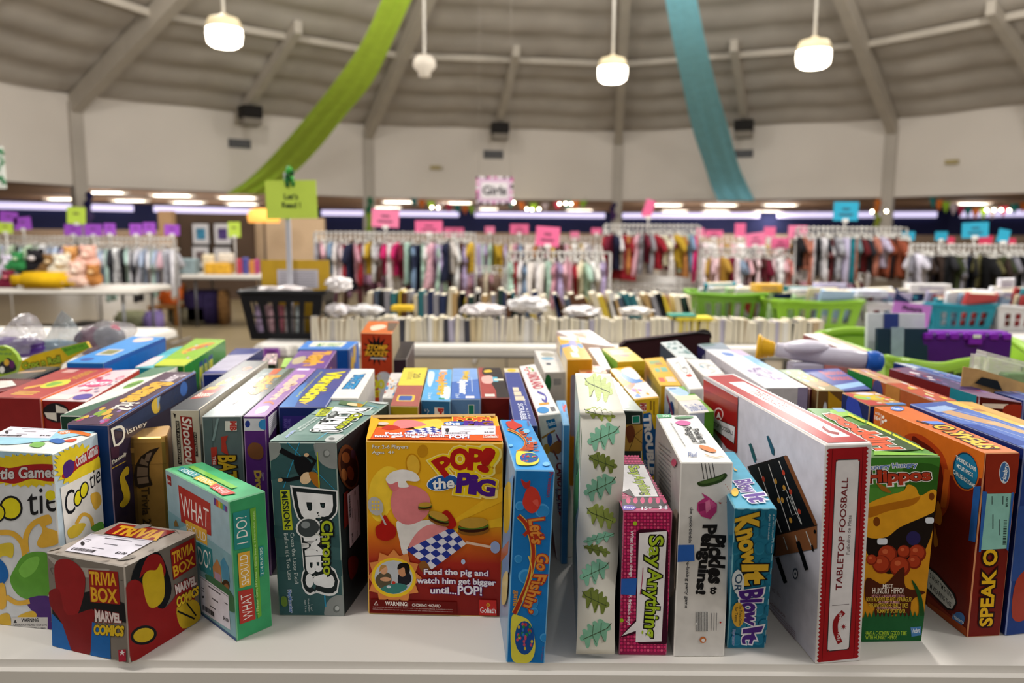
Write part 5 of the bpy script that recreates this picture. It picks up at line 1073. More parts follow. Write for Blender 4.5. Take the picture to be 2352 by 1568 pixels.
def a_(A):
    A.face('T', True); A.poly('#4A3048', [(0, 0), (1, 0), (1, 1), (0, 1)]); speckle(A, ['#8A6AA0', '#A83A6A', '#7A9A3A', '#C8A03A', '#4A6AB0', '#6A3A2A'], 20, 9, .05, .76, .95, .97, .08, .5)
    A.txt('Scene', [(.30, .63), (.30, .30), (.78, .30), (.78, .63)][::1] and [(.30, .30), (.30, .63), (.80, .63), (.80, .30)][:0] or [(.86, .26), (.86, .64), (.28, .64), (.28, .26)], '#D9A42A', bold=.07, out='#2A1A24', ow=.1)
    A.txt('it?', [(.9, .66), (.9, .78), (.4, .78), (.4, .66)], '#D8D4CC', bold=.03); A.txt('Disney', [(.85, .08), (.85, .24), (.35, .24), (.35, .08)], '#D8CCD4', bold=.03)
    A.rect('#2E6AB8', .955, 0, 1, 1)
    A.face('R').cs(*C1)
    A.poly('#24304E', [(930, 900), (1650, 440), (1700, 560), (1060, 930)])
    A.txt('D', [(930, 900), (1050, 840), (1060, 1010), (960, 1060)], '#D8D0C0', bold=.0); A.txt('isney', [(1060, 900), (1235, 830), (1240, 870), (1080, 960)], '#D8D0C0', bold=.01)
    A.blob('#C8A83A', [(1290, 660), (1330, 640), (1345, 740), (1300, 770), (1275, 710)]); A.poly('#8AA0B0', [(1320, 640), (1350, 620), (1330, 740)])
    A.ell('#3A62A8', 1548, 560, 30, 62, 4); A.txt('The family', [(938, 1170), (1060, 1090), (1062, 1130), (942, 1214)], '#D8D0B8', bold=.02); A.line('#C8A030', [(935, 1238), (1060, 1170)], 5)
    A.blob('#D9B42A', [(1010, 1300), (1060, 1220), (1085, 1230), (1080, 1280), (1050, 1310), (1085, 1400), (1090, 1500), (1040, 1560), (1005, 1540), (1040, 1480), (1020, 1400)])
    A.poly('#3A2030', [(925, 1060), (1000, 1040), (1000, 1140), (930, 1160)])
carton('dark blue box with a wide white initial letter on its long side', [k1(1400, 418), k1(1655, 420), k1(915, 868), k1(563, 856)], .28, {'all': '#1E3A66', 'T': '#4A3250', 'R': '#2A2238', 'F': '#1A3A6E'}, a_, rough=.26)
# gold tin: rounded lid over a body
def gold_tin():
    T = [at(*p, .235) for p in (k1(1185, 905), k1(1450, 872), k1(1412, 976), k1(1074, 986))]
    gm = mat('#B98F4A', .32, .08, 40, metal=.75); mb = MB()
    def ring(z, sc):
        c = sum(T, Vector()) / 4; out = []
        for i in range(4):
            p = c + (T[i] - c) * sc; a = c + (T[i - 1] - c) * sc; b = c + (T[(i + 1) % 4] - c) * sc; r = .16
            for k in range(4):
                t = k / 3; q0 = p.lerp(a, r); q1 = p.lerp(b, r); out.append(q0.lerp(p, t * .8).lerp(p.lerp(q1, t), t))
        return [Vector((v.x, v.y, TZ + z)) for v in out]
    def loft(mb, rs, m):
        n = len(rs[0]); fs = [[i * n + k, i * n + (k + 1) % n, (i + 1) * n + (k + 1) % n, (i + 1) * n + k] for i in range(len(rs) - 1) for k in range(n)]
        fs += [list(range(n))[::-1], [(len(rs) - 1) * n + k for k in range(n)]]
        mb.add([p for r in rs for p in r], fs, m)
    loft(mb, [ring(0, .98), ring(.002, 1), ring(.19, 1)], gm)
    A = Art({'F': [T[3] + Vector((0, -.0015, 0)), T[2] + Vector((0, -.0015, 0)), Vector((T[2].x, T[2].y - .0015, TZ)), Vector((T[3].x, T[3].y - .0015, TZ))]}, {'F': [k1(1074, 986), k1(1412, 976), proj(Vector((T[2].x, T[2].y, TZ))), proj(Vector((T[3].x, T[3].y, TZ)))]}, mb, .4)
    A.cs(*C1); A.rect('#8E6A34', 1098, 1058, 1140, 1100)
    A.poly('#2A2018', [(1352, 1050), (1270, 1075), (1190, 1130), (1150, 1200), (1132, 1290), (1140, 1370), (1180, 1400), (1290, 1372), (1262, 1290), (1262, 1200), (1300, 1120)])
    for q in ([(1290, 1090), (1240, 1110), (1220, 1170), (1260, 1170)], [(1200, 1140), (1255, 1190), (1250, 1210), (1180, 1190)], [(1165, 1215), (1250, 1225), (1250, 1290), (1160, 1300)], [(1162, 1310), (1250, 1300), (1262, 1350), (1170, 1365)]): A.poly('#7A6450', q)
    A.txt('Trivia 2', [(1262, 1390), (1276, 1700), (1210, 1700), (1196, 1392)], '#3A2A18')
    o = mb.build('game_tin', None, sum(T, Vector()) / 4 - Vector((0, 0, .235))); tag(o, 'gold metal tin printed with a curved strip of film', 'tin')
    lb = MB(); loft(lb, [ring(.1905, 1.02), ring(.228, 1.02), ring(.235, .99), ring(.237, .93)], gm); lb.build('lid', o, WLOC[o.name])
gold_tin()
def a_(A):
    A.face('T', True); A.rect('#3E4248', 0, 0, 1, 1); A.rect('#B8B0A0', .93, 0, 1, 1)
    A.poly('#A03A2E', [(.12, .84), (.68, .80), (.72, .60), (.18, .62)]); A.txt('Shootout', [(.2, .80), (.62, .62), (.66, .64), (.3, .84)][:0] or [(.66, .62), (.66, .82), (.24, .82), (.24, .62)][:0] or [(.16, .72), (.68, .70), (.66, .78), (.16, .80)], '#E4DCD0', bold=.02); A.poly('#C89A3A', [(.18, .62), (.5, .60), (.5, .66), (.18, .68)])
    A.blob('#D9B42E', [(.3, .58), (.34, .48), (.62, .36), (.8, .38), (.74, .46), (.5, .56)]); A.rect('#E4D8A8', .42, .45, .58, .5); A.blob('#B8542E', [(.4, .2), (.6, .16), (.75, .2), (.55, .26)])
    A.face('F').cs(*C1)
    A.poly('#1E1A1A', [(1482, 830), (1512, 832), (1535, 1200), (1505, 1195)]); A.txt('BUILT IN SCORE KEEPER', [(1508, 840), (1530, 1185), (1512, 1185), (1490, 838)], '#C8BCA4', bold=0)
    A.poly('#8C241E', [(1520, 790), (1620, 800), (1655, 1195), (1560, 1190)]); A.txt('Shootout', [(1612, 805), (1650, 1240), (1575, 1240), (1535, 800)], '#E4DCD0', bold=.02, shear=.2)
    A.poly('#1E1A1A', [(1632, 925), (1658, 930), (1672, 1130), (1648, 1128)]); A.txt('BASKETBALL', [(1654, 935), (1668, 1122), (1652, 1120), (1638, 934)], '#C8BCA4', bold=0); A.poly('#1E1A1A', [(1460, 765), (1485, 775), (1478, 810)])
carton('cream and charcoal box with red basketball lettering down its end', [K2(1720, 445), K2(2065, 447), K2(1035, 1180), K2(590, 1180)], .28, {'all': '#B8AF9E', 'F': '#C8BEA8', 'T': '#4A4E54', 'R': '#B8AF9E'}, a_, rough=.2)
def a_(A):
    A.face('T', True); speckle(A, ['#8A9494', '#A8B0B0', '#5E6A6C', '#C8CCCC'], 18, 4, r=.1, asp=.5); A.rect('#4A4E50', .82, 0, 1, 1); A.poly('#C8502E', [(.35, .02), (.6, .0), (.62, .16), (.4, .18)])
    A.txt('Battle', [(.80, .20), (.80, .46), (.40, .46), (.40, .20)], '#D9A22A', bold=.05, out='#4A2A10', ow=.09); A.txt('ship', [(.84, .46), (.84, .62), (.44, .62), (.44, .46)], '#D9A22A', bold=.05, out='#4A2A10', ow=.09); A.blob('#A8403A', [(.3, .72), (.4, .7), (.46, .78), (.36, .8)])
    A.face('F').cs(*C1); A.poly('#526062', [(1720, 830), (1790, 810), (1800, 1200), (1740, 1200)]); A.poly('#7A8C8E', [(1830, 810), (1850, 810), (1810, 1000), (1790, 1000)])
    A.rect('#D8D4CC', 1900, 832, 2000, 914); A.txt('MB', (1945, 836, 1995, 910), '#B83A34', rot='d', bold=.06); A.poly('#A8342A', [(1865, 965), (1925, 955), (1905, 1010), (1930, 1120), (1870, 1090), (1870, 1010)]); A.poly('#A8342A', [(1780, 1055), (1830, 1050), (1835, 1200), (1790, 1200)]); A.txt('THE', [(1818, 1130), (1822, 1200), (1800, 1200), (1796, 1130)], '#D8D0C8')
    A.txt('BATTLE', [(1985, 1125), (2010, 1500), (1870, 1500), (1845, 1125)], '#2A1E14', bold=.09); A.txt('BATTLE', [(1985, 1125), (2010, 1500), (1870, 1500), (1845, 1125)], '#C8A02A', bold=.03)
carton('worn grey metallic box with yellow lettering and red ribbons', [K2(1995, 562), K3(455, 730), k1(2040, 790), k1(1702, 792)], .28, {'all': '#4A5456', 'F': '#5A6668', 'T': '#7E8A8A', 'R': '#3A4244'}, a_, None, rough=.2)
def a_(A):
    A.face('T', True); A.poly('#9A6AB0', [(0, 0), (1, 0), (1, .4), (0, .5)]); A.txt('Sofia', [(.80, .18), (.80, .50), (.3, .50), (.3, .18)], '#E0B8A0', bold=.08); A.txt('Drops', [(.75, .5), (.75, .72), (.28, .72), (.28, .5)], '#E0B8A0', bold=.08); A.blob('#D8C8C8', [(.3, .86), (.7, .84), (.75, .94), (.4, .96)]); A.rect('#E4D8EC', .1, .0, .7, .05)
    A.line('#A8542E', [(.25, .78), (.5, .76), (.8, .80)], .03)
    A.face('F').cs(*C1); A.rect('#D4D0D8', 2060, 812, 2232, 915); A.ell('#2A3A8A', 2090, 858, 22, 30); A.ell('#3A8AC8', 2232, 862, 50, 45); A.blob('#7A4A2E', [(2090, 1060), (2130, 1015), (2200, 1030), (2225, 1100), (2200, 1155), (2130, 1150), (2095, 1110)])
    A.txt('Drops', [(2200, 1255), (2230, 1500), (2160, 1500), (2130, 1255)], '#C8A04A', bold=.06); A.txt('Game', [(2228, 1265), (2236, 1335), (2216, 1337), (2208, 1267)], '#C8B0D0', bold=0)
    A.face('R').cs(*C3); A.poly('#D4D0D8', [(205, 800), (275, 738), (280, 860), (212, 975)])
    for i in range(7): A.line('#8A8690', [(215, 810 + 18 * i), (268, 760 + 14 * i)], 4)
carton('purple box with gold script lettering between the grey and navy boxes', [K3(470, 732), K3(735, 733), k1(2240, 790), k1(2052, 790)], .28, {'all': '#5E3078', 'F': '#5A2A76', 'T': '#8A5A9E', 'R': '#4A2460'}, a_)
def a_(A):
    A.face('T', True); A.poly('#4A4A8A', [(.3, 0), (1, 0), (1, .55), (.5, .9)]); A.poly('#3A72B8', [(0, 1), (0, .5), (.1, .4), (.34, 1)])
    A.txt('Vibration', [(.86, .10), (.70, .86), (.34, .86), (.44, .10)], '#3A3A2A', bold=.09); A.txt('Vibration', [(.86, .10), (.70, .86), (.34, .86), (.44, .10)], '#D8CC2A', bold=.06); A.txt('fast brain training board game', [(.26, .10), (.22, .78), (.14, .78), (.19, .10)], '#C8C43A', bold=.01)
    A.poly('#D8B84A', [(.35, .9), (.62, .86), (.5, .93), (.62, .97)])
    A.face('F').cs(*C3); A.poly('#3A2A7A', [(330, 790), (700, 790), (690, 1000), (325, 1000)]); A.txt('TRY THE', (368, 815, 392, 900), '#6A5AA8', rot='d'); A.txt('BRAIN', (340, 815, 364, 890), '#6A5AA8', rot='d')
carton('navy box with big slanted yellow lettering beside the plain white box', [K3(740, 737), K3(1200, 735), k3(690, 712), k3(292, 716)], .28, {'all': '#242E72', 'F': '#1E2A66', 'T': '#3A4A8E'}, a_)
def a_(A): A.face('T', True); A.txt('YAHTZEE', [(.70, .22), (.62, .72), (.26, .72), (.36, .22)], '#1A4A7A', bold=.14); A.txt('YAHTZEE', [(.70, .22), (.62, .72), (.26, .72), (.36, .22)], '#2A8AC0', bold=.06)
carton('plain white box with a small blue logo on its top', [K3(1205, 735), K3(1510, 738), (822, 914), (757, 914)], .28, {'all': '#D8D4D0', 'T': '#E0DDD8', 'R': '#C8C4C0'}, a_)
# third row, left
def a_(A):
    A.face('T', True); A.blob('#E0C8C0', [(.3, .08), (.6, .04), (.8, .1), (.7, .22), (.4, .24)]); A.rect('#D8CFC0', .25, .55, .72, .75); A.rect('#7A7A4A', .3, .57, .66, .72); A.ell('#2A4A9A', .35, .9, .16, .05); A.face('R', True); A.rect('#1A4A9A', 0, 0, 1, .04)
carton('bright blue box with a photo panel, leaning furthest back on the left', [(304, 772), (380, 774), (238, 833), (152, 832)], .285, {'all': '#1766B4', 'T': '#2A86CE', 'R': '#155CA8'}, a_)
def a_(A): A.face('T', True); A.poly('#E0C8C8', [(0, .5), (.6, .45), (.8, .9), (0, 1)]); A.rect('#1FA0B0', .2, 0, 1, .4)
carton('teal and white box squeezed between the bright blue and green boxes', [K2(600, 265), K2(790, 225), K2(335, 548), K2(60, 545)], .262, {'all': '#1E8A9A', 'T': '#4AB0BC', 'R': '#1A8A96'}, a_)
def a_(A):
    A.face('T', True); A.blob('#D8B42E', [(.2, .5), (.5, .2), (.85, .16), (.8, .3), (.5, .45), (.4, .62)]); A.blob('#C8702E', [(.3, .46), (.7, .2), (.85, .22), (.5, .5)]); A.rect('#C8D43A', 0, .8, 1, 1); speckle(A, ['#4A8AB0', '#C83A5A', '#D8D8D0'], 8, 2, .2, .3, .8, .8, .05, .5)
    A.face('R', True); A.txt('SLIME', (.30, .12, .62, .58), '#2A4A7A', bold=.1); A.txt('SLIME', (.30, .12, .62, .58), '#C8CC2A', bold=.03); A.rect('#C8C4CC', .06, .1, .2, .3); speckle(A, ['#3A62A8', '#C8A02A', '#1E6A2A'], 10, 8, .02, .2, .98, .8, .05, 1.4)
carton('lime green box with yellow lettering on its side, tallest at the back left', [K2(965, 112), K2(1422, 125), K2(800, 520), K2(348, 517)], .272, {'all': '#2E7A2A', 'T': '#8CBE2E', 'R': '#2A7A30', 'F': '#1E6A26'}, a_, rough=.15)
def a_(A): A.face('F', True); A.rect('#5A6AA0', .1, .15, .6, .6); A.face('T', True); A.poly('#2E3A86', [(0, 0), (1, 0), (1, .25), (0, .3)]); A.rect('#2E3A86', 0, .9, 1, 1)
carton('shiny navy box with glare painted pale on its top behind the charcoal basketball box', [K2(1580, 262), K2(1985, 258), K2(1395, 640), K2(1078, 645)], .255, {'all': '#1E2A66', 'T': '#B8B4C8', 'F': '#1E2A66'}, a_, rough=.12)  # navy lid coloured pale in the middle to stand for glare
def a_(A): A.face('T', True); speckle(A, ['#C86A7A', '#D8B8B8', '#2A2A2A'], 12, 3, r=.1)
carton('small dark green and pink box just behind the grey metallic box', [(612, 812), (638, 811), (634, 836), (596, 835)], .25, {'all': '#2A3A2A', 'T': '#8A6A70', 'F': '#26301E'}, a_)
carton('tiny lime green box left of the purple box with orange lettering', [(653, 822), (672, 821), (660, 842), (644, 842)], .25, {'all': '#6AA02E', 'T': '#9AC44A'})
def a_(A):
    A.face('T', True); A.txt('Tozzle', [(.86, .08), (.80, .86), (.38, .86), (.48, .08)], '#D99A2E', bold=.1); A.blob('#B0A080', [(.05, .5), (.3, .36), (.34, .7), (.12, .8)]); A.face('R', True); speckle(A, ['#C86A2E', '#4A2A6A', '#D8A03A'], 8, 6, r=.12)
carton('purple box with orange lettering in front of the blue children’s box', [K3(500, 492), K3(1005, 490), K3(850, 727), K3(310, 727)], .27, {'all': '#4A2A78', 'T': '#6A3E8E', 'R': '#43246E'}, a_)
def a_(A):
    A.face('T', True); A.rect('#E0DCC8', .15, .1, .8, .7); A.txt('MY FIRST', (.3, .3, .75, .7), '#3A8A5A', bold=.02); A.face('F', True); A.rect('#C8B8C0', .75, .3, .98, .8); A.face('R', True); speckle(A, ['#C8A82A', '#D8D4C8', '#A83A3A', '#3A6AB0'], 18, 7, r=.12)
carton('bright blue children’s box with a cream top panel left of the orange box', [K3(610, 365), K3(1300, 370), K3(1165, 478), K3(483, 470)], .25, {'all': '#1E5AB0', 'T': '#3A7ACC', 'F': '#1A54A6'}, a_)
def a_(A):
    A.face('F', True); A.star('#1A120E', .5, .14, .46, .24, 14, 0, .28); A.txt('STOMP', (.2, .095, .84, .135), '#D9A22A', bold=.04, shear=.2); A.txt('ROCKET', (.14, .145, .86, .185), '#D9A22A', bold=.04, shear=.2); A.rect('#B0B0B0', .3, .198, .8, .212)
    A.ell('#B8BABC', .72, .36, .22, .05); A.poly('#B8BABC', [(.52, .36), (.92, .36), (.85, .7), (.6, .7)]); A.txt('SOARS UP TO', (.2, .34, .62, .365), '#C8B82A', bold=.02); A.txt('100', (.2, .38, .72, .45), '#C8C42A', bold=.06); A.txt('FEET', (.25, .47, .6, .52), '#C8C42A', bold=.05)
    A.face('T', True); A.blob('#E0C8B0', [(.2, .5), (.5, .3), (.7, .5), (.5, .75), (.3, .8)]); A.poly('#5A4A3A', [(.65, .1), (1, .1), (1, .8), (.8, .8)]); A.face('R', True); A.rect('#A89878', .0, .0, 1, 1)
carton('tall orange-red box with a black starburst, standing alone at the middle back', [(846, 737), (917, 738), (900.5, 766), (828, 764)], .325, {'all': '#B0401E', 'F': '#A83A1C', 'T': '#C8682E', 'R': '#A8906A'}, a_)
def a_(A):
    A.face('T', True); A.sticker([(.02, .45), (.85, .42), (.8, .85), (.0, .9)][:0] or [(.05, .5), (.9, .5), (.9, .95), (.05, .95)], '$3.00')
carton('dark plum box topped with a white label, right of the orange box', [(915, 785), (952, 784), (934, 824), (893, 826)], .25, {'all': '#3A262E', 'T': '#8A8482', 'F': '#33222A'}, a_)
def a_(A): A.face('T', True); speckle(A, ['#E0DCD8', '#C8442E', '#2A2A2E', '#3A8AC8', '#D8A03A'], 22, 12, r=.12, asp=.5)
carton('white spotted small box between the orange box and the yellow-topped box', [(897, 856), (925, 856), (906, 914), (878, 914)], .25, {'all': '#B8B4B4', 'T': '#D0CCCA'}, a_)
# second row, centre
def a_(A):
    A.face('T', True); A.rect('#D9C84A', 0, 0, 1, .52); A.rect('#A05A54', 0, .52, 1, 1); A.txt('20', (.5, .18, .78, .32), '#6A5A3A', rot='d'); A.txt('QUESTIONS', (.22, .12, .46, .36), '#8A7A4A', rot='d', bold=0); A.rrect('#D8B04A', .14, .76, .8, .9, .05); A.rrect('#3A5AA0', .22, .78, .7, .88, .03); A.face('F', True); A.ell('#1E3038', .72, .09, .09, .03)
    for i in range(4): A.rect('#D8B8B0', .3 + .1 * i, .55, .34 + .1 * i, .72)
    A.face('F', True); A.ell('#1E3038', .72, .09, .09, .03)
carton('yellow and maroon-topped box at the left of the middle row', [K4(445, 685), K4(795, 680), K4(660, 1262), K4(236, 1255)], .27, {'all': '#8A7A1E', 'T': '#C0A04A', 'F': '#A0901E', 'R': '#8A4A44'}, a_)
def a_(A):
    A.face('T', True); A.blob('#C8DCEC', [(.05, .1), (.3, .15), (.25, .6), (.1, .5)]); A.blob('#D0E0EE', [(.7, .65), (.95, .6), (.95, .95), (.65, .9)]); A.txt('Candy', (.42, .10, .78, .48), '#E8A05A', rot='d', bold=.09); A.txt('Hops', (.44, .5, .82, .84), '#D9B03A', rot='d', bold=.08); A.rect('#D8D8DC', .5, .02, .8, .08); A.rect('#2A8A6A', .6, .93, .8, .97); A.txt('2 to 4', (.22, .80, .34, .96), '#D8E4EC', rot='d')
    A.face('F', True); A.rect('#E0DCD0', .46, .05, .78, .19); A.txt('MB', (.58, .06, .76, .18), '#B83A34', rot='d', bold=.05); A.rect('#3A7AB0', .60, .12, .74, .175); A.txt('Ages 5 and', (.2, .06, .28, .3), '#C8D8E4', rot='d', bold=0); A.txt('2 to 4 Play', (.1, .06, .18, .3), '#C8D8E4', rot='d', bold=0); A.ell('#8A3A2A', .42, .24, .1, .04)
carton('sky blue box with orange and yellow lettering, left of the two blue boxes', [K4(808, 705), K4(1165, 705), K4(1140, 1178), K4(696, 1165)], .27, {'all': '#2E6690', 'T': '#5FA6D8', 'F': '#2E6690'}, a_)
def a_(A):
    A.face('T', True); A.poly('#4A6EB4', [(0, .5), (1, .4), (1, 1), (0, 1)]); A.txt('Wacky', (.36, .10, .66, .42), '#D9B43A', rot='d', bold=.08); A.txt('Spinner', (.22, .44, .58, .86), '#E4E6EA', rot='d', bold=.06); A.rect('#E4DCE0', .5, .92, .8, .98); A.line('#C8D4E8', [(.75, .35), (.74, .8)], .02); A.txt('2 to 4', (.16, .86, .3, .97), '#D8E4EC', rot='d')
    A.face('F', True); A.rect('#D8E0DC', .58, .04, .79, .135); A.rect('#1E7A62', .6, .045, .77, .13); A.ell('#5A2A3A', .35, .22, .05, .03)
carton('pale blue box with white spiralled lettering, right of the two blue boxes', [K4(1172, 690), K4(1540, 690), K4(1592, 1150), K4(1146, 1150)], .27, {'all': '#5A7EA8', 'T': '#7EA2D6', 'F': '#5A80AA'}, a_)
def a_(A):
    A.face('T', True); A.poly('#2E2A2A', [(.3, 0), (1, 0), (1, 1), (.55, 1), (.58, .8), (.4, .45), (.15, .2), (.2, .05)]); A.blob('#E0A8A0', [(.12, .36), (.45, .3), (.6, .4), (.45, .58), (.14, .55)]); A.rect('#5AB0C8', .55, .36, .75, .52); A.rect('#E0D8C0', .6, .42, .98, .48); A.blob('#D9B43A', [(.25, .12), (.5, .08), (.6, .16), (.3, .2)]); A.rect('#D8D0C8', .15, .9, .5, .97)
    A.face('F', True); A.ell('#4A3A20', .72, .2, .16, .05); A.ell('#2E4A2A', .72, .2, .1, .035)
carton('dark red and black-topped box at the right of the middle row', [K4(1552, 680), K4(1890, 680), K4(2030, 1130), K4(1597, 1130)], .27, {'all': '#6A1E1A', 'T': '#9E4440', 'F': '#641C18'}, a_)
def a_(A):
    A.face('T', True); A.rect('#D8C8A8', 0, 0, 1, .1); A.ell('#D8B43A', .5, .05, .3, .04)
    for i, y in enumerate((.42, .5, .58)): A.rect('#D8C8B0', .3, y, .62 + .08 * i, y + .07)
    A.txt('SCRABBLE', (.36, .7, .62, .97), '#D0D4E4', rot='d', bold=.02); A.txt('for kids', (.7, .62, .82, .92), '#D0D4E4', rot='d', bold=0)
carton('narrow navy box with a stack of letter tiles, behind the blue fishing box', [K5(-150, 690), K5(70, 690), k5(350, 868), k5(150, 868)], .268, {'all': '#2A3468', 'T': '#3E4A8A'}, a_)
def a_(A):
    A.face('T', True); speckle(A, ['#C83A4A', '#3A7AC8', '#D8B43A', '#3A9A5A'], 10, 3, .25, .06, .75, .2, .06, .4); A.txt('CANDY', (.28, .20, .84, .38), '#B83A4E', rot='d', bold=.03); A.txt('LAND', (.30, .38, .82, .56), '#B83A4E', rot='d', bold=.03); A.line('#4A4AA0', [(.4, .62), (.7, .7), (.6, .8), (.45, .76)], .05, True); A.rect('#D89A3A', .25, .82, .7, .85); A.ell('#3A8AC8', .3, .93, .26, .05); A.rect('#6A6A6E', .65, .9, .85, .96)
    A.face('F').cs(*C5); A.poly('#1A6A9A', [(418, 828), (490, 810), (510, 880), (440, 898)]); A.txt('Hasbro', [(440, 835), (480, 875), (470, 890), (430, 850)][:0] or [(425, 840), (492, 825), (500, 862), (434, 878)], '#E0E8EC')
    A.line('#A8742E', [(385, 975), (495, 910)], 16); A.blob('#3A5A9A', [(430, 960), (460, 940), (470, 1010), (440, 1050)]); A.blob('#A8642E', [(470, 1030), (540, 990), (560, 1060), (520, 1110), (440, 1080)]); A.blob('#7A3A5A', [(500, 930), (540, 1000), (520, 1000)]); A.blob('#C8903A', [(400, 1040), (440, 1030), (450, 1090), (420, 1110)]); A.line('#8A4A3A', [(480, 1080), (520, 1160)], 14)
    A.txt('CANDY LAND', [(562, 1185), (600, 1640), (530, 1640), (505, 1185)], '#A03A3A', bold=.03); A.txt('World of Sweets', [(520, 1400), (545, 1600), (520, 1600), (492, 1400)], '#2A3A7A')
carton('narrow white box with red upright lettering and a pink side', [k5(193, 370), k5(325, 352), k5(545, 766), k5(352, 786)], .268, {'all': '#D4CEC8', 'T': '#E0DCD8', 'L': '#B8484E', 'F': '#D8D2CA', 'R': '#C8C2BC'}, a_, {'FL': (1279, 1286)})
def a_(A): A.face('T', True); A.rect('#D8504A', .5, .2, .9, .5); speckle(A, ['#C83A5A', '#4A8AC0'], 4, 3, r=.1)
carton('light blue box peeping out between the white and leaf-strip boxes', [(1277, 919), (1300, 919), (1309, 975), (1293, 975)], .255, {'all': '#4A8AC0', 'T': '#6AA8D8'}, a_)
def a_(A):
    A.face('T', True); A.ell('#A8A496', .5, .2, .3, .12); A.blob('#7AA8C0', [(.2, .36), (.6, .34), (.7, .42), (.4, .48), (.15, .44)]); A.rect('#3A4A5A', .25, .62, .45, .7); A.face('F', True); A.ell('#2A6A3A', .16, .10, .15, .08); A.rect('#8A8A8A', .42, .06, .75, .12); A.txt('QU', (.42, .3, .86, .62), '#22262E', rot='d', bold=.03)
carton('off-white box with a green round badge on its grey end', [K5(310, 420), K5(650, 440), K5(795, 740), K5(462, 750)], .262, {'all': '#C4C0BC', 'T': '#DAD7D2', 'F': '#B4B0AC'}, a_)
def a_(A):
    A.face('F', True); A.rrect('#8A8C9A', .16, .12, .92, .6, .05); A.face('T', True); A.rect('#E0D8C8', .1, .0, .9, .18); A.blob('#9C96C0', [(.45, .22), (.75, .2), (.7, .45), (.6, .6), (.45, .5)]); A.blob('#E0DCD8', [(.4, .45), (.65, .5), (.6, .7), (.45, .72)]); A.rect('#E0DCD0', .25, .74, .55, .92); A.ell('#4A8AC0', .85, .42, .12, .12)
    A.part('tape_strip', 'blue painter tape'); A.poly('#5A86D0', [(.0, .44), (.42, .34), (.42, .46), (.0, .56)]); A.face('L', True); A.poly('#5A86D0', [(.40, 0), (.56, 0), (.50, .10), (.36, .08)]); A.body()
carton('tall orange-yellow box tied with a strip of blue tape', [K5(652, 205), K5(965, 232), K5(1182, 552), K5(800, 556)], .30, {'all': '#D0961E', 'T': '#E2A226', 'F': '#C88C1C', 'L': '#D4C4A8'}, a_)
def a_(A): A.face('T', True); A.blob('#D08A6A', [(.3, .2), (.6, .3), (.5, .6), (.35, .5)]); speckle(A, ['#E8D8D4', '#C8A0A8', '#D8B8A0'], 12, 3, r=.1)
carton('white and pink blurred box at the very back behind the orange-yellow box', [K5(640, 128), K5(1150, 118), K5(1520, 362), K5(1010, 300)], .28, {'all': '#D8CCCC', 'T': '#E4DCDA', 'L': '#D0B8B4'}, a_)
carton('plain glossy white box to the right of the orange-yellow box', [K5(1112, 385), K5(1290, 382), K5(1460, 690), K5(1330, 700)], .272, {'all': '#D4D2D4', 'T': '#E4E2E4'}, None, rough=.2)
def a_(A): A.face('T', True); A.ell('#C89A7A', .4, .28, .28, .14); A.ell('#B07A6A', .5, .6, .2, .1); A.rect('#D8B88A', .1, .4, .9, .5); A.face('F', True); A.rect('#C8A82A', 0, 0, 1, .08); A.poly('#8A5A1A', [(.82, .2), (.9, .12), (.92, .24)]); A.face('L', True); A.rect('#7AA82E', 0, 0, 1, 1)
carton('wide yellow box with tan ovals and a green side', [K5(1325, 395), K5(1700, 370), K6(405, 575), K5(1560, 592)], .28, {'all': '#C8A01E', 'T': '#DCB83E', 'F': '#B8941A', 'L': '#6A9A2E'}, a_)
def a_(A): A.face('T', True); speckle(A, ['#C8642E', '#E0D8D0', '#A84A2A', '#D8A87A'], 14, 5, r=.14)
carton('low orange and white box just behind the leaf-strip box', [K5(945, 640), K5(1330, 650), K5(1420, 760), K5(1000, 775)], .275, {'all': '#B8602E', 'T': '#C88A5A'}, a_)
def a_(A):
    A.face('T', True); A.blob('#2E7AC0', [(.25, .28), (.5, .2), (.9, .5), (.8, .56), (.4, .55)]); A.blob('#E4E2E4', [(.45, .1), (.9, .06), (.95, .4), (.7, .46), (.5, .3)]); A.poly('#E0D4D0', [(.0, .62), (1, .56), (1, .98), (0, .98)]); A.blob('#C8846A', [(.05, .62), (.5, .56), (.4, .66), (.1, .72)]); speckle(A, ['#7A9AD0', '#D8A04A', '#A87AA8', '#E8E4E8'], 14, 8, .1, .65, .95, .95, .08, .5)
    A.face('F').cs(*C5); A.rect('#E0DCD0', 1212, 680, 1264, 750); A.txt('MB', (1214, 684, 1262, 746), '#A83A3A', rot='d', bold=.05); A.poly('#14508A', [(1240, 770), (1300, 760), (1330, 900), (1370, 900), (1345, 1000), (1350, 1280), (1250, 1320), (1225, 1000)])
    A.txt('TROUBLE', [(1300, 785), (1335, 1275), (1285, 1270), (1240, 790)], '#E4E2E0', bold=.06, out='#14508A', ow=.12); A.rect('#8A6A1A', 1298, 660, 1310, 740); A.rect('#8A6A1A', 1325, 665, 1337, 780); A.txt('GAME', [(1262, 1160), (1275, 1260), (1255, 1262), (1240, 1165)], '#E0DCD0', bold=0)
carton('yellow box with white letters on a blue band, right of the leaf-strip box', [k5(950, 395), k5(1140, 365), k5(1375, 630), k5(1167, 652)], .268, {'all': '#C8A01E', 'F': '#D0AC20', 'T': '#DDA62A', 'R': '#2E7AB0'}, a_, rough=.24)
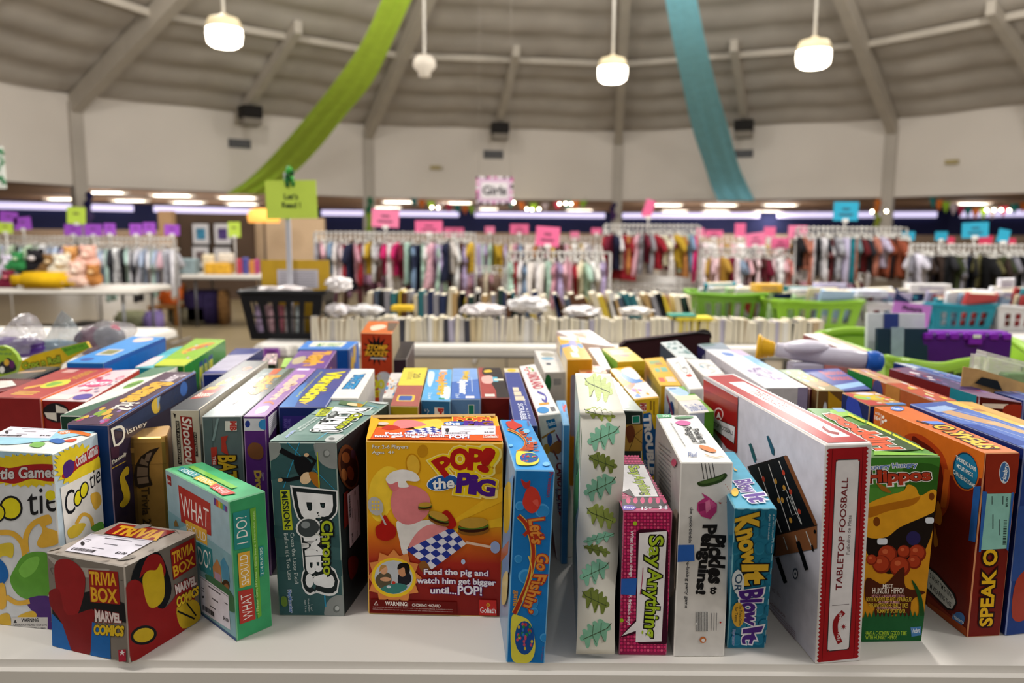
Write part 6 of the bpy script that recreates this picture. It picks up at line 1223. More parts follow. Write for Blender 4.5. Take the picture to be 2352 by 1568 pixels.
def a_(A):
    A.face('F').cs(*C5); A.rect('#26302A', 1070, 765, 1235, 862); A.poly('#D8E0DC', [(1145, 790), (1210, 785), (1212, 850), (1148, 855)]); A.poly('#1E7A62', [(1149, 794), (1206, 789), (1208, 846), (1152, 850)]); A.rect('#A8823A', 1080, 862, 1235, 1085); A.blob('#6A3A22', [(1090, 900), (1150, 870), (1170, 960), (1120, 1020)]); A.line('#3A2A1A', [(1230, 900), (1160, 960), (1230, 1020)], 5); A.line('#3A2A1A', [(1120, 1080), (1160, 980)], 5)
    A.face('T', True); speckle(A, ['#E4E4E2', '#C8CCC8', '#8A948C'], 14, 4, r=.16, asp=.4)
carton('silver and black crinkled box directly right of the leaf strip', [(1377, 866), (1409, 866), (1477.4, 942.7), (1422, 942)], .268, {'all': '#2A322E', 'T': '#9AA49C', 'F': '#2A322E'}, a_, None, rough=.2)
def a_(A):
    A.face('T', True); A.blob('#A8C4E0', [(.0, .1), (.5, .05), (.8, .2), (.7, .4), (.3, .4)]); A.rect('#3A5AA0', .1, .08, .4, .12); A.poly('#7AB04A', [(.6, 0), (1, 0), (1, 1), (.8, 1), (.9, .6), (.55, .42), (.8, .3)]); A.poly('#E0D8B8', [(0, .4), (1, .38), (1, .56), (0, .58)]); A.txt('Double Ditto', [(.1, .74), (.8, .70), (.86, .92), (.16, .96)], '#6A7AB0', bold=.01)
    A.face('F', True); A.rect('#5A9A2E', .62, 0, 1, 1); A.face('L', True); A.ell('#2A3A6A', .35, .25, .16, .2); A.ell('#D8D4CC', .35, .25, .1, .13); A.line('#A03A4A', [(.1, .05), (.5, .2), (.9, .5)], .04, True); A.poly('#E0D0B8', [(.45, 0), (.6, 0), (.62, .5), (.5, .5)])
carton('white and green box with pale blue print, just behind the pickle box', [K6(700, 965), K6(1030, 960), K6(1440, 1340), K6(1060, 1360)], .265, {'all': '#C8C4BE', 'T': '#DCD8D4', 'F': '#B8C4D4', 'L': '#CFC6B8', 'R': '#5A9A2E'}, a_)
def a_(A): A.face('T', True); A.rect('#8AA878', .15, .12, .7, .26); A.rect('#A8845A', .4, .2, .75, .3); A.rect('#7AB09A', .2, .42, .42, .56); A.rect('#7AB09A', .5, .40, .8, .56); A.rect('#D8C0B0', .45, .74, .85, .9); A.rect('#C85A4A', .1, .76, .35, .9); A.face('L', True); A.rect('#1E3A5A', .25, .1, .5, 1)
carton('narrow golden yellow box with teal patches, between the wide yellow and white boxes', [K6(385, 545), K6(668, 520), K6(960, 945), K6(632, 942)], .262, {'all': '#C8961A', 'T': '#DCAA2A', 'F': '#C0901A', 'L': '#D0A83A'}, a_)
def a_(A): A.face('T', True); A.line('#3A3A3C', [(.3, .22), (.5, .2), (.45, .4), (.7, .36), (.6, .55), (.4, .5), (.3, .3)], .02, True); A.line('#3A3A3C', [(.55, .4), (.75, .42), (.7, .6), (.5, .62)], .02, True); A.blob('#C84A3A', [(.4, .62), (.7, .6), (.75, .66), (.5, .68)])
carton('white box with black ink doodles, nearest behind the foosball box', [K6(720, 545), K6(985, 512), K6(1285, 985), K6(1072, 1000)], .275, {'all': '#CCC6C2', 'T': '#E2DFDC', 'F': '#C4BEBC'}, a_)
def a_(A): A.face('T', True); A.line('#3A3A3C', [(.3, .4), (.5, .3), (.7, .45), (.5, .6), (.7, .8), (.4, .9)], .02, True); A.line('#3A3A3C', [(.5, .5), (.8, .4), (.85, .6)], .02, True); A.blob('#4A8AA8', [(.25, .5), (.35, .45), (.4, .6)])
carton('second doodled white box, tucked behind the foosball box corner', [K6(1000, 545), K6(1385, 560), K6(1600, 770), K6(1290, 800)], .268, {'all': '#D0C8C0', 'T': '#E0DCD6', 'L': '#C8C0BA'}, a_)
def a_(A): A.face('T', True); speckle(A, ['#6A8A8A', '#3A4A4A', '#C8CCC8', '#8AA0A0'], 18, 3, .1, .1, .9, .8, .1, .5)
carton('grey-sided white box with teal print, in front of the maroon zip case', [K6(632, 302), K6(890, 272), K6(1205, 545), K6(880, 520)], .27, {'all': '#3A4450', 'T': '#C4CCCC', 'L': '#3E4854'}, a_)
def a_(A): A.face('T', True); A.rect('#6A7E7E', .1, .0, .6, .4); A.face('L', True); speckle(A, ['#C8C83A', '#7A6AB0', '#D8D4D8'], 8, 3, r=.1)
carton('dark indigo box beside the handle of the maroon zip case', [K6(1190, 330), K6(1560, 300), K6(1700, 400), K6(1330, 420)], .268, {'all': '#2A2A4E', 'T': '#8A94A0', 'L': '#2A2650'}, a_)
def a_(A):
    A.face('T', True); A.poly('#8AB8DC', [(.75, .1), (1, .1), (1, .75), (.9, .8), (.7, .5)]); A.poly('#C8B8D4', [(.6, 0), (1, 0), (1, .2), (.7, .2)]); A.blob('#6A8AC8', [(.3, .1), (.55, .12), (.5, .22), (.3, .2)]); A.txt('FROZEN', [(.2, .62), (.75, .52), (.86, .82), (.34, .88)], '#7A5A9A', bold=.01); A.line('#7A5A9A', [(.35, .66), (.5, .56), (.6, .7), (.5, .8), (.42, .7)], .02, True)
    A.face('F', True); A.poly('#8A7E96', [(.76, 0), (1, 0), (1, 1), (.76, 1)]); A.rect('#3A4A7A', .38, .2, .44, .4)
carton('long white box with a pale blue sweep and violet script', [K6(1310, 405), K6(1840, 412), k7(530, 548), k7(172, 550)], .272, {'all': '#D0CCD2', 'T': '#E2E2E8', 'F': '#B8B0AE', 'L': '#CCC6CC'}, a_)
# right-hand boxes
carton('thin dark red box squeezed beside the long white box', [(1771, 846), (1784, 847), (1876, 893), (1859, 893)], .262, {'all': '#4A1A1E', 'T': '#7A4A4A', 'R': '#4AA0B8'})
def a_(A): A.face('T', True); A.poly('#5A7A3A', [(0, 0), (1, 0), (.9, .5), (0, .6)]); A.blob('#D8B83A', [(.2, .2), (.6, .1), (.9, .4), (.7, .6), (.4, .5)]); A.blob('#C8824A', [(.4, .62), (.7, .6), (.9, .75), (.6, .8)]); speckle(A, ['#5A7AB0', '#D8C8A0', '#A86A3A'], 12, 4, r=.08); A.face('F', True); A.blob('#C8C8CC', [(.2, .25), (.35, .1), (.6, .5), (.5, .9), (.15, .8)]); A.poly('#B88A1E', [(.4, 0), (1, .1), (1, 1), (.6, .8)])
carton('brown and green box with a white animal shape on its end', [(1786, 849), (1836, 848), (1939, 897), (1878, 896)], .265, {'all': '#6A4A26', 'T': '#8A7A4A', 'F': '#6A4A26'}, a_)
def a_(A): A.face('T', True); A.poly('#2A3A8E', [(0, 0), (1, 0), (1, .7), (0, .8)]); A.txt('Electronic', [(.35, .1), (.95, .12), (.95, .3), (.35, .3)], '#A8384A', bold=.05); A.txt('Bounce', [(.3, .36), (.9, .38), (.9, .58), (.3, .56)], '#A8384A', bold=.05); A.poly('#8AB0D4', [(0, .78), (1, .68), (1, .86), (0, .95)])
carton('blue box with crimson lettering under the toy telescope', [(1843, 849), (1925, 846), (2000, 892), (1937, 897)], .262, {'all': '#1E2A6E', 'T': '#3A4E9A'}, a_)
def a_(A):
    A.face('T', True); A.poly('#B03A34', [(0, .1), (.15, 0), (.5, 1), (0, 1)]); A.blob('#C8B02A', [(.1, .3), (.5, .2), (.9, .4), (.7, .6), (.3, .6)]); A.blob('#8ABA4A', [(.05, .4), (.2, .3), (.4, .55), (.2, .6)]); A.blob('#D8C8D4', [(.3, .1), (.6, .05), (.8, .2), (.5, .28)]); speckle(A, ['#D8B43A', '#C84A3A', '#E0D8D0', '#7AA8D0'], 14, 5, .1, .2, .95, .9, .07, .6); A.poly('#4A7AB8', [(.5, .86), (1, .86), (1, 1), (.5, 1)])
    A.face('L', True); A.blob('#2A3E9A', [(.2, .05), (.6, .0), (.95, .25), (.9, .6), (.5, .5)]); A.txt('will you challenge', [(.1, .2), (.9, .3), (.9, .42), (.1, .32)], '#8A9AD8')
carton('dark blue box with a yellow and red cartoon top, behind the green jaws box', [(1934, 901), (2010, 899), (2083, 929), (1997, 931)], .277, {'all': '#1E2A5E', 'T': '#B8884A', 'L': '#182452', 'F': '#1A2656'}, a_)
def a_(A):
    A.face('T', True); A.poly('#B04A2E', [(0, .5), (1, .5), (1, 1), (0, 1)]); speckle(A, ['#D8B43A', '#B8A0C0', '#E0D0C0', '#A83A5A', '#D8C890'], 22, 6, r=.09, asp=.5)
    A.face('L', True); A.rect('#2A7A3A', 0, 0, .34, 1); A.blob('#4A4A7A', [(.34, .1), (.46, .05), (.5, .6), (.4, .9)]); A.rect('#B87A3A', .5, .0, .66, 1); A.rect('#4A1E1A', .68, .12, .96, .6)
    for i in range(3): A.rect('#D8C8BC', .7, .2 + .12 * i, .9, .25 + .12 * i)
carton('long box with a green, tan and maroon side, second from the right at the back', [(1947, 846), (1993, 847), (2199, 920), (2146, 921)], .268, {'all': '#8A3A2A', 'T': '#B88A6A', 'L': '#A8562E'}, a_)
def a_(A):
    A.face('T', True); A.poly('#3A2A5E', [(0, .3), (1, .25), (1, .7), (0, .8)]); speckle(A, ['#A83A4A', '#D8C8D0', '#8A6AA0', '#E0D8DC'], 16, 6, r=.08, asp=.4)
    A.face('L', True); A.rect('#6A1E20', 0, 0, .72, 1); A.rect('#1E7A8A', .72, 0, .98, 1); A.txt('MOST WANTED DIE CAST', [(.94, .5), (.28, .45), (.28, .25), (.94, .3)][:0] or [(.30, .3), (.70, .3), (.70, .5), (.30, .5)], '#D8CCC8', bold=.01)
    A.face('F').cs(2000, 740, 5.94); A.txt('5+', [(1480, 1120), (1410, 1105), (1412, 1050), (1482, 1064)], '#E0D8D4', bold=.03); A.poly('#C8BCB4', [(1525, 1105), (1880, 1115), (1840, 1180), (1510, 1160)]); A.blob('#8A2A1E', [(1850, 1130), (2080, 1140), (2080, 1300), (1820, 1250)])
carton('long maroon and teal box with a dark end by the right edge', [(2043, 846), (2084, 842), (2349, 923), (2249, 909)], .272, {'all': '#5A1A1A', 'T': '#6A4A6A', 'L': '#6A1E20', 'F': '#4A1414'}, a_)
def a_(A): A.face('T', True); A.poly('#C8D0DC', [(0, 0), (1, 0), (1, .12), (0, .2)]); A.poly('#6A8AC0', [(.5, 0), (1, 0), (1, 1), (.7, 1)]); speckle(A, ['#C8CCD8', '#D8B0C0', '#8A9AC8'], 12, 6, r=.07, asp=.4)
carton('long blue and white box furthest right behind the maroon and teal one', [(2052, 832), (2096, 836), (2440, 925), (2352, 918)], .262, {'all': '#2A3A7A', 'T': '#3E569A'}, a_, rough=.15)
def a_(A):
    A.face('T', True); A.poly('#5A78C0', [(0, .3), (1, .2), (1, 1), (0, 1)]); A.poly('#C8A07A', [(.2, .2), (.5, .18), (.8, .55), (.6, .62), (.3, .4)]); A.poly('#D0B08A', [(.55, .5), (.8, .5), (.85, .8), (.7, .85)]); A.poly('#9AB4DC', [(.1, .12), (.7, .1), (.75, .2), (.15, .24)]); A.line('#C8D4E8', [(.1, .3), (.4, .6), (.5, .9)], .012); A.line('#C8D4E8', [(.5, .1), (.9, .5), (.8, .95)], .012); A.poly('#2E4EA0', [(.0, .5), (.25, .55), (.3, .95), (.0, .95)])
    A.face('F', True); A.rect('#2A4A8A', .0, .3, .5, .7); A.blob('#A03A2A', [(.1, .7), (.4, .65), (.4, .9), (.1, .9)])
carton('blue cellophane-wrapped box right of the orange and maroon one', [(2089, 927), (2172, 921), (2470, 1022), (2353, 1029)], .285, {'all': '#1E2E6E', 'T': '#4A62A8', 'L': '#1A2660', 'F': '#1E3A7A'}, a_, rough=.2)
def a_(A): A.face('T', True); A.poly('#C89A4A', [(.4, 0), (1, 0), (1, 1), (.6, 1)]); A.rect('#A86A3A', .2, .3, .5, .4); A.ell('#E0D8D4', .3, .93, .3, .06); A.face('L', True); A.rect('#C8941E', 0, .2, 1, .3)
carton('yellow box lying beyond the cellophane-wrapped box', [(2172, 920), (2233, 923), (2420, 988), (2334, 984)], .27, {'all': '#D0A81E', 'T': '#D8B04A', 'L': '#DDB81E'}, a_)

def a_(A): A.face('T', True); A.blob('#D8A070', [(.4, .3), (.6, .28), (.65, .5), (.5, .55)]); A.rect('#C89A8A', .8, 0, 1, 1)
carton('long white box with orange smudges lying just behind the toy telescope', [K7(840, 212), K7(1090, 204), K7(1830, 492), K7(1530, 475)], .283, {'all': '#8A4A4A', 'T': '#DCD6D2', 'R': '#5A2A3A'}, a_)
# maroon zip case with a carrying loop
def zip_case():
    o2 = [(1426, 796), (1438, 785), (1602, 764), (1628, 766), (1632, 775), (1634, 860), (1426, 860)]
    Y = 2.33; th = Vector((0, .05, 0)); m = mat('#2E1216', .8, .1, 200, bump=.3); mb = MB()
    P = [atY(x, y, Y) for x, y in o2]
    for p in P[-2:]: p.z = TZ + .001
    n = len(P); mb.add(P + [p + th for p in P], [list(range(n))[::-1], [n + i for i in range(n)]] + [[i, (i + 1) % n, n + (i + 1) % n, n + i] for i in range(n)], m)
    o = mb.build('zip_case', None, Vector(((P[0].x + P[3].x) / 2, Y + .025, TZ))); tag(o, 'dark maroon fabric zip case with a carry loop standing at the back', 'case')
    hb = MB(); hb.tube([atY(x, y, Y + .02) for x, y in smooth_open([(1600, 774), (1601, 764), (1616, 759), (1628, 764), (1632, 776)], 4)], .005, mat('#1A1012', .7)); hb.build('handle', o, WLOC[o.name])
    zb = MB(); zb.tube([atY(x, y, Y - .002) for x, y in o2[:4]], .003, mat('#18100F', .6)); zb.build('zip', o, WLOC[o.name])
zip_case()
# toy telescope: yellow eyepiece, white barrel with a bulge, blue nose
def telescope():
    A_, B_ = at(1738, 798, .335), at(2030, 838, .31)
    A_ = atY(1738, 797, 2.02); B_ = atY(2030, 833, 1.93)
    d = (B_ - A_); L = d.length; d.normalize()
    q = d.to_track_quat('Z', 'Y').to_matrix().to_4x4(); mx = Matrix.Translation(A_) @ q
    root = empty('toy_telescope', Vector(((A_ + B_) / 2)), 'white toy telescope with a yellow eyepiece and blue nose lying on boxes', 'toy'); loc = WLOC[root.name]
    wm = mat('#C9C4D2', .3, .05, 30); b = MB()
    b.lathe([(.034, 0), (.037, .004), (.030, .012), (.027, .014), (.029, .018), (.024, .022), (.0255, .027), (.021, .032), (.0225, .037), (.018, .046)], mat('#D9A51E', .4, .06, 30), mx=mx, n=20); b.build('eyepiece', root, loc)
    b = MB()
    e = [(t * L, r) for t, r in ((.155, .012), (.16, .019), (.30, .022), (.55, .024), (.86, .024), (.865, .012))]
    b.lathe([(r, z) for z, r in e], wm, mx=mx, n=20); b.build('barrel', root, loc)
    b = MB(); mid = A_ + d * L * .40
    b.ball(mid + Vector((0, 0, .016)), (.062, .04, .02), wm, 3); b.build('dome', root, loc)
    b = MB(); b.box(mid + Vector((0, 0, -.045)), (.085, .05, .045), mat('#BDB8C8', .35, .05), .006); b.build('grip', root, loc)
    b = MB(); b.lathe([(.024, .866 * L), (.027, .88 * L), (.028, .94 * L), (.022, .985 * L), (.010, 1.0 * L)], mat('#1F58B0', .4, .06), mx=mx, n=20); b.build('nose_cap', root, loc)
telescope()
# clear clamshell with cardboard backing at the right edge
def clam():
    Y = 1.62; P = [atY(x, y, Y) for x, y in ((2262, 806), (2400, 842), (2410, 935), (2244, 870))]
    root = empty('blister_pack', Vector((1.02, Y, TZ)), 'clear plastic blister pack with a tan card backing by the right edge', 'packaging'); loc = WLOC[root.name]
    b = MB(); cm = mat('#B8925E', .7, .08, 60)
    Q = [atY(x, y, Y - .05) for x, y in ((2213, 842), (2250, 848), (2420, 900), (2420, 960), (2200, 880))]
    Q[3].z = TZ + .01; Q[4].z = TZ + .01
    n = len(Q); b.add(Q + [p + Vector((0, .003, 0)) for p in Q], [list(range(n))[::-1], [n + i for i in range(n)]] + [[i, (i + 1) % n, n + (i + 1) % n, n + i] for i in range(n)], cm); b.build('card', root, loc)
    b = MB(); H = [atY(x, y, Y - .055) for x, y in ((2240, 880), (2256, 866), (2292, 874), (2303, 898))]
    b.add(H + [p + Vector((0, .002, 0)) for p in H], [[3, 2, 1, 0], [4, 5, 6, 7], [0, 1, 5, 4], [1, 2, 6, 5], [2, 3, 7, 6], [3, 0, 4, 7]], mat('#141A1E', .5)); b.build('hang_tab', root, loc)
    b = MB(); P[2].z = TZ + .01; P[3].z = TZ + .01
    bm = bmesh.new(); vs = [bm.verts.new(p) for p in P] + [bm.verts.new(p + Vector((0, .06, -.0))) for p in P]
    for f in ([3, 2, 1, 0], [4, 5, 6, 7], [0, 1, 5, 4], [1, 2, 6, 5], [2, 3, 7, 6], [3, 0, 4, 7]): bm.faces.new([vs[i] for i in f])
    bmesh.ops.bevel(bm, geom=bm.edges[:], offset=.012, segments=3, affect='EDGES')
    b.addbm(bm, mat('#E4E0DC', .12, .02, 20, bump=.5, trans=.75, alpha=.55)); b.build('bubble', root, loc)
    b = MB(); b.box((P[0] + P[1]) / 2 + Vector((.04, .03, -.06)), (.09, .03, .05), mat('#5A8A4A', .5, .3, 60), .004); b.build('contents', root, loc)
clam()
# plastic bags and boards at the left edge
def bag(name, label, pts, Y, dep, hexc, inner, ih):
    """clear bag: a pinched pillow following an outline, with its contents inside"""
    P = [atY(x, y, Y) for x, y in pts]; c = sum(P, Vector()) / len(P)
    n = len(P); rings = []; rn = random.Random(int(P[0].x * 1000))
    for s_, dy in ((.35, -.5), (.8, -.34), (1, 0), (.8, .34), (.35, .5)):
        rings.append([c + (p - c) * s_ * (1 if s_ == 1 else rn.uniform(.88, 1.06)) + Vector((0, dep * dy * rn.uniform(.6, 1.2), 0)) for p in P])
    vs = [p for r in rings for p in r]; fs = [[i * n + k, i * n + (k + 1) % n, (i + 1) * n + (k + 1) % n, (i + 1) * n + k] for i in range(4) for k in range(n)] + [list(range(n))[::-1], [4 * n + k for k in range(n)]]
    for v in vs: v.z = max(v.z, TZ + .002)
    b = MB(); b.add(vs, fs, mat(hexc, .12, .05, 30, bump=.8, trans=.5, alpha=.42), False)
    base = Vector((c.x, Y, TZ)); root = empty(name, base, label, 'bag')
    b.build('film', root, base)
    b = MB()
    for (x, y, r, hc) in inner:
        q = atY(x, y, Y); b.ball(Vector((q.x, Y, max(q.z, TZ + r[2] + .004))), r, mat(hc, .4, .15, 40), 2)
    b.build('contents', root, base)
bag('plastic_bag', 'clear plastic bag holding purple discs at the far left', [(-30, 800), (10, 770), (38, 742), (44, 722), (66, 718), (78, 745), (100, 778), (88, 815), (-30, 822)], 2.25, .16, '#C8C4CC', [(40, 800, (.08, .05, .03), '#3E1E6A'), (15, 795, (.06, .05, .03), '#4A2478'), (60, 790, (.05, .05, .02), '#3A1A5E')], .1)
bag('plastic_bag', 'grey finely ribbed plastic bag peaked in the middle of the left bags', [(84, 815), (118, 760), (142, 712), (165, 730), (190, 768), (178, 805), (140, 818)], 2.35, .10, '#8A98A2', [(130, 800, (.09, .03, .03), '#8A9AA6')], .1)
bag('plastic_bag', 'clear plastic bag with dark pink things beside the ribbed bag', [(175, 820), (190, 750), (240, 735), (300, 742), (312, 760), (290, 800), (230, 835)], 2.4, .16, '#B8B4BC', [(215, 785, (.06, .05, .05), '#5A1A3A'), (250, 775, (.05, .05, .04), '#6E7076'), (262, 760, (.02, .02, .02), '#D0305A')], .1)
def board(label, pts, Y, c, art, base=0):
    P = [atY(x, y, Y) for x, y in pts]
    lo = min(p.z for p in P)
    n = len(P); b = MB(); b.add(P + [p + Vector((.0, .012, .0)) for p in P], [list(range(n))[::-1], [n + i for i in range(n)]] + [[i, (i + 1) % n, n + (i + 1) % n, n + i] for i in range(n)], mat(c, .4, .08, 40))
    xs = [p[0] for p in pts]; ys = [p[1] for p in pts]; q = [(min(xs), min(ys)), (max(xs), min(ys)), (max(xs), max(ys)), (min(xs), max(ys))]
    A = Art({'F': [atY(x, y, Y) for x, y in q]}, {'F': q}, b, .4); art(A)
    o = b.build('game_board', None, Vector((sum(p.x for p in P) / n, Y, TZ))); tag(o, label, 'board')
def a_(A):
    A.cs(0, 760, 6.534); A.poly('#6AA02E', [(905, 255), (1290, 165), (1345, 250), (1020, 375)]); A.txt('Croc n Roll', [(330, 480), (890, 370), (910, 470), (345, 570)], '#1A2010', bold=.12); A.txt('Croc n Roll', [(330, 480), (890, 370), (910, 470), (345, 570)], '#A8BA3A', bold=.02)
    A.txt('Made for kids', [(960, 270), (1250, 195), (1260, 225), (965, 305)], '#3A6A2A')
board('yellow and green curved board lettered in black, leaning at the left', [K1(250, 590), K1(320, 450), K1(500, 360), K1(900, 250), K1(1290, 160), K1(1345, 250), K1(900, 510), K1(850, 660), K1(250, 700)], 1.98, '#C8A41E', a_)
def a_(A):
    A.cs(0, 760, 6.534); A.blob('#2A2A2E', [(0, 480), (60, 450), (120, 400), (220, 480), (230, 590), (0, 640)]); A.ell('#C8A03A', 100, 470, 40, 50); A.ell('#5A2A5A', 180, 500, 40, 60); A.ell('#D8D8D0', 30, 580, 40, 50); A.txt('fun!', (0, 250, 90, 290), '#3A6A5A'); A.txt('for you go', (0, 320, 180, 360), '#3A6A5A')
board('round-cornered green board with a small group picture at the left edge', [K1(-200, 240), K1(40, 222), K1(150, 260), K1(240, 350), K1(290, 450), K1(240, 600), K1(200, 720), K1(-200, 720)], 1.9, '#8AA82E', a_)
def a_(A): A.face('T', True); A.poly('#C8A080', [(.1, .5), (.8, .3), (.85, .4), (.15, .62)]); A.rect('#121212', .9, 0, 1, 1)
carton('flat-topped black box with a tan strip in front of the boards', [K1(560, 535), K1(905, 530), K1(440, 715), K1(-60, 700)], .24, {'all': '#1A1A1A', 'T': '#4A4844'}, a_)
# purple carrying case and books standing in a lime green basket
def purple_case():
    P = [atY(x, y, 2.55) for x, y in ((2113, 762), (2320, 768), (2322, 850), (2098, 850))]
    w_ = P[1].x - P[0].x; c = Vector(((P[0].x + P[1].x) / 2, 2.57, 0)); zt = P[0].z; h = zt - TZ - .012
    root = empty('carry_case', Vector((c.x, c.y, zt - h)), 'purple plastic carrying case with a snap latch standing in the lime basket', 'case'); loc = WLOC[root.name]
    m = mat('#4A0A72', .35, .06, 30); m2 = mat('#7A1EA8', .3, .06, 30)
    b = MB(); b.box(Vector((c.x, c.y - .02, zt - h / 2)), (w_, .035, h - .004), m, .008, seg=2); b.build('shell', root, loc)
    b = MB(); b.box(Vector((c.x, c.y + .02, zt - h / 2)), (w_, .035, h - .004), m, .008, seg=2); b.build('back_shell', root, loc)
    b = MB()
    b.box(Vector((c.x, c.y, zt - .006)), (w_ * .96, .05, .018), m2, .004)
    for k in range(7):
        x = c.x + w_ * (-.44 + .145 * k); b.box(Vector((x, c.y - .03, zt - .012)), (w_ * .09, .03, .022), m2, .003)
    b.build('rim', root, loc)
    b = MB(); b.box(Vector((c.x + w_ * .07, c.y - .045, zt - .02)), (.045, .014, .04), m2, .004); b.build('latch', root, loc)
    b = MB(); b.box(Vector((c.x + w_ * .07, c.y - .0535, zt - .010)), (.026, .003, .012), mat('#D8D4D0', .4), .001); b.build('latch_tab', root, loc)
purple_case()
# the table that carries the boxes
plas = mat('#DAD5CE', .42, .05, 3, bump=.04)
def folding_table(label, x0, x1, y0, y1, legs=True, th=.045, rot=0, hx=None, group=None):
    c = Vector(((x0 + x1) / 2, (y0 + y1) / 2, 0)); root = empty('folding_table', c, label, 'table', group)
    b = MB(); m = hx or plas; L, W = x1 - x0, y1 - y0
    bm = bmesh.new(); bmesh.ops.create_cube(bm, size=1); bmesh.ops.scale(bm, vec=(L, W, th), verts=bm.verts)
    ve = [e for e in bm.edges if abs(e.verts[0].co.z - e.verts[1].co.z) > .01]
    bmesh.ops.bevel(bm, geom=ve, offset=.05, segments=5, affect='EDGES')
    te = [e for e in bm.edges if e.verts[0].co.z > 0 and e.verts[1].co.z > 0 and len(e.link_faces) == 2 and abs(e.link_faces[0].normal.z - e.link_faces[1].normal.z) > .5]
    bmesh.ops.bevel(bm, geom=te, offset=.011, segments=4, affect='EDGES')
    b.addbm(bm, m, Matrix.Translation((c.x, c.y, TZ - th / 2)), False); b.build('table_top', root, c)
    b = MB(); b.box(Vector((c.x, c.y, TZ - th - .008)), (L - .012, W - .012, .0155), mat('#8A867F', .5), .003); b.build('apron', root, c)
    lm = mat('#6E6E70', .4, .05, 30, metal=.6)
    for sx in (-1, 1):
        for sy in (-1, 1):
            b = MB(); x, y = c.x + sx * (L / 2 - .2), c.y + sy * (W / 2 - .1); b.tube([(x, y, TZ - th - .0165), (x, y, .0)], .016, lm, 10); b.build('leg', root, c)
    return root
Yf = at(1300, 1521, 0).y
folding_table('white plastic folding table under the front rows of game boxes', -1.75, 1.75, Yf - .012, 1.88)
folding_table('white folding table behind the front one at the left, under bags and boxes', -2.4, -.18, 1.89, 2.66)
folding_table('white folding table behind the front one at the right, under the lime basket', .12, 2.9, 1.89, 3.0)
# ------------------------------------------------------------------ clothes racks
def ordn(n): return '%d%s' % (n, 'th' if 10 <= n % 100 <= 20 else {1: 'st', 2: 'nd', 3: 'rd'}.get(n % 10, 'th'))
def garment_mesh(kind):
    O = {'shirt': [(-.03, -.09), (-.13, -.13), (-.21, -.25), (-.16, -.29), (-.12, -.22), (-.13, -.46), (.13, -.46), (.12, -.22), (.16, -.29), (.21, -.25), (.13, -.13), (.03, -.09)],
         'dress': [(-.03, -.09), (-.11, -.13), (-.15, -.2), (-.1, -.22), (-.1, -.3), (-.2, -.56), (.2, -.56), (.1, -.3), (.1, -.22), (.15, -.2), (.11, -.13), (.03, -.09)],
         'trousers': [(-.11, -.10), (-.12, -.3), (-.13, -.6), (-.03, -.6), (0, -.3), (.03, -.6), (.13, -.6), (.12, -.3), (.11, -.10)],
         'sleepsuit': [(-.03, -.09), (-.12, -.13), (-.2, -.26), (-.15, -.3), (-.11, -.2), (-.11, -.4), (-.12, -.56), (-.03, -.56), (0, -.42), (.03, -.56), (.12, -.56), (.11, -.4), (.11, -.2), (.15, -.3), (.2, -.26), (.12, -.13), (.03, -.09)]}[kind]
    n = len(O); cz = sum(p[1] for p in O) / n; vs = []
    for y, s in ((-.024, .72), (-.012, 1), (.012, 1), (.024, .72)):
        for x, z in O: vs.append((x * s, y + .006 * math.sin(z * 30), cz + (z - cz) * s))
    fs = [[r * n + k, r * n + (k + 1) % n, (r + 1) * n + (k + 1) % n, (r + 1) * n + k] for r in range(3) for k in range(n)] + [list(range(n))[::-1], [3 * n + k for k in range(n)]]
    me = bpy.data.meshes.new(kind); me.from_pydata(vs, [], fs); me.materials.append(mat('#888888')); me.polygons.foreach_set('use_smooth', [True] * len(fs)); return me
GM = {k: garment_mesh(k) for k in ('shirt', 'dress', 'trousers', 'sleepsuit')}
_b = MB(); hm = mat('#E4E0DA', .4, 0)
_b.tube([(0, 0, -.045), (0, 0, -.01), (.012, 0, .006), (0, 0, .018), (-.012, 0, .008)], .008, hm, 5)
_b.tube([(0, 0, -.045), (-.15, 0, -.095), (.15, 0, -.095), (0, 0, -.045)], .010, hm, 5)
_h = _b.build('hanger'); HANG = _h.data; bpy.data.objects.remove(_h)
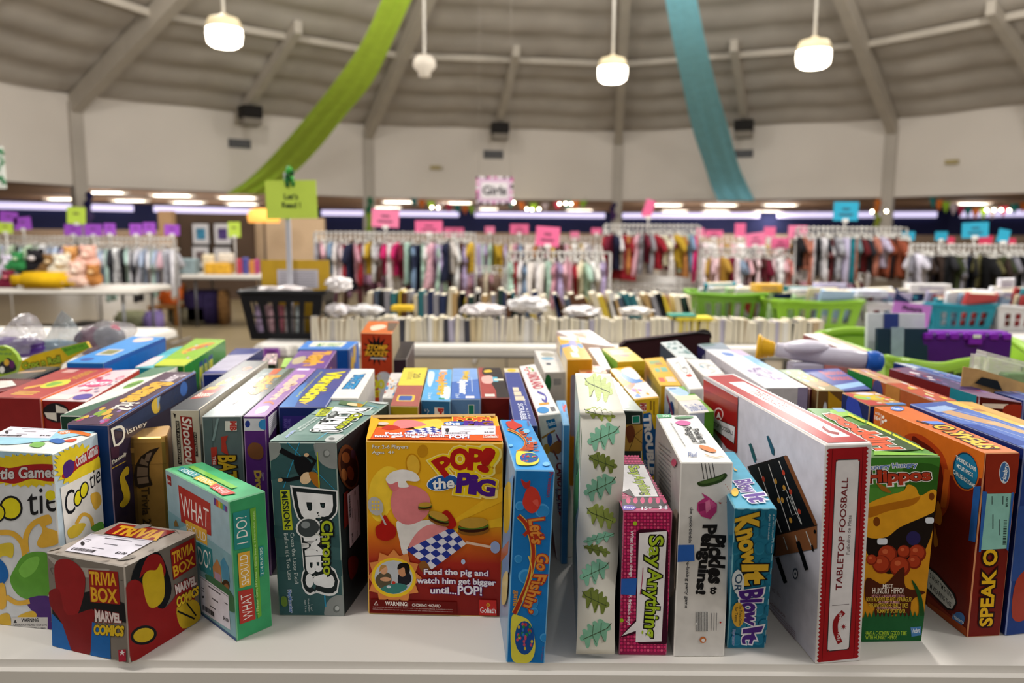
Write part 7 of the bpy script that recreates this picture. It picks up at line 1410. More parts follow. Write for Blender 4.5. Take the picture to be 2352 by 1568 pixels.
PAL = {'girls': [('white', '#DCD6D6'), ('off-white', '#D2CAC4'), ('blush', '#DCBFC4'), ('pearl grey', '#B4AEB4'), ('white', '#D6D0D0'), ('pale pink', '#D8A8B4'), ('dusty pink', '#C08A98'), ('burgundy', '#6A1A2E'), ('red', '#94222E'), ('navy', '#22263E'), ('lilac', '#A898BC'), ('cream', '#D8CCB0'), ('hot pink', '#C8286A'), ('orange', '#A8703E'), ('grey', '#8E8A90'), ('mint', '#A8C4B4'), ('blue', '#7A92B0'), ('mustard', '#B8962E'), ('brown', '#4A2E28')],
       'pink': [('white', '#DCD6D6'), ('blush', '#E0C4C8'), ('pale pink', '#DEB0B8'), ('coral', '#CC8078'), ('white', '#DAD4D4'), ('dusty pink', '#C08A98'), ('burgundy', '#6A1A2E'), ('brown', '#4A2E28'), ('grey blue', '#7E90A8'), ('lilac', '#B4A0C0'), ('mustard', '#B08A3A'), ('navy', '#2A2A44')],
       'boys': [('charcoal', '#26262C'), ('pale grey', '#9A9AA2'), ('navy', '#161C38'), ('black', '#15151A'), ('maroon', '#5A1A1E'), ('rust', '#8A4630'), ('grey teal', '#6A8286'), ('sage', '#8A9C8E'), ('pale lilac', '#B4ACC4'), ('brown', '#5E3A22'), ('teal', '#1E6A74'), ('white', '#C8C4C8'), ('salmon', '#A86A58')],
       'dark': [('black', '#141416'), ('olive', '#333A22'), ('dark brown', '#2E221C'), ('navy', '#181C34'), ('white', '#C4C0CC'), ('grey', '#77757E'), ('khaki', '#5E5A3A'), ('charcoal', '#28282C'), ('pale lilac', '#A8A0B8')],
       'pale': [('white', '#D6D4DA'), ('mint', '#B4D0C8'), ('pale grey', '#A8A8B0'), ('lilac', '#B0A0BC'), ('pale blue', '#AEBCD4'), ('navy', '#22263E'), ('pale green', '#A8BCA0'), ('dusty pink', '#C8A4B0'), ('charcoal', '#38383E')]}
WORD = {'shirt': 'top', 'dress': 'dress', 'trousers': 'trousers', 'sleepsuit': 'sleepsuit'}
TUBEM = mat('#A8A4A0', .35, .03, 20, metal=.4)
def clothmat(ch, rn):
    """printed cloth: the colour mottled or striped with a paler or darker one"""
    return mat(ch, .8, rn.choice((.1, .3, .6)), rn.choice((9, 18, 30)))
def rack(short, where, px0, px1, ybar, Y, pal, tiers=1, sc=1.0, drop=.62, seed=1, jit=16, step=.05, topw=True):
    rn = random.Random(seed); p0, p1 = atY(px0, ybar, Y), atY(px1, ybar, Y); zb = (p0.z + p1.z) / 2; c = Vector(((p0.x + p1.x) / 2, Y, 0))
    root = empty('clothes_rack', c, 'white metal clothes rack ' + where, 'rack', 'clothes racks')
    for x in (p0.x, p1.x):
        b = MB(); b.tube([(x, Y, 0.03), (x, Y, zb)], .011, TUBEM, 8); b.build('upright', root, c)
        b = MB(); b.tube([(x, Y - .28, .02), (x, Y + .28, .02)], .013, TUBEM, 8); b.build('foot', root, c)
    for k in range(tiers):
        b = MB(); b.tube([(p0.x, Y, zb - drop * k), (p1.x, Y, zb - drop * k)], .010, TUBEM, 8); b.build('rail', root, c)
        n = int((p1.x - p0.x) / step); last = None
        for i in range(n):
            cn, ch = rn.choice(PAL[pal]); 
            if cn == last: cn, ch = rn.choice(PAL[pal])
            last = cn
            kd = rn.choice(['shirt', 'shirt', 'dress', 'sleepsuit', 'trousers'] if pal in ('girls', 'pink') else ['shirt', 'shirt', 'trousers', 'sleepsuit'])
            o = bpy.data.objects.new(kd, GM[kd]); COL.objects.link(o)
            o.material_slots[0].link = 'OBJECT'; o.material_slots[0].material = clothmat(ch, rn)
            o.location = (p0.x + step * (i + .5), Y, zb - drop * k - .004); s = sc * rn.uniform(.86, 1.1)
            o.scale = (s, rn.uniform(.8, 1.15), s); o.rotation_euler = (0, 0, math.radians(90 + rn.gauss(0, jit)))
            tag(o, '%s %s, %s from left on the %s%s' % (cn, WORD[kd], ordn(i + 1), short, ('', ', upper rail', ', lower rail')[(k + 1) if tiers > 1 else 0]), 'clothes', 'clothes on the ' + short)
            h = bpy.data.objects.new('hanger', HANG); COL.objects.link(h); h.parent = o
    return c, zb
R1 = rack('rack under the largest pink sign', 'left of centre under the nearest pink sign', 722, 1092, 536, 8.0, 'girls', seed=11)
R2 = rack('low centre rack behind the books', 'in the centre behind the book table', 1165, 1402, 580, 7.0, 'girls', sc=.85, seed=12)
R3 = rack('two-rail rack', 'with two rails below the tilted pink sign', 1388, 1608, 518, 8.6, 'girls', tiers=2, drop=.66, seed=13, jit=22)
R4 = rack('pink rack beside the two-rail rack', 'of mostly pink clothes beside the two-rail rack', 1612, 1828, 572, 8.2, 'pink', sc=.92, seed=14, jit=24)
R5 = rack('rack under the tall blue sign', 'below the tall blue sign', 1830, 2084, 524, 8.0, 'boys', seed=15)
R6 = rack('dark rack at the right edge', 'of dark clothes at the right edge', 2090, 2390, 564, 7.4, 'dark', sc=.95, seed=16, jit=22)
R7 = rack('furthest rack behind the centre', 'furthest back behind the centre racks', 1040, 1420, 545, 11.5, 'girls', seed=17, step=.075, jit=25)
R10 = rack('far rack behind the pink rack', 'far back between the two-rail rack and the tall blue sign', 1560, 1850, 545, 11.5, 'pink', seed=20, step=.085, jit=25)
R8 = rack('pale rack at the far left', 'of pale clothes at the far left', -60, 215, 545, 10.0, 'pale', seed=18, step=.06)
R9 = rack('pale rack left of the chair', 'of pale clothes left of the wooden chair', 222, 402, 548, 9.2, 'pale', sc=1.25, seed=19, step=.055)
PAL['maroon'] = [('maroon', '#4E2028'), ('plum', '#5E3A4A'), ('brown', '#4A342A'), ('dusty rose', '#A87A84'), ('taupe', '#7A6458'), ('mauve', '#8A6A7E'), ('cream', '#C4B8A0')]
R11 = rack('low maroon rack under the largest pink rack', 'low and maroon, behind the left book row', 765, 1155, 612, 9.4, 'maroon', sc=.8, seed=21, step=.06, jit=20)
R12 = rack('low maroon rack beside the lime baskets', 'low and maroon, behind the lime baskets', 1610, 1990, 628, 9.4, 'maroon', sc=.75, seed=22, step=.06, jit=20)
# ------------------------------------------------------------------ paper signs on stems
def sign(px, py, wp, hp, Y, hexc, label, lines=2, tilt=0, stem=None, ink='#3A2A34', text=None):
    c = atY(px, py, Y); k = Y / F; wd, hh = wp * k, hp * k; root = empty('paper_sign', c, label, 'sign', 'coloured paper signs')
    b = MB(); card(b, c, wd, hh, mat(hexc, .6, .05, 8), ry=math.radians(tilt)); b.build('card', root, c)
    if text:
        for ln in text: b = MB(); sign_text(b, c, [ln], hh, ink, ry=math.radians(tilt)); b.build('lettering', root, c)
    elif lines:
        b = MB()
        for i in range(lines):
            v = Vector((0, -.004, hh * (.12 - .3 * i))); v.rotate(Matrix.Rotation(math.radians(tilt), 3, 'Y')); card(b, c + v, wd * (.3 + .25 * i), hh * .13, mat(mixhex(hexc, ink, .55), .6, 0), ry=math.radians(tilt), th=.003)
        b.build('lettering', root, c)
    z1 = stem if stem is not None else atY(px, py + hp / 2 + 26, Y).z
    b = MB(); b.tube([(c.x, c.y + .008, c.z - hh * .3), (c.x, c.y + .008, z1)], .008, mat('#D8D4D0', .4), 6); b.box(Vector((c.x, c.y - .002, c.z - hh / 2)), (.06, .02, .04), mat('#DCD8D4', .4), .004); b.build('stem', root, c)
PK, CY2, PU, RD = '#D9648E', '#2E9CBC', '#9A4EBE', '#C83A5A'
for i, (px, py, wp, hp, Y, tl, lab) in enumerate(((885, 501, 62, 40, 8.0, 3, 'largest pink paper sign, left of centre'), (985, 522, 62, 30, 8.0, 0, 'pink paper sign right of the largest one'), (1043, 533, 44, 20, 11.5, 0, 'small pink paper sign left of the back rack'), (1125, 528, 22, 16, 11.5, 0, 'tiny pink paper sign below the hanging sign'), (1193, 526, 42, 22, 11.5, 0, 'small pink paper sign right of the hanging sign'), (1258, 543, 54, 44, 7.0, 4, 'pink paper sign in the very centre on a low rack'), (1320, 541, 20, 18, 11.5, 0, 'tiny pale pink paper sign right of the central one'), (1370, 531, 24, 14, 11.5, 0, 'tiny pink paper sign left of the two-rail rack'), (1490, 479, 22, 40, 8.6, 18, 'narrow tilted pink paper sign on the two-rail rack'), (1608, 534, 18, 20, 11.5, 0, 'narrow pink paper sign just right of the two-rail rack'), (1640, 538, 40, 18, 11.5, 0, 'small red-pink paper sign right of the two-rail rack'), (1700, 530, 24, 34, 11.5, 0, 'upright pink paper sign above the pink clothes'), (1735, 550, 44, 30, 8.2, -8, 'bright pink paper sign among the pink clothes'), (1768, 535, 26, 28, 11.5, 0, 'pink paper sign behind the pale one'), (1792, 560, 42, 28, 8.2, 0, 'pale pink paper sign at the right of the pink clothes'), (1832, 532, 42, 28, 8.0, 0, 'pink paper sign touching the dark clothes rack'))):
    sign(px, py, wp, hp, Y, PK if i % 3 else '#E0789C', lab, 2 if wp > 35 else 0, tl)
for px, py, wp, hp, Y, tl, lab in ((1943, 485, 56, 42, 8.0, 0, 'tall blue paper sign on the dark clothes rack'), (2086, 542, 30, 20, 9.0, 0, 'small pale blue paper sign at the end of the dark clothes rack'), (2162, 542, 28, 20, 9.5, 0, 'small teal paper sign left of the wide blue one'), (2240, 528, 60, 34, 7.4, -3, 'wide blue paper sign near the right edge'), (2305, 542, 26, 30, 7.4, 10, 'tilted blue paper sign at the far right')): sign(px, py, wp, hp, Y, CY2, lab, 2 if wp > 35 else 0, tl, stem=.02 if Y in (9.0, 9.5) else None)
for px, py, wp, hp, lab in ((2184, 553, 16, 18, 'tiny red paper sign left of the wide blue one'), (2264, 552, 32, 22, 'small red paper sign below the wide blue one'), (2325, 555, 16, 16, 'tiny red paper sign at the right edge')): sign(px, py, wp, hp, 9.5, RD, lab, 0, stem=.02)
for px, py, wp, hp, Y, tl, lab in ((20, 500, 40, 28, 10, 6, 'upper purple paper sign at the left edge'), (52, 513, 38, 28, 10, -4, 'lower purple paper sign near the left edge'), (168, 528, 40, 24, 10, 3, 'purple paper sign left of the purple column cloth'), (214, 528, 40, 26, 9.6, 0, 'purple paper sign in front of the left column'), (252, 526, 26, 26, 9.2, 0, 'purple paper sign right of the left column'), (312, 527, 28, 26, 9.2, 0, 'left purple paper sign of the pair over pale clothes'), (343, 524, 28, 26, 9.2, 0, 'right purple paper sign of the pair over pale clothes'), (395, 528, 34, 24, 9.2, 2, 'rightmost purple paper sign over the pale clothes')): sign(px, py, wp, hp, Y, PU, lab, 1, tl, stem=.02 if Y == 9.6 else None)
sign(175, 495, 42, 38, 10, '#BAD44E', 'lime paper sign in front of the purple column cloth', 1, 3)
sign(12, 523, 34, 24, 9.8, '#BAD44E', 'lime paper sign at the left edge', 1, 4, stem=.02)
sign(538, 527, 28, 34, 10.7, '#BAD44E', 'small lime paper sign on the far white table', 1, 0, stem=TZ)
# ------------------------------------------------------------------ the book table
book_t = folding_table('long white folding table carrying the rows of books', at(700, 790, 0).x, at(1905, 790, 0).x, at(1000, 797, 0).y, at(1000, 797, 0).y + .8)
side_t = folding_table('white folding table under the black basket', at(572, 797, 0).x, at(700, 790, 0).x - .01, at(650, 797, 0).y, at(650, 797, 0).y + .8)
YB = at(1000, 788, 0).y + .03
def book_mesh():
    b = MB(); cov, pg = mat('#888888'), mat('#CFC6B2', .8, .12, 200)
    b.box(Vector((0, 0, .5)), (1, 1, 1), cov, 0)
    b.v = [(x, y, z) for x, y, z in b.v]
    b.box(Vector((0, .012, .5)), (.78, 1.0, 1.006), pg, 0)
    o = b.build('book'); me = o.data; bpy.data.objects.remove(o); return me
BOOK = book_mesh()
BC = [('cream', '#CDC2AA'), ('white', '#D4D0CA'), ('pale grey', '#B0AAA4'), ('tan', '#B8A080'), ('cream', '#C8B998'), ('lilac grey', '#A8A2B4'), ('ivory', '#D8CFB8'), ('charcoal', '#3A3A42'), ('buff', '#BBA884'), ('white', '#CFCBC6')]
BD = [('navy', '#252E50'), ('cream', '#CDC2AA'), ('dark green', '#203A34'), ('slate', '#4A5666'), ('teal', '#2E6A74'), ('brown', '#5A3A26'), ('white', '#D0CCC8'), ('tan', '#B09060'), ('black', '#1C1C22'), ('grey', '#8A8890'), ('yellow', '#C8AE3A')]
def books(x0, x1, Y, z0, pal, h, wd, rowname, seed, lean=0.0, thick=(.014, .03), flip=True, special=None):
    rn = random.Random(seed); x = x0; i = 0; last = None
    while x < x1:
        t = rn.uniform(*thick); cn, ch = rn.choice(pal); hh = h * rn.uniform(.88, 1.06); wv = wd * rn.uniform(.9, 1.05)
        if special: 
            sp = special(x)
            if sp: cn, ch, hh, t = sp[0], sp[1], h * sp[2], .012
        i += 1; o = bpy.data.objects.new('book', BOOK); COL.objects.link(o)
        o.material_slots[0].link = 'OBJECT'; o.material_slots[0].material = mat(ch, .5, .12, 40)
        ry = lean + rn.gauss(0, .035 if lean == 0 else .08); 
        rz = math.pi if (flip and rn.random() < .6) else 0
        o.scale = (t, wv, hh); o.location = (x + t / 2, Y + wv / 2, z0); o.rotation_euler = (0, ry * (1 if rz == 0 else 1), 0)
        if rz: o.rotation_euler = (0, -ry, math.pi)
        tag(o, '%s book, %s from left in the %s' % (cn, ordn(i), rowname), 'book', rowname)
        x += t + .0015 + abs(math.sin(ry)) * .01
def yel(x):
    px = proj((x, YB, TZ))[0]
    return ('yellow', '#CDBB62', 1.0) if 1548 < px < 1632 else None
xa, xb = at(712, 786, 0).x, at(1862, 786, 0).x
books(xa, xb, YB, TZ + .001, BC, .132, .12, 'front row of books', 5, special=yel, thick=(.017, .032))
books(at(835, 760, .03).x, at(1180, 760, .03).x, YB + .30, TZ + .001, BD, .255, .17, 'left back row of books', 6, thick=(.018, .036), flip=False)
books(at(1190, 760, .03).x, at(1600, 760, .03).x, YB + .30, TZ + .001, BD, .25, .17, 'right back row of leaning books', 7, lean=-.3, thick=(.026, .04), flip=False)
# crumpled white plastic and things lying on the front row
def crumple(name, label, px, py, Y, r, hexc, seed, cat='bag', sub=3, rough=.25):
    rn = random.Random(seed); bm = bmesh.new(); bmesh.ops.create_icosphere(bm, subdivisions=sub, radius=1)
    for v in bm.verts: v.co *= 1 + rn.uniform(-.22, .22)
    c = atY(px, py, Y); b = MB(); b.addbm(bm, mat(hexc, rough, .12, 30), Matrix.Translation(c) @ Matrix.Diagonal((r[0], r[1], r[2], 1)), False); o = b.build(name, None, c); tag(o, label, cat, None); return o
for i, (px, py, rx, rz, c, lab) in enumerate(((778, 652, .07, .04, '#DCD6D6', 'rounded white bag high behind the black basket, left of the racks'), (775, 712, .07, .035, '#D8D2D4', 'white plastic bag lying on the books right of the black basket'), (840, 712, .09, .03, '#D0CCCC', 'white plastic bag on books left of the middle'), (1110, 712, .12, .035, '#D8D0D0', 'pinkish white plastic bag on the books below the central pink sign'), (1215, 700, .11, .045, '#DCD8D8', 'large white plastic bag in the centre of the books'), (1340, 715, .10, .03, '#D4CECE', 'white plastic bag right of the centre of the books'), (1460, 714, .09, .025, '#D6D0CC', 'white plastic bag left of the yellow books'))):
    crumple('plastic_bag', lab, px, py, YB + .10, (rx, .07, rz), c, i)
b = MB(); c = atY(1590, 730, YB + .05); b.box(c, (.2, .13, .018), mat('#D8C43A', .5), .002); b.box(c + Vector((-.06, 0, .016)), (.14, .12, .012), mat('#3A8A7A', .5), .002); tag(b.build('book', None, c), 'yellow book with a green one lying flat on the yellow row', 'book')
b = MB(); c = atY(925, 707, YB + .2); b.box(c, (.12, .1, .03), mat('#D8B22E', .5), .004); tag(b.build('box', None, c), 'small yellow box lying on the books', 'box')
# ------------------------------------------------------------------ laundry baskets
def basket(label, px0, px1, ytop, ybot, Y, depth, hexc, ncol=5, nrow=1, z0=0.0, taper=.16, wave=0.0, name='laundry_basket', slot=(.28, .82)):
    m = mat(hexc, .35, .05, 12); zt = atY((px0 + px1) / 2, ytop, Y).z; zb = TZ + z0 + .002
    x0, x1 = atY(px0, ytop, Y).x, atY(px1, ytop, Y).x; w_ = x1 - x0; t = taper * w_ / 2; td = taper * depth / 2
    top = [Vector((x0, Y, zt)), Vector((x1, Y, zt)), Vector((x1, Y + depth, zt)), Vector((x0, Y + depth, zt))]
    bot = [Vector((x0 + t, Y + td, zb)), Vector((x1 - t, Y + td, zb)), Vector((x1 - t, Y + depth - td, zb)), Vector((x0 + t, Y + depth - td, zb))]
    loc = Vector(((x0 + x1) / 2, Y + depth / 2, zb)); root = empty(name, loc, label, 'basket', 'laundry baskets' if 'black' not in label else None)
    b = MB()
    for i in range(4):
        a, c, cb, ab = top[i], top[(i + 1) % 4], bot[(i + 1) % 4], bot[i]; nc = ncol if i % 2 == 0 else max(2, int(ncol * depth / w_))
        us = [0]; 
        for k in range(nc): us += [.08 + .84 * (k + .2) / nc, .08 + .84 * (k + .8) / nc]
        us += [1]; vs_ = [0]
        for k in range(nrow): l0, l1 = slot[0] + (slot[1] - slot[0]) * k / nrow, slot[0] + (slot[1] - slot[0]) * (k + .88) / nrow; vs_ += [l0, l1]
        vs_ += [1]
        P = [[a.lerp(c, u).lerp(ab.lerp(cb, u), v) for u in us] for v in vs_]; flat = [p for r in P for p in r]; W = len(us)
        fs = [[r * W + k, (r + 1) * W + k, (r + 1) * W + k + 1, r * W + k + 1] for r in range(len(vs_) - 1) for k in range(W - 1) if not (r % 2 == 1 and k % 2 == 1)]
        b.add(flat, fs, m)
    b.add(bot, [[0, 1, 2, 3]], m)
    o = b.build('body', root, loc); sm = o.modifiers.new('s', 'SOLIDIFY'); sm.thickness = .005
    b = MB(); ring = []
    for i in range(4):
        for k in range(8):
            p = top[i].lerp(top[(i + 1) % 4], k / 8); p.z -= wave * math.sin(math.pi * k / 8) ** 2; ring.append(p)
    b.tube(ring, .014, m, 8, closed=True); b.build('rim', root, loc)
    return root, zt, zb, x0, x1
_, zt, zb, x0, x1 = basket('black slotted laundry basket on the small table', 548, 742, 672, 781, at(650, 781, 0).y, .30, '#1A1A1E', 5, 2, slot=(.2, .9), taper=.2)
Yk = at(650, 781, 0).y
rn = random.Random(4)
for i, (c, lab) in enumerate((('#B8A0C0', 'lilac'), ('#C8A0A8', 'pink'), ('#D07A8A', 'rose'), ('#C8C0C4', 'white'), ('#A8B0B0', 'pale grey'))):
    b = MB(); x = x0 + .085 + .055 * i; b.box(Vector((x, Yk + .085, TZ + .1)), (.045, .03, .17), mat(c, .6, .3, 60), .004); tag(b.build('packet', None, Vector((x, Yk + .085, TZ + .015))), '%s packet seen through the slots of the black basket' % lab, 'packet', 'packets in the black basket')
crumple('plastic_bag', 'crumpled clear bag spilling over the rim of the black basket', 650, 668, Yk + .08, (.15, .07, .03), '#C8C0C0', 9)
# sign post in the basket: lime sign, ribbon, yellow board
def lime_post():
    Y = Yk + .13; c = atY(669, 458, Y); k = Y / F; root = empty('post_sign', Vector((c.x, Y, TZ + .02)), 'large lime green paper sign on a white post in the black basket', 'sign'); loc = WLOC[root.name]
    b = MB(); p = atY(655, 395, Y); b.box(Vector((p.x, Y + .02, (TZ + .02 + p.z) / 2)), (.028, .012, p.z - TZ - .02), mat('#B8B8C0', .4, .04), .002); b.build('post', root, loc)
    b = MB(); card(b, c, 115 * k, 85 * k, mat('#C2DA56', .6, .04, 8), ry=math.radians(-1), th=.004); b.build('card', root, loc)
    b = MB(); sign_text(b, c, [('Let’s', .002, .042, 34 * k), ('Read !', -.045, .042, 44 * k)], 0, '#3A4A2A', .004); b.build('lettering', root, loc)
    b = MB(); q = atY(664, 405, Y - .01); rn = random.Random(2)
    for i in range(14): b.ball(q + Vector((rn.uniform(-.02, .02), rn.uniform(-.01, .01), rn.uniform(-.045, .045))), (.014, .01, .02), mat(rn.choice(['#1E6A2A', '#3A9A3A', '#124A22']), .4), 1)
    b.build('ribbon', root, loc)
lime_post()
def yboard():
    Y = Yk + .24; c = atY(679, 640, Y); k = Y / F; b = MB(); card(b, Vector((c.x, Y, c.z)), 156 * k, 85 * k, mat('#C8A02E', .6, .05, 10)); b.box(Vector((c.x, Y, (TZ + .01 + c.z) / 2)), (.2, .004, c.z - TZ - .01), mat('#C8A02E', .6, .05, 10))
    o = b.build('poster_board', None, Vector((c.x, Y, TZ))); tag(o, 'yellow board standing in the black basket behind the white post', 'board')
    b = MB(); q = atY(684, 640, Y - .006); card(b, q, 94 * k, 42 * k, mat('#C9C4CC', .6, .03), th=.003)
    for i in range(6): card(b, q + Vector((0, -.003, 15 * k - i * 6 * k)), 80 * k, 1.2 * k, mat('#8A8A94', .6, 0), th=.002)
    b.build('notice', o, WLOC[o.name])
yboard()
# purple card hanging from the table edge
b = MB(); c = at(622, 810, -.03); c = atY(623, 810, at(650, 797, 0).y - .02); card(b, c, .08, .05, mat('#9A54B8', .6)); card(b, c + Vector((0, -.004, .005)), .045, .008, mat('#4A2A5A', .6), th=.003)
tag(b.build('paper_sign', None, c), 'purple card hanging on the table edge below the black basket', 'sign', 'coloured paper signs')
# right-hand baskets
right_t = folding_table('white folding table under the coloured baskets at the right', at(1905, 775, 0).x + .02, 3.9, at(1900, 775, 0).y - .05, at(1900, 775, 0).y + 1.4)
Yr = at(2000, 762, 0).y
def pile(x0, x1, Y, z, n, seed, where, h=.2):
    rn = random.Random(seed); i = 0; x = x0
    cs = [('white', '#D6D4DA'), ('pale blue', '#9AB4D0'), ('lilac', '#B4ACC8'), ('white', '#DCDCE0'), ('teal', '#3A8A9A'), ('cream', '#D4C8A8'), ('red', '#A83A3A'), ('navy', '#24305A'), ('pale green', '#A8C49A')]
    while x < x1 and i < n:
        cn, ch = rn.choice(cs); wd = rn.uniform(.012, .03); o = bpy.data.objects.new('picture_book', BOOK); COL.objects.link(o)
        o.material_slots[0].link = 'OBJECT'; o.material_slots[0].material = mat(ch, .4, .15, 30); o.scale = (rn.uniform(.16, .22), wd, h * rn.uniform(.85, 1.15)); i += 1
        o.rotation_euler = (rn.uniform(.15, .4), rn.uniform(-.08, .08), rn.uniform(-.2, .2)); o.location = (x + .08, Y - .015 * i + .015 * n, z)
        tag(o, '%s picture book, %s from front in %s' % (cn, ordn(n - i + 1), where), 'book', 'picture books in ' + where); x += (x1 - x0 - .16) / max(1, n)
for lab, p0, p1, yt, yb, Y, dp, c, nc, nr in (('lime basket behind the book table', 1600, 1772, 676, 745, 5.0, .36, '#6A9A2E', 6, 1), ('lime basket right of the books', 1786, 1984, 692, 768, Yr, .40, '#7AA62E', 6, 1), ('white basket behind the purple sign', 1990, 2140, 696, 770, Yr + .12, .40, '#C8C6C6', 5, 1), ('teal basket right of the purple sign', 2146, 2292, 700, 772, Yr, .40, '#15788A', 5, 2), ('white basket cut by the right edge', 2294, 2440, 704, 775, Yr, .40, '#C4C2C2', 5, 2)):
    _, zt, zb, x0, x1 = basket(lab, p0, p1, yt, yb, Y, dp, c, nc, nr, taper=.14, wave=.012)
    pile(x0 + .02, x1 - .02, Y + .08, zb + .01, 9, int(p0), 'the ' + lab, .24)
# the back basket stands on the end of the book table
sign(2092, 722, 88, 52, Yr - .06, '#B070BC', 'purple paper sign reading Picture Books, clipped before the white basket', 0, 7, stem=TZ, ink='#1E1620', text=[('Picture', .02, .05, .12), ('Books', -.045, .05, .12)])
# big white sheets and boxes on top of the right baskets
for i, (px, py, wd, hh, dp, c, lab, rz) in enumerate(((1760, 660, .17, .05, .12, '#D8A83A', 'yellow box lying on the lime baskets', .05), (1850, 667, .24, .035, .2, '#DAD8D8', 'white box lying across the lime basket', .1), (1905, 660, .2, .06, .02, '#B4AEC8', 'lilac picture book with a yellow edge standing up', -.2), (1985, 672, .2, .04, .2, '#C8CCD8', 'pale blue box on the white basket', .1), (2130, 662, .25, .06, .1, '#D4D0D0', 'white box with small pictures behind the purple sign', -.1), (2240, 672, .24, .03, .2, '#D8D4D8', 'white plastic-wrapped box on the teal basket', .1), (2310, 655, .12, .09, .03, '#D0CCD4', 'white folded card peak at the right', .3))):
    Y = Yr + .16; c_ = atY(px, py, Y); b = MB(); b.box(c_, (wd, dp, hh), mat(c, .3, .12, 20), .004, rz=rz); b.box(c_ + Vector((0, -dp / 2 - .001, 0)), (wd * .6, .001, hh * .4), mat(mixhex(c, '#7A6A8A', .35), .4), 0, rz=rz); tag(b.build('box', None, c_), lab, 'box', 'things piled on the baskets')
# near lime basket on the rear right table
def smooth_closed3(P, n=4):
    a = smooth_closed([(p.x, p.y) for p in P], n); c = smooth_closed([(p.x, p.z) for p in P], n); return [(u[0], u[1], v[1]) for u, v in zip(a, c)]
def lime_basket():
    m = mat('#86AE34', .32, .05, 10); zr = TZ + .205; loc = Vector((1.6, 2.62, TZ)); root = empty('laundry_basket', loc, 'big lime green basket holding the purple case, near the right edge', 'basket', 'laundry baskets')
    fr = [(2034, 812), (2080, 820), (2130, 829), (2170, 830), (2210, 822), (2255, 818), (2310, 822), (2400, 835)]
    front = [atY(x, y + 13, 2.36) for x, y in fr]; bk = [(1884, 764), (1905, 756), (1950, 750), (2000, 752), (2060, 758), (2300, 764)]
    back = [atY(x, y + 10, 2.9) for x, y in bk]
    ring = front + back[::-1]
    b = MB(); b.tube([Vector(p) for p in smooth_closed3(ring)], .017, m, 10, closed=True); b.build('rim', root, loc)
    b = MB(); n = len(ring); cx, cy = sum(p.x for p in ring) / n, sum(p.y for p in ring) / n; low = [Vector((cx + (p.x - cx) * .86, cy + (p.y - cy) * .86, TZ + .003)) for p in ring]
    b.add(ring + low, [[i, (i + 1) % n, n + (i + 1) % n, n + i] for i in range(n)] + [[n + i for i in range(n)]], m); o = b.build('body', root, loc); s = o.modifiers.new('s', 'SOLIDIFY'); s.thickness = .004
    b = MB()
    for px, py in ((2178, 855), (2205, 862), (2150, 848)):
        q = atY(px, py, 2.365); b.ball(q, (.022, .012, .014), mat('#2E3A1A', .6), 1)
    b.build('hole', root, loc)
    for i, (px, py, w_, h_, c, ca, lab) in enumerate(((2055, 785, .20, .20, '#C8CCD0', '#2A3A7A', 'white book with a navy stripe standing in the lime basket'), (2070, 805, .17, .15, '#122A3E', '#8A98A8', 'dark teal book in front of the white one in the lime basket'))):
        q = atY(px, py, 2.62 - .08 * i); b = MB(); b.box(q, (w_, .02, h_), mat(c, .4, .06, 20), .002, rx=-.12)
        b.box(q + Vector((-.02, -.0115, .02)), (w_ * .25, .002, h_ * .8), mat(ca, .4), 0, rx=-.12); b.box(q + Vector((.03, -.0115, -.03)), (w_ * .5, .002, h_ * .3), mat('#3A62A8', .4, .5, 40), 0, rx=-.12)
        tag(b.build('book', None, Vector((q.x, q.y, q.z - h_ / 2))), lab, 'book')
lime_basket()
# ------------------------------------------------------------------ left side of the hall
tl = folding_table('white table piled with soft toys at the left', -6.6, at(308, 665, 0).x, 7.9, 8.75)
tf = folding_table('far white table with small boxes beside the wooden chair', at(392, 633, 0).x, at(602, 636, 0).x, 10.7, 11.5)
def plush(px, py, Y, s, hexc, hex2, label, kind='bear'):
    c = atY(px, py, Y); c.z = max(c.z, TZ + .02); b = MB(); m, m2 = mat(hexc, .95, .15, 60, bump=.4), mat(hex2, .95, .1, 60)
    root = empty('soft_toy', Vector((c.x, c.y, c.z)), label, 'soft toy', 'soft toys on the left table')
    b.ball(c, (s, s * .8, s * .75), m, 2)
    for sx in (-1, 1): b.ball(c + Vector((sx * s * .75, -s * .4, -s * .25)), (s * .4, s * .45, s * .32), m, 2)
    b.build('body', root, c)
    b = MB(); h = c + Vector((s * .3, -s * .3, s * .8)); b.ball(h, s * .6, m, 2); b.ball(h + Vector((0, -s * .5, -s * .12)), (s * .28, s * .22, s * .22), m2, 2)
    for sx in (-1, 1): b.ball(h + Vector((sx * s * .48, 0, s * .42)), (s * .22, s * .12, s * .22), m, 2); b.ball(h + Vector((sx * s * .22, -s * .54, s * .14)), s * .07, mat('#141414', .3), 1)
    b.build('head', root, c)
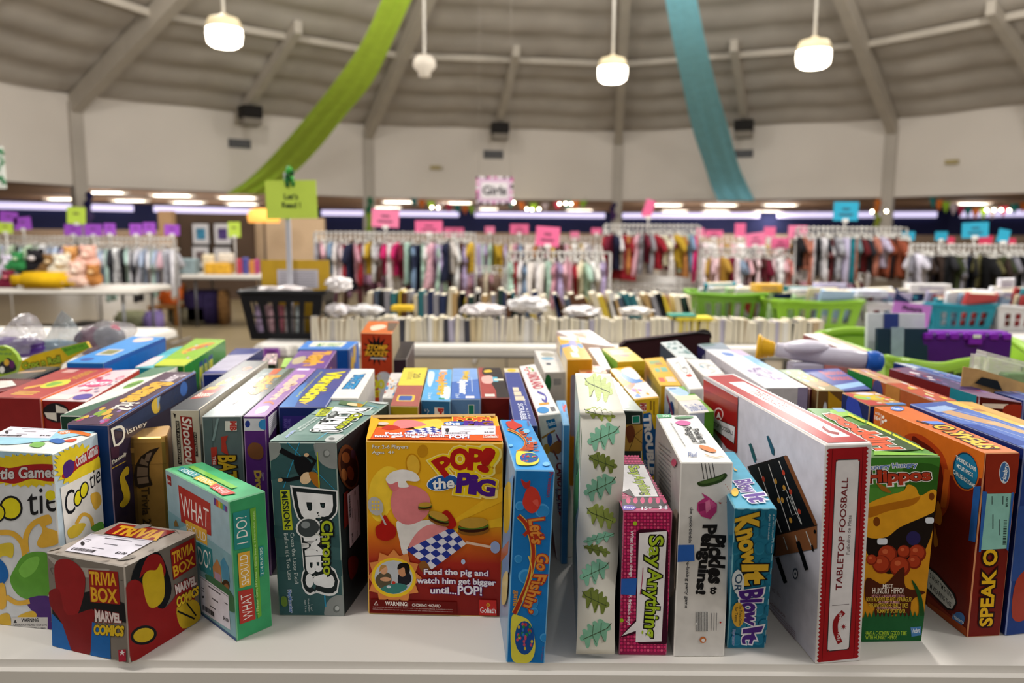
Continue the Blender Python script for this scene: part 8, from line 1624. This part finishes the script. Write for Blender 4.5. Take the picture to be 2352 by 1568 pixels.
for a in ((115, 618, 8.3, .12, '#7A5A34', '#C8B08A', 'brown soft toy in the middle of the pile'), (140, 625, 8.1, .14, '#CFC6B4', '#E0D8C8', 'cream soft toy left of the pink ones'), (80, 612, 8.4, .14, '#1E1C20', '#D0C8C8', 'black and white soft toy at the back of the pile'), (160, 600, 8.4, .12, '#C8945A', '#E0C8A0', 'tan soft toy on top of the pile'), (200, 605, 8.3, .14, '#D8A898', '#E8C8B8', 'pink soft toy on top at the right'), (175, 640, 8.0, .13, '#D8B4A4', '#E8D0C0', 'pale pink soft toy at the front of the pile'), (212, 640, 8.05, .11, '#A8703A', '#D8B080', 'golden brown soft toy at the right end'), (40, 608, 8.3, .10, '#2E7A42', '#A8C8A0', 'green soft toy at the left'), (18, 650, 8.05, .1, '#6A1A30', '#C8707A', 'dark red soft toy left of the yellow cushion'), (20, 620, 8.4, .12, '#C0B8C8', '#E0DCE4', 'pale lilac soft toy at the left edge')): plush(*a)
b = MB(); c = atY(107, 648, 7.98); bm = bmesh.new(); bmesh.ops.create_cube(bm, size=1); bmesh.ops.bevel(bm, geom=bm.edges[:], offset=.2, segments=3, affect='EDGES'); b.addbm(bm, mat('#D2A612', .9, .06, 20, bump=.3), Matrix.Translation((c.x, c.y, TZ + .085)) @ Matrix.Diagonal((.66, .24, .17, 1)), True)
tag(b.build('cushion', None, Vector((c.x, c.y, TZ))), 'folded yellow plush cushion at the front of the toy table', 'cushion')
# goods under the toy table
for i, (px, py, wd, hh, c, lab) in enumerate(((120, 700, .55, .3, '#6E675C', 'grey bundle under the toy table at the left'), (205, 705, .4, .34, '#57534E', 'dark grey bag under the toy table at the right'), (60, 725, .7, .16, '#1E4A5E', 'teal crate under the toy table'), (20, 760, .9, .2, '#161E3A', 'navy cloth heap below the toy table'), (300, 710, .3, .36, '#7A7A5E', 'olive bag under the pale clothes rack'), (352, 715, .14, .36, '#6A5A8A', 'purple bag beside the wooden chair'))):
    Y = 8.4 if i < 4 else 9.4; q = atY(px, py, Y); bm = bmesh.new(); bmesh.ops.create_cube(bm, size=1); bmesh.ops.bevel(bm, geom=bm.edges[:], offset=.14, segments=2, affect='EDGES'); b = MB(); b.addbm(bm, mat(c, .85, .25, 8), Matrix.Translation((q.x, Y, hh / 2 + max(0, q.z - hh / 2))) @ Matrix.Diagonal((wd, .35, hh + max(0, q.z - hh / 2) * .0, 1)), True)
    o = b.build('bundle', None, Vector((q.x, Y, 0))); o.location.z -= max(0, q.z - hh / 2); o.scale.z = 1
    tag(o, lab, 'bag')
def chair():
    Y = 11.0; c = Vector((atY(388, 745, Y).x, Y, 0)); root = empty('wooden_chair', c, 'small brown wooden chair with an orange cushion on the open floor', 'chair'); wm = mat('#7A4E1E', .5, .15, 20); k = 1
    sz = .27
    b = MB(); b.box(c + Vector((0, 0, sz)), (.42, .38, .04), wm, .008); b.build('seat', root, c)
    for sx in (-1, 1):
        for sy in (-1, 1): b = MB(); b.box(c + Vector((sx * .18, sy * .15, sz / 2 - .011)), (.045, .045, sz - .022), wm, .006); b.build('leg', root, c)
    b = MB()
    for x in (-.18, .18): b.box(c + Vector((x, .17, sz + .17)), (.04, .035, .30), wm, .005)
    for z in (.1, .2, .3): b.box(c + Vector((0, .17, sz + z)), (.36, .02, .05), wm, .004)
    b.build('backrest', root, c)
    bm = bmesh.new(); bmesh.ops.create_cube(bm, size=1); bmesh.ops.bevel(bm, geom=bm.edges[:], offset=.18, segments=3, affect='EDGES'); b = MB(); q = c + Vector((.05, .02, sz + .205)); b.addbm(bm, mat('#C25A1E', .8, .1, 12), Matrix.Translation(q) @ Matrix.Rotation(-.2, 4, 'X') @ Matrix.Diagonal((.34, .1, .35, 1)), True); b.ball(q + Vector((-.03, -.05, .06)), (.06, .02, .06), mat('#E0C8B0', .8), 2); b.ball(q + Vector((.06, -.055, -.06)), (.05, .02, .07), mat('#D8B490', .8), 2)
    tag(b.build('cushion', None, q), 'orange patterned cushion propped on the small wooden chair', 'cushion')
chair()
# partition with framed pictures
pa, pb_ = atY(392, 490, 15.5), atY(582, 490, 15.5)
b = MB(); b.box(Vector(((pa.x + pb_.x) / 2, 15.5, pa.z / 2)), (pb_.x - pa.x, .12, pa.z), mat('#4E3E32', .8, .1, 2)); struct(b.build('wall_partition_left', None, Vector(((pa.x + pb_.x) / 2, 15.5, 0))))
pc, pd_ = atY(582, 500, 16.2), atY(745, 500, 16.2)
b = MB(); b.box(Vector(((pc.x + pd_.x) / 2, 16.2, pc.z / 2)), (pd_.x - pc.x, .12, pc.z), mat('#C4A98A', .8, .05, 2)); struct(b.build('wall_partition_middle', None, Vector(((pc.x + pd_.x) / 2, 16.2, 0))))
for px, py, c1, lab in ((462, 537, '#3A7A9A', 'framed blue picture, upper left of four on the dark partition'), (512, 537, '#4A3A6E', 'framed violet picture, upper right of four on the dark partition'), (462, 590, '#6A5A5A', 'framed brown picture, lower left of four on the dark partition'), (512, 592, '#9A9A98', 'framed grey picture, lower right of four on the dark partition')):
    q = atY(px, py, 15.38); root = empty('framed_picture', q, lab, 'picture', 'framed pictures on the partition'); b = MB(); b.box(q, (.36, .03, .44), mat('#1E1A1A', .5), .005); b.build('frame', root, q)
    b = MB(); b.box(q + Vector((0, -.017, 0)), (.32, .004, .40), mat('#C8C6CA', .5)); b.build('mount', root, q); b = MB(); b.box(q + Vector((0, -.021, .0)), (.18, .004, .22), mat(c1, .4, .4, 9)); b.build('print', root, q)
b = MB(); q = atY(384, 508, 15.2); b.box(Vector((q.x, 15.2, q.z / 2 + .1)), (.26, .2, q.z + .2), mat('#B8946E', .7, .08, 3)); struct(b.build('trim_post', None, Vector((q.x, 15.2, 0))))
def shade():
    q = atY(606, 495, 14.5); root = empty('lamp_shade', q, 'glowing orange fabric lamp shade left of the lime sign', 'lamp'); b = MB(); b.lathe([(.14, .13), (.26, .10), (.30, -.02), (.28, -.13)], mat('#F0A850', .7, 0, emit=1.3), q, 20); b.build('shade', root, q)
    b = MB(); b.tube([q + Vector((0, 0, -.13)), Vector((q.x, q.y, .05))], .02, mat('#3A2E26', .6), 6); b.lathe([(.15, .0), (.15, .03), (.03, .06)], mat('#3A2E26', .6), Vector((q.x, q.y, 0)), 16); b.build('stand', root, q)
shade()
# things on the far table
for px, py, wd, hh, c, lab in ((505, 618, .36, .16, '#C8982E', 'yellow crate on the far table'), (480, 600, .16, .28, '#D8C8A8', 'cream box on the far table left of the crate'), (430, 612, .3, .22, '#7E8E92', 'grey stack on the far table'), (550, 615, .1, .22, '#A83A4A', 'red bottle shape on the far table'), (565, 613, .1, .24, '#4A4A8A', 'blue bottle shape on the far table'), (580, 615, .1, .2, '#B8783A', 'orange bottle shape on the far table'), (520, 602, .2, .14, '#D8CCBC', 'pale round toy on top of the crate'), (590, 616, .08, .22, '#9A3A6A', 'pink bottle shape at the table end')):
    Y = 11.0; q = atY(px, py, Y); b = MB(); b.box(Vector((q.x, Y, TZ + hh / 2 + (.16 if 'on top' in lab else 0))), (wd, wd * .7, hh), mat(c, .5, .2, 15), .02); tag(b.build('crate' if 'crate' in lab and 'of' not in lab else 'goods_box', None, Vector((q.x, Y, TZ))), lab, 'box')
for px, py, c, lab, Y, wd in ((470, 690, '#2E2348', 'purple cloth under the far table', 11.2, .5), (515, 690, '#6E4E2A', 'wooden easel leg under the far table', 11.1, .1), (440, 725, '#7E7660', 'striped grey basket on the floor near the chair', 11.2, .6)):
    q = atY(px, py, Y); hh = .5 if wd < .55 else .26; b = MB(); bm = bmesh.new(); bmesh.ops.create_cube(bm, size=1); bmesh.ops.bevel(bm, geom=bm.edges[:], offset=.1, segments=2, affect='EDGES'); b.addbm(bm, mat(c, .8, .3, 30), Matrix.Translation((q.x, Y, hh / 2)) @ Matrix.Diagonal((wd, .3, hh, 1)), True); tag(b.build('bundle', None, Vector((q.x, Y, 0))), lab, 'bag')

folding_table('white folding table whose rounded corner shows behind the plastic bags', -4.4, at(368, 765, 0).x, 3.3, at(340, 752, 0).y)
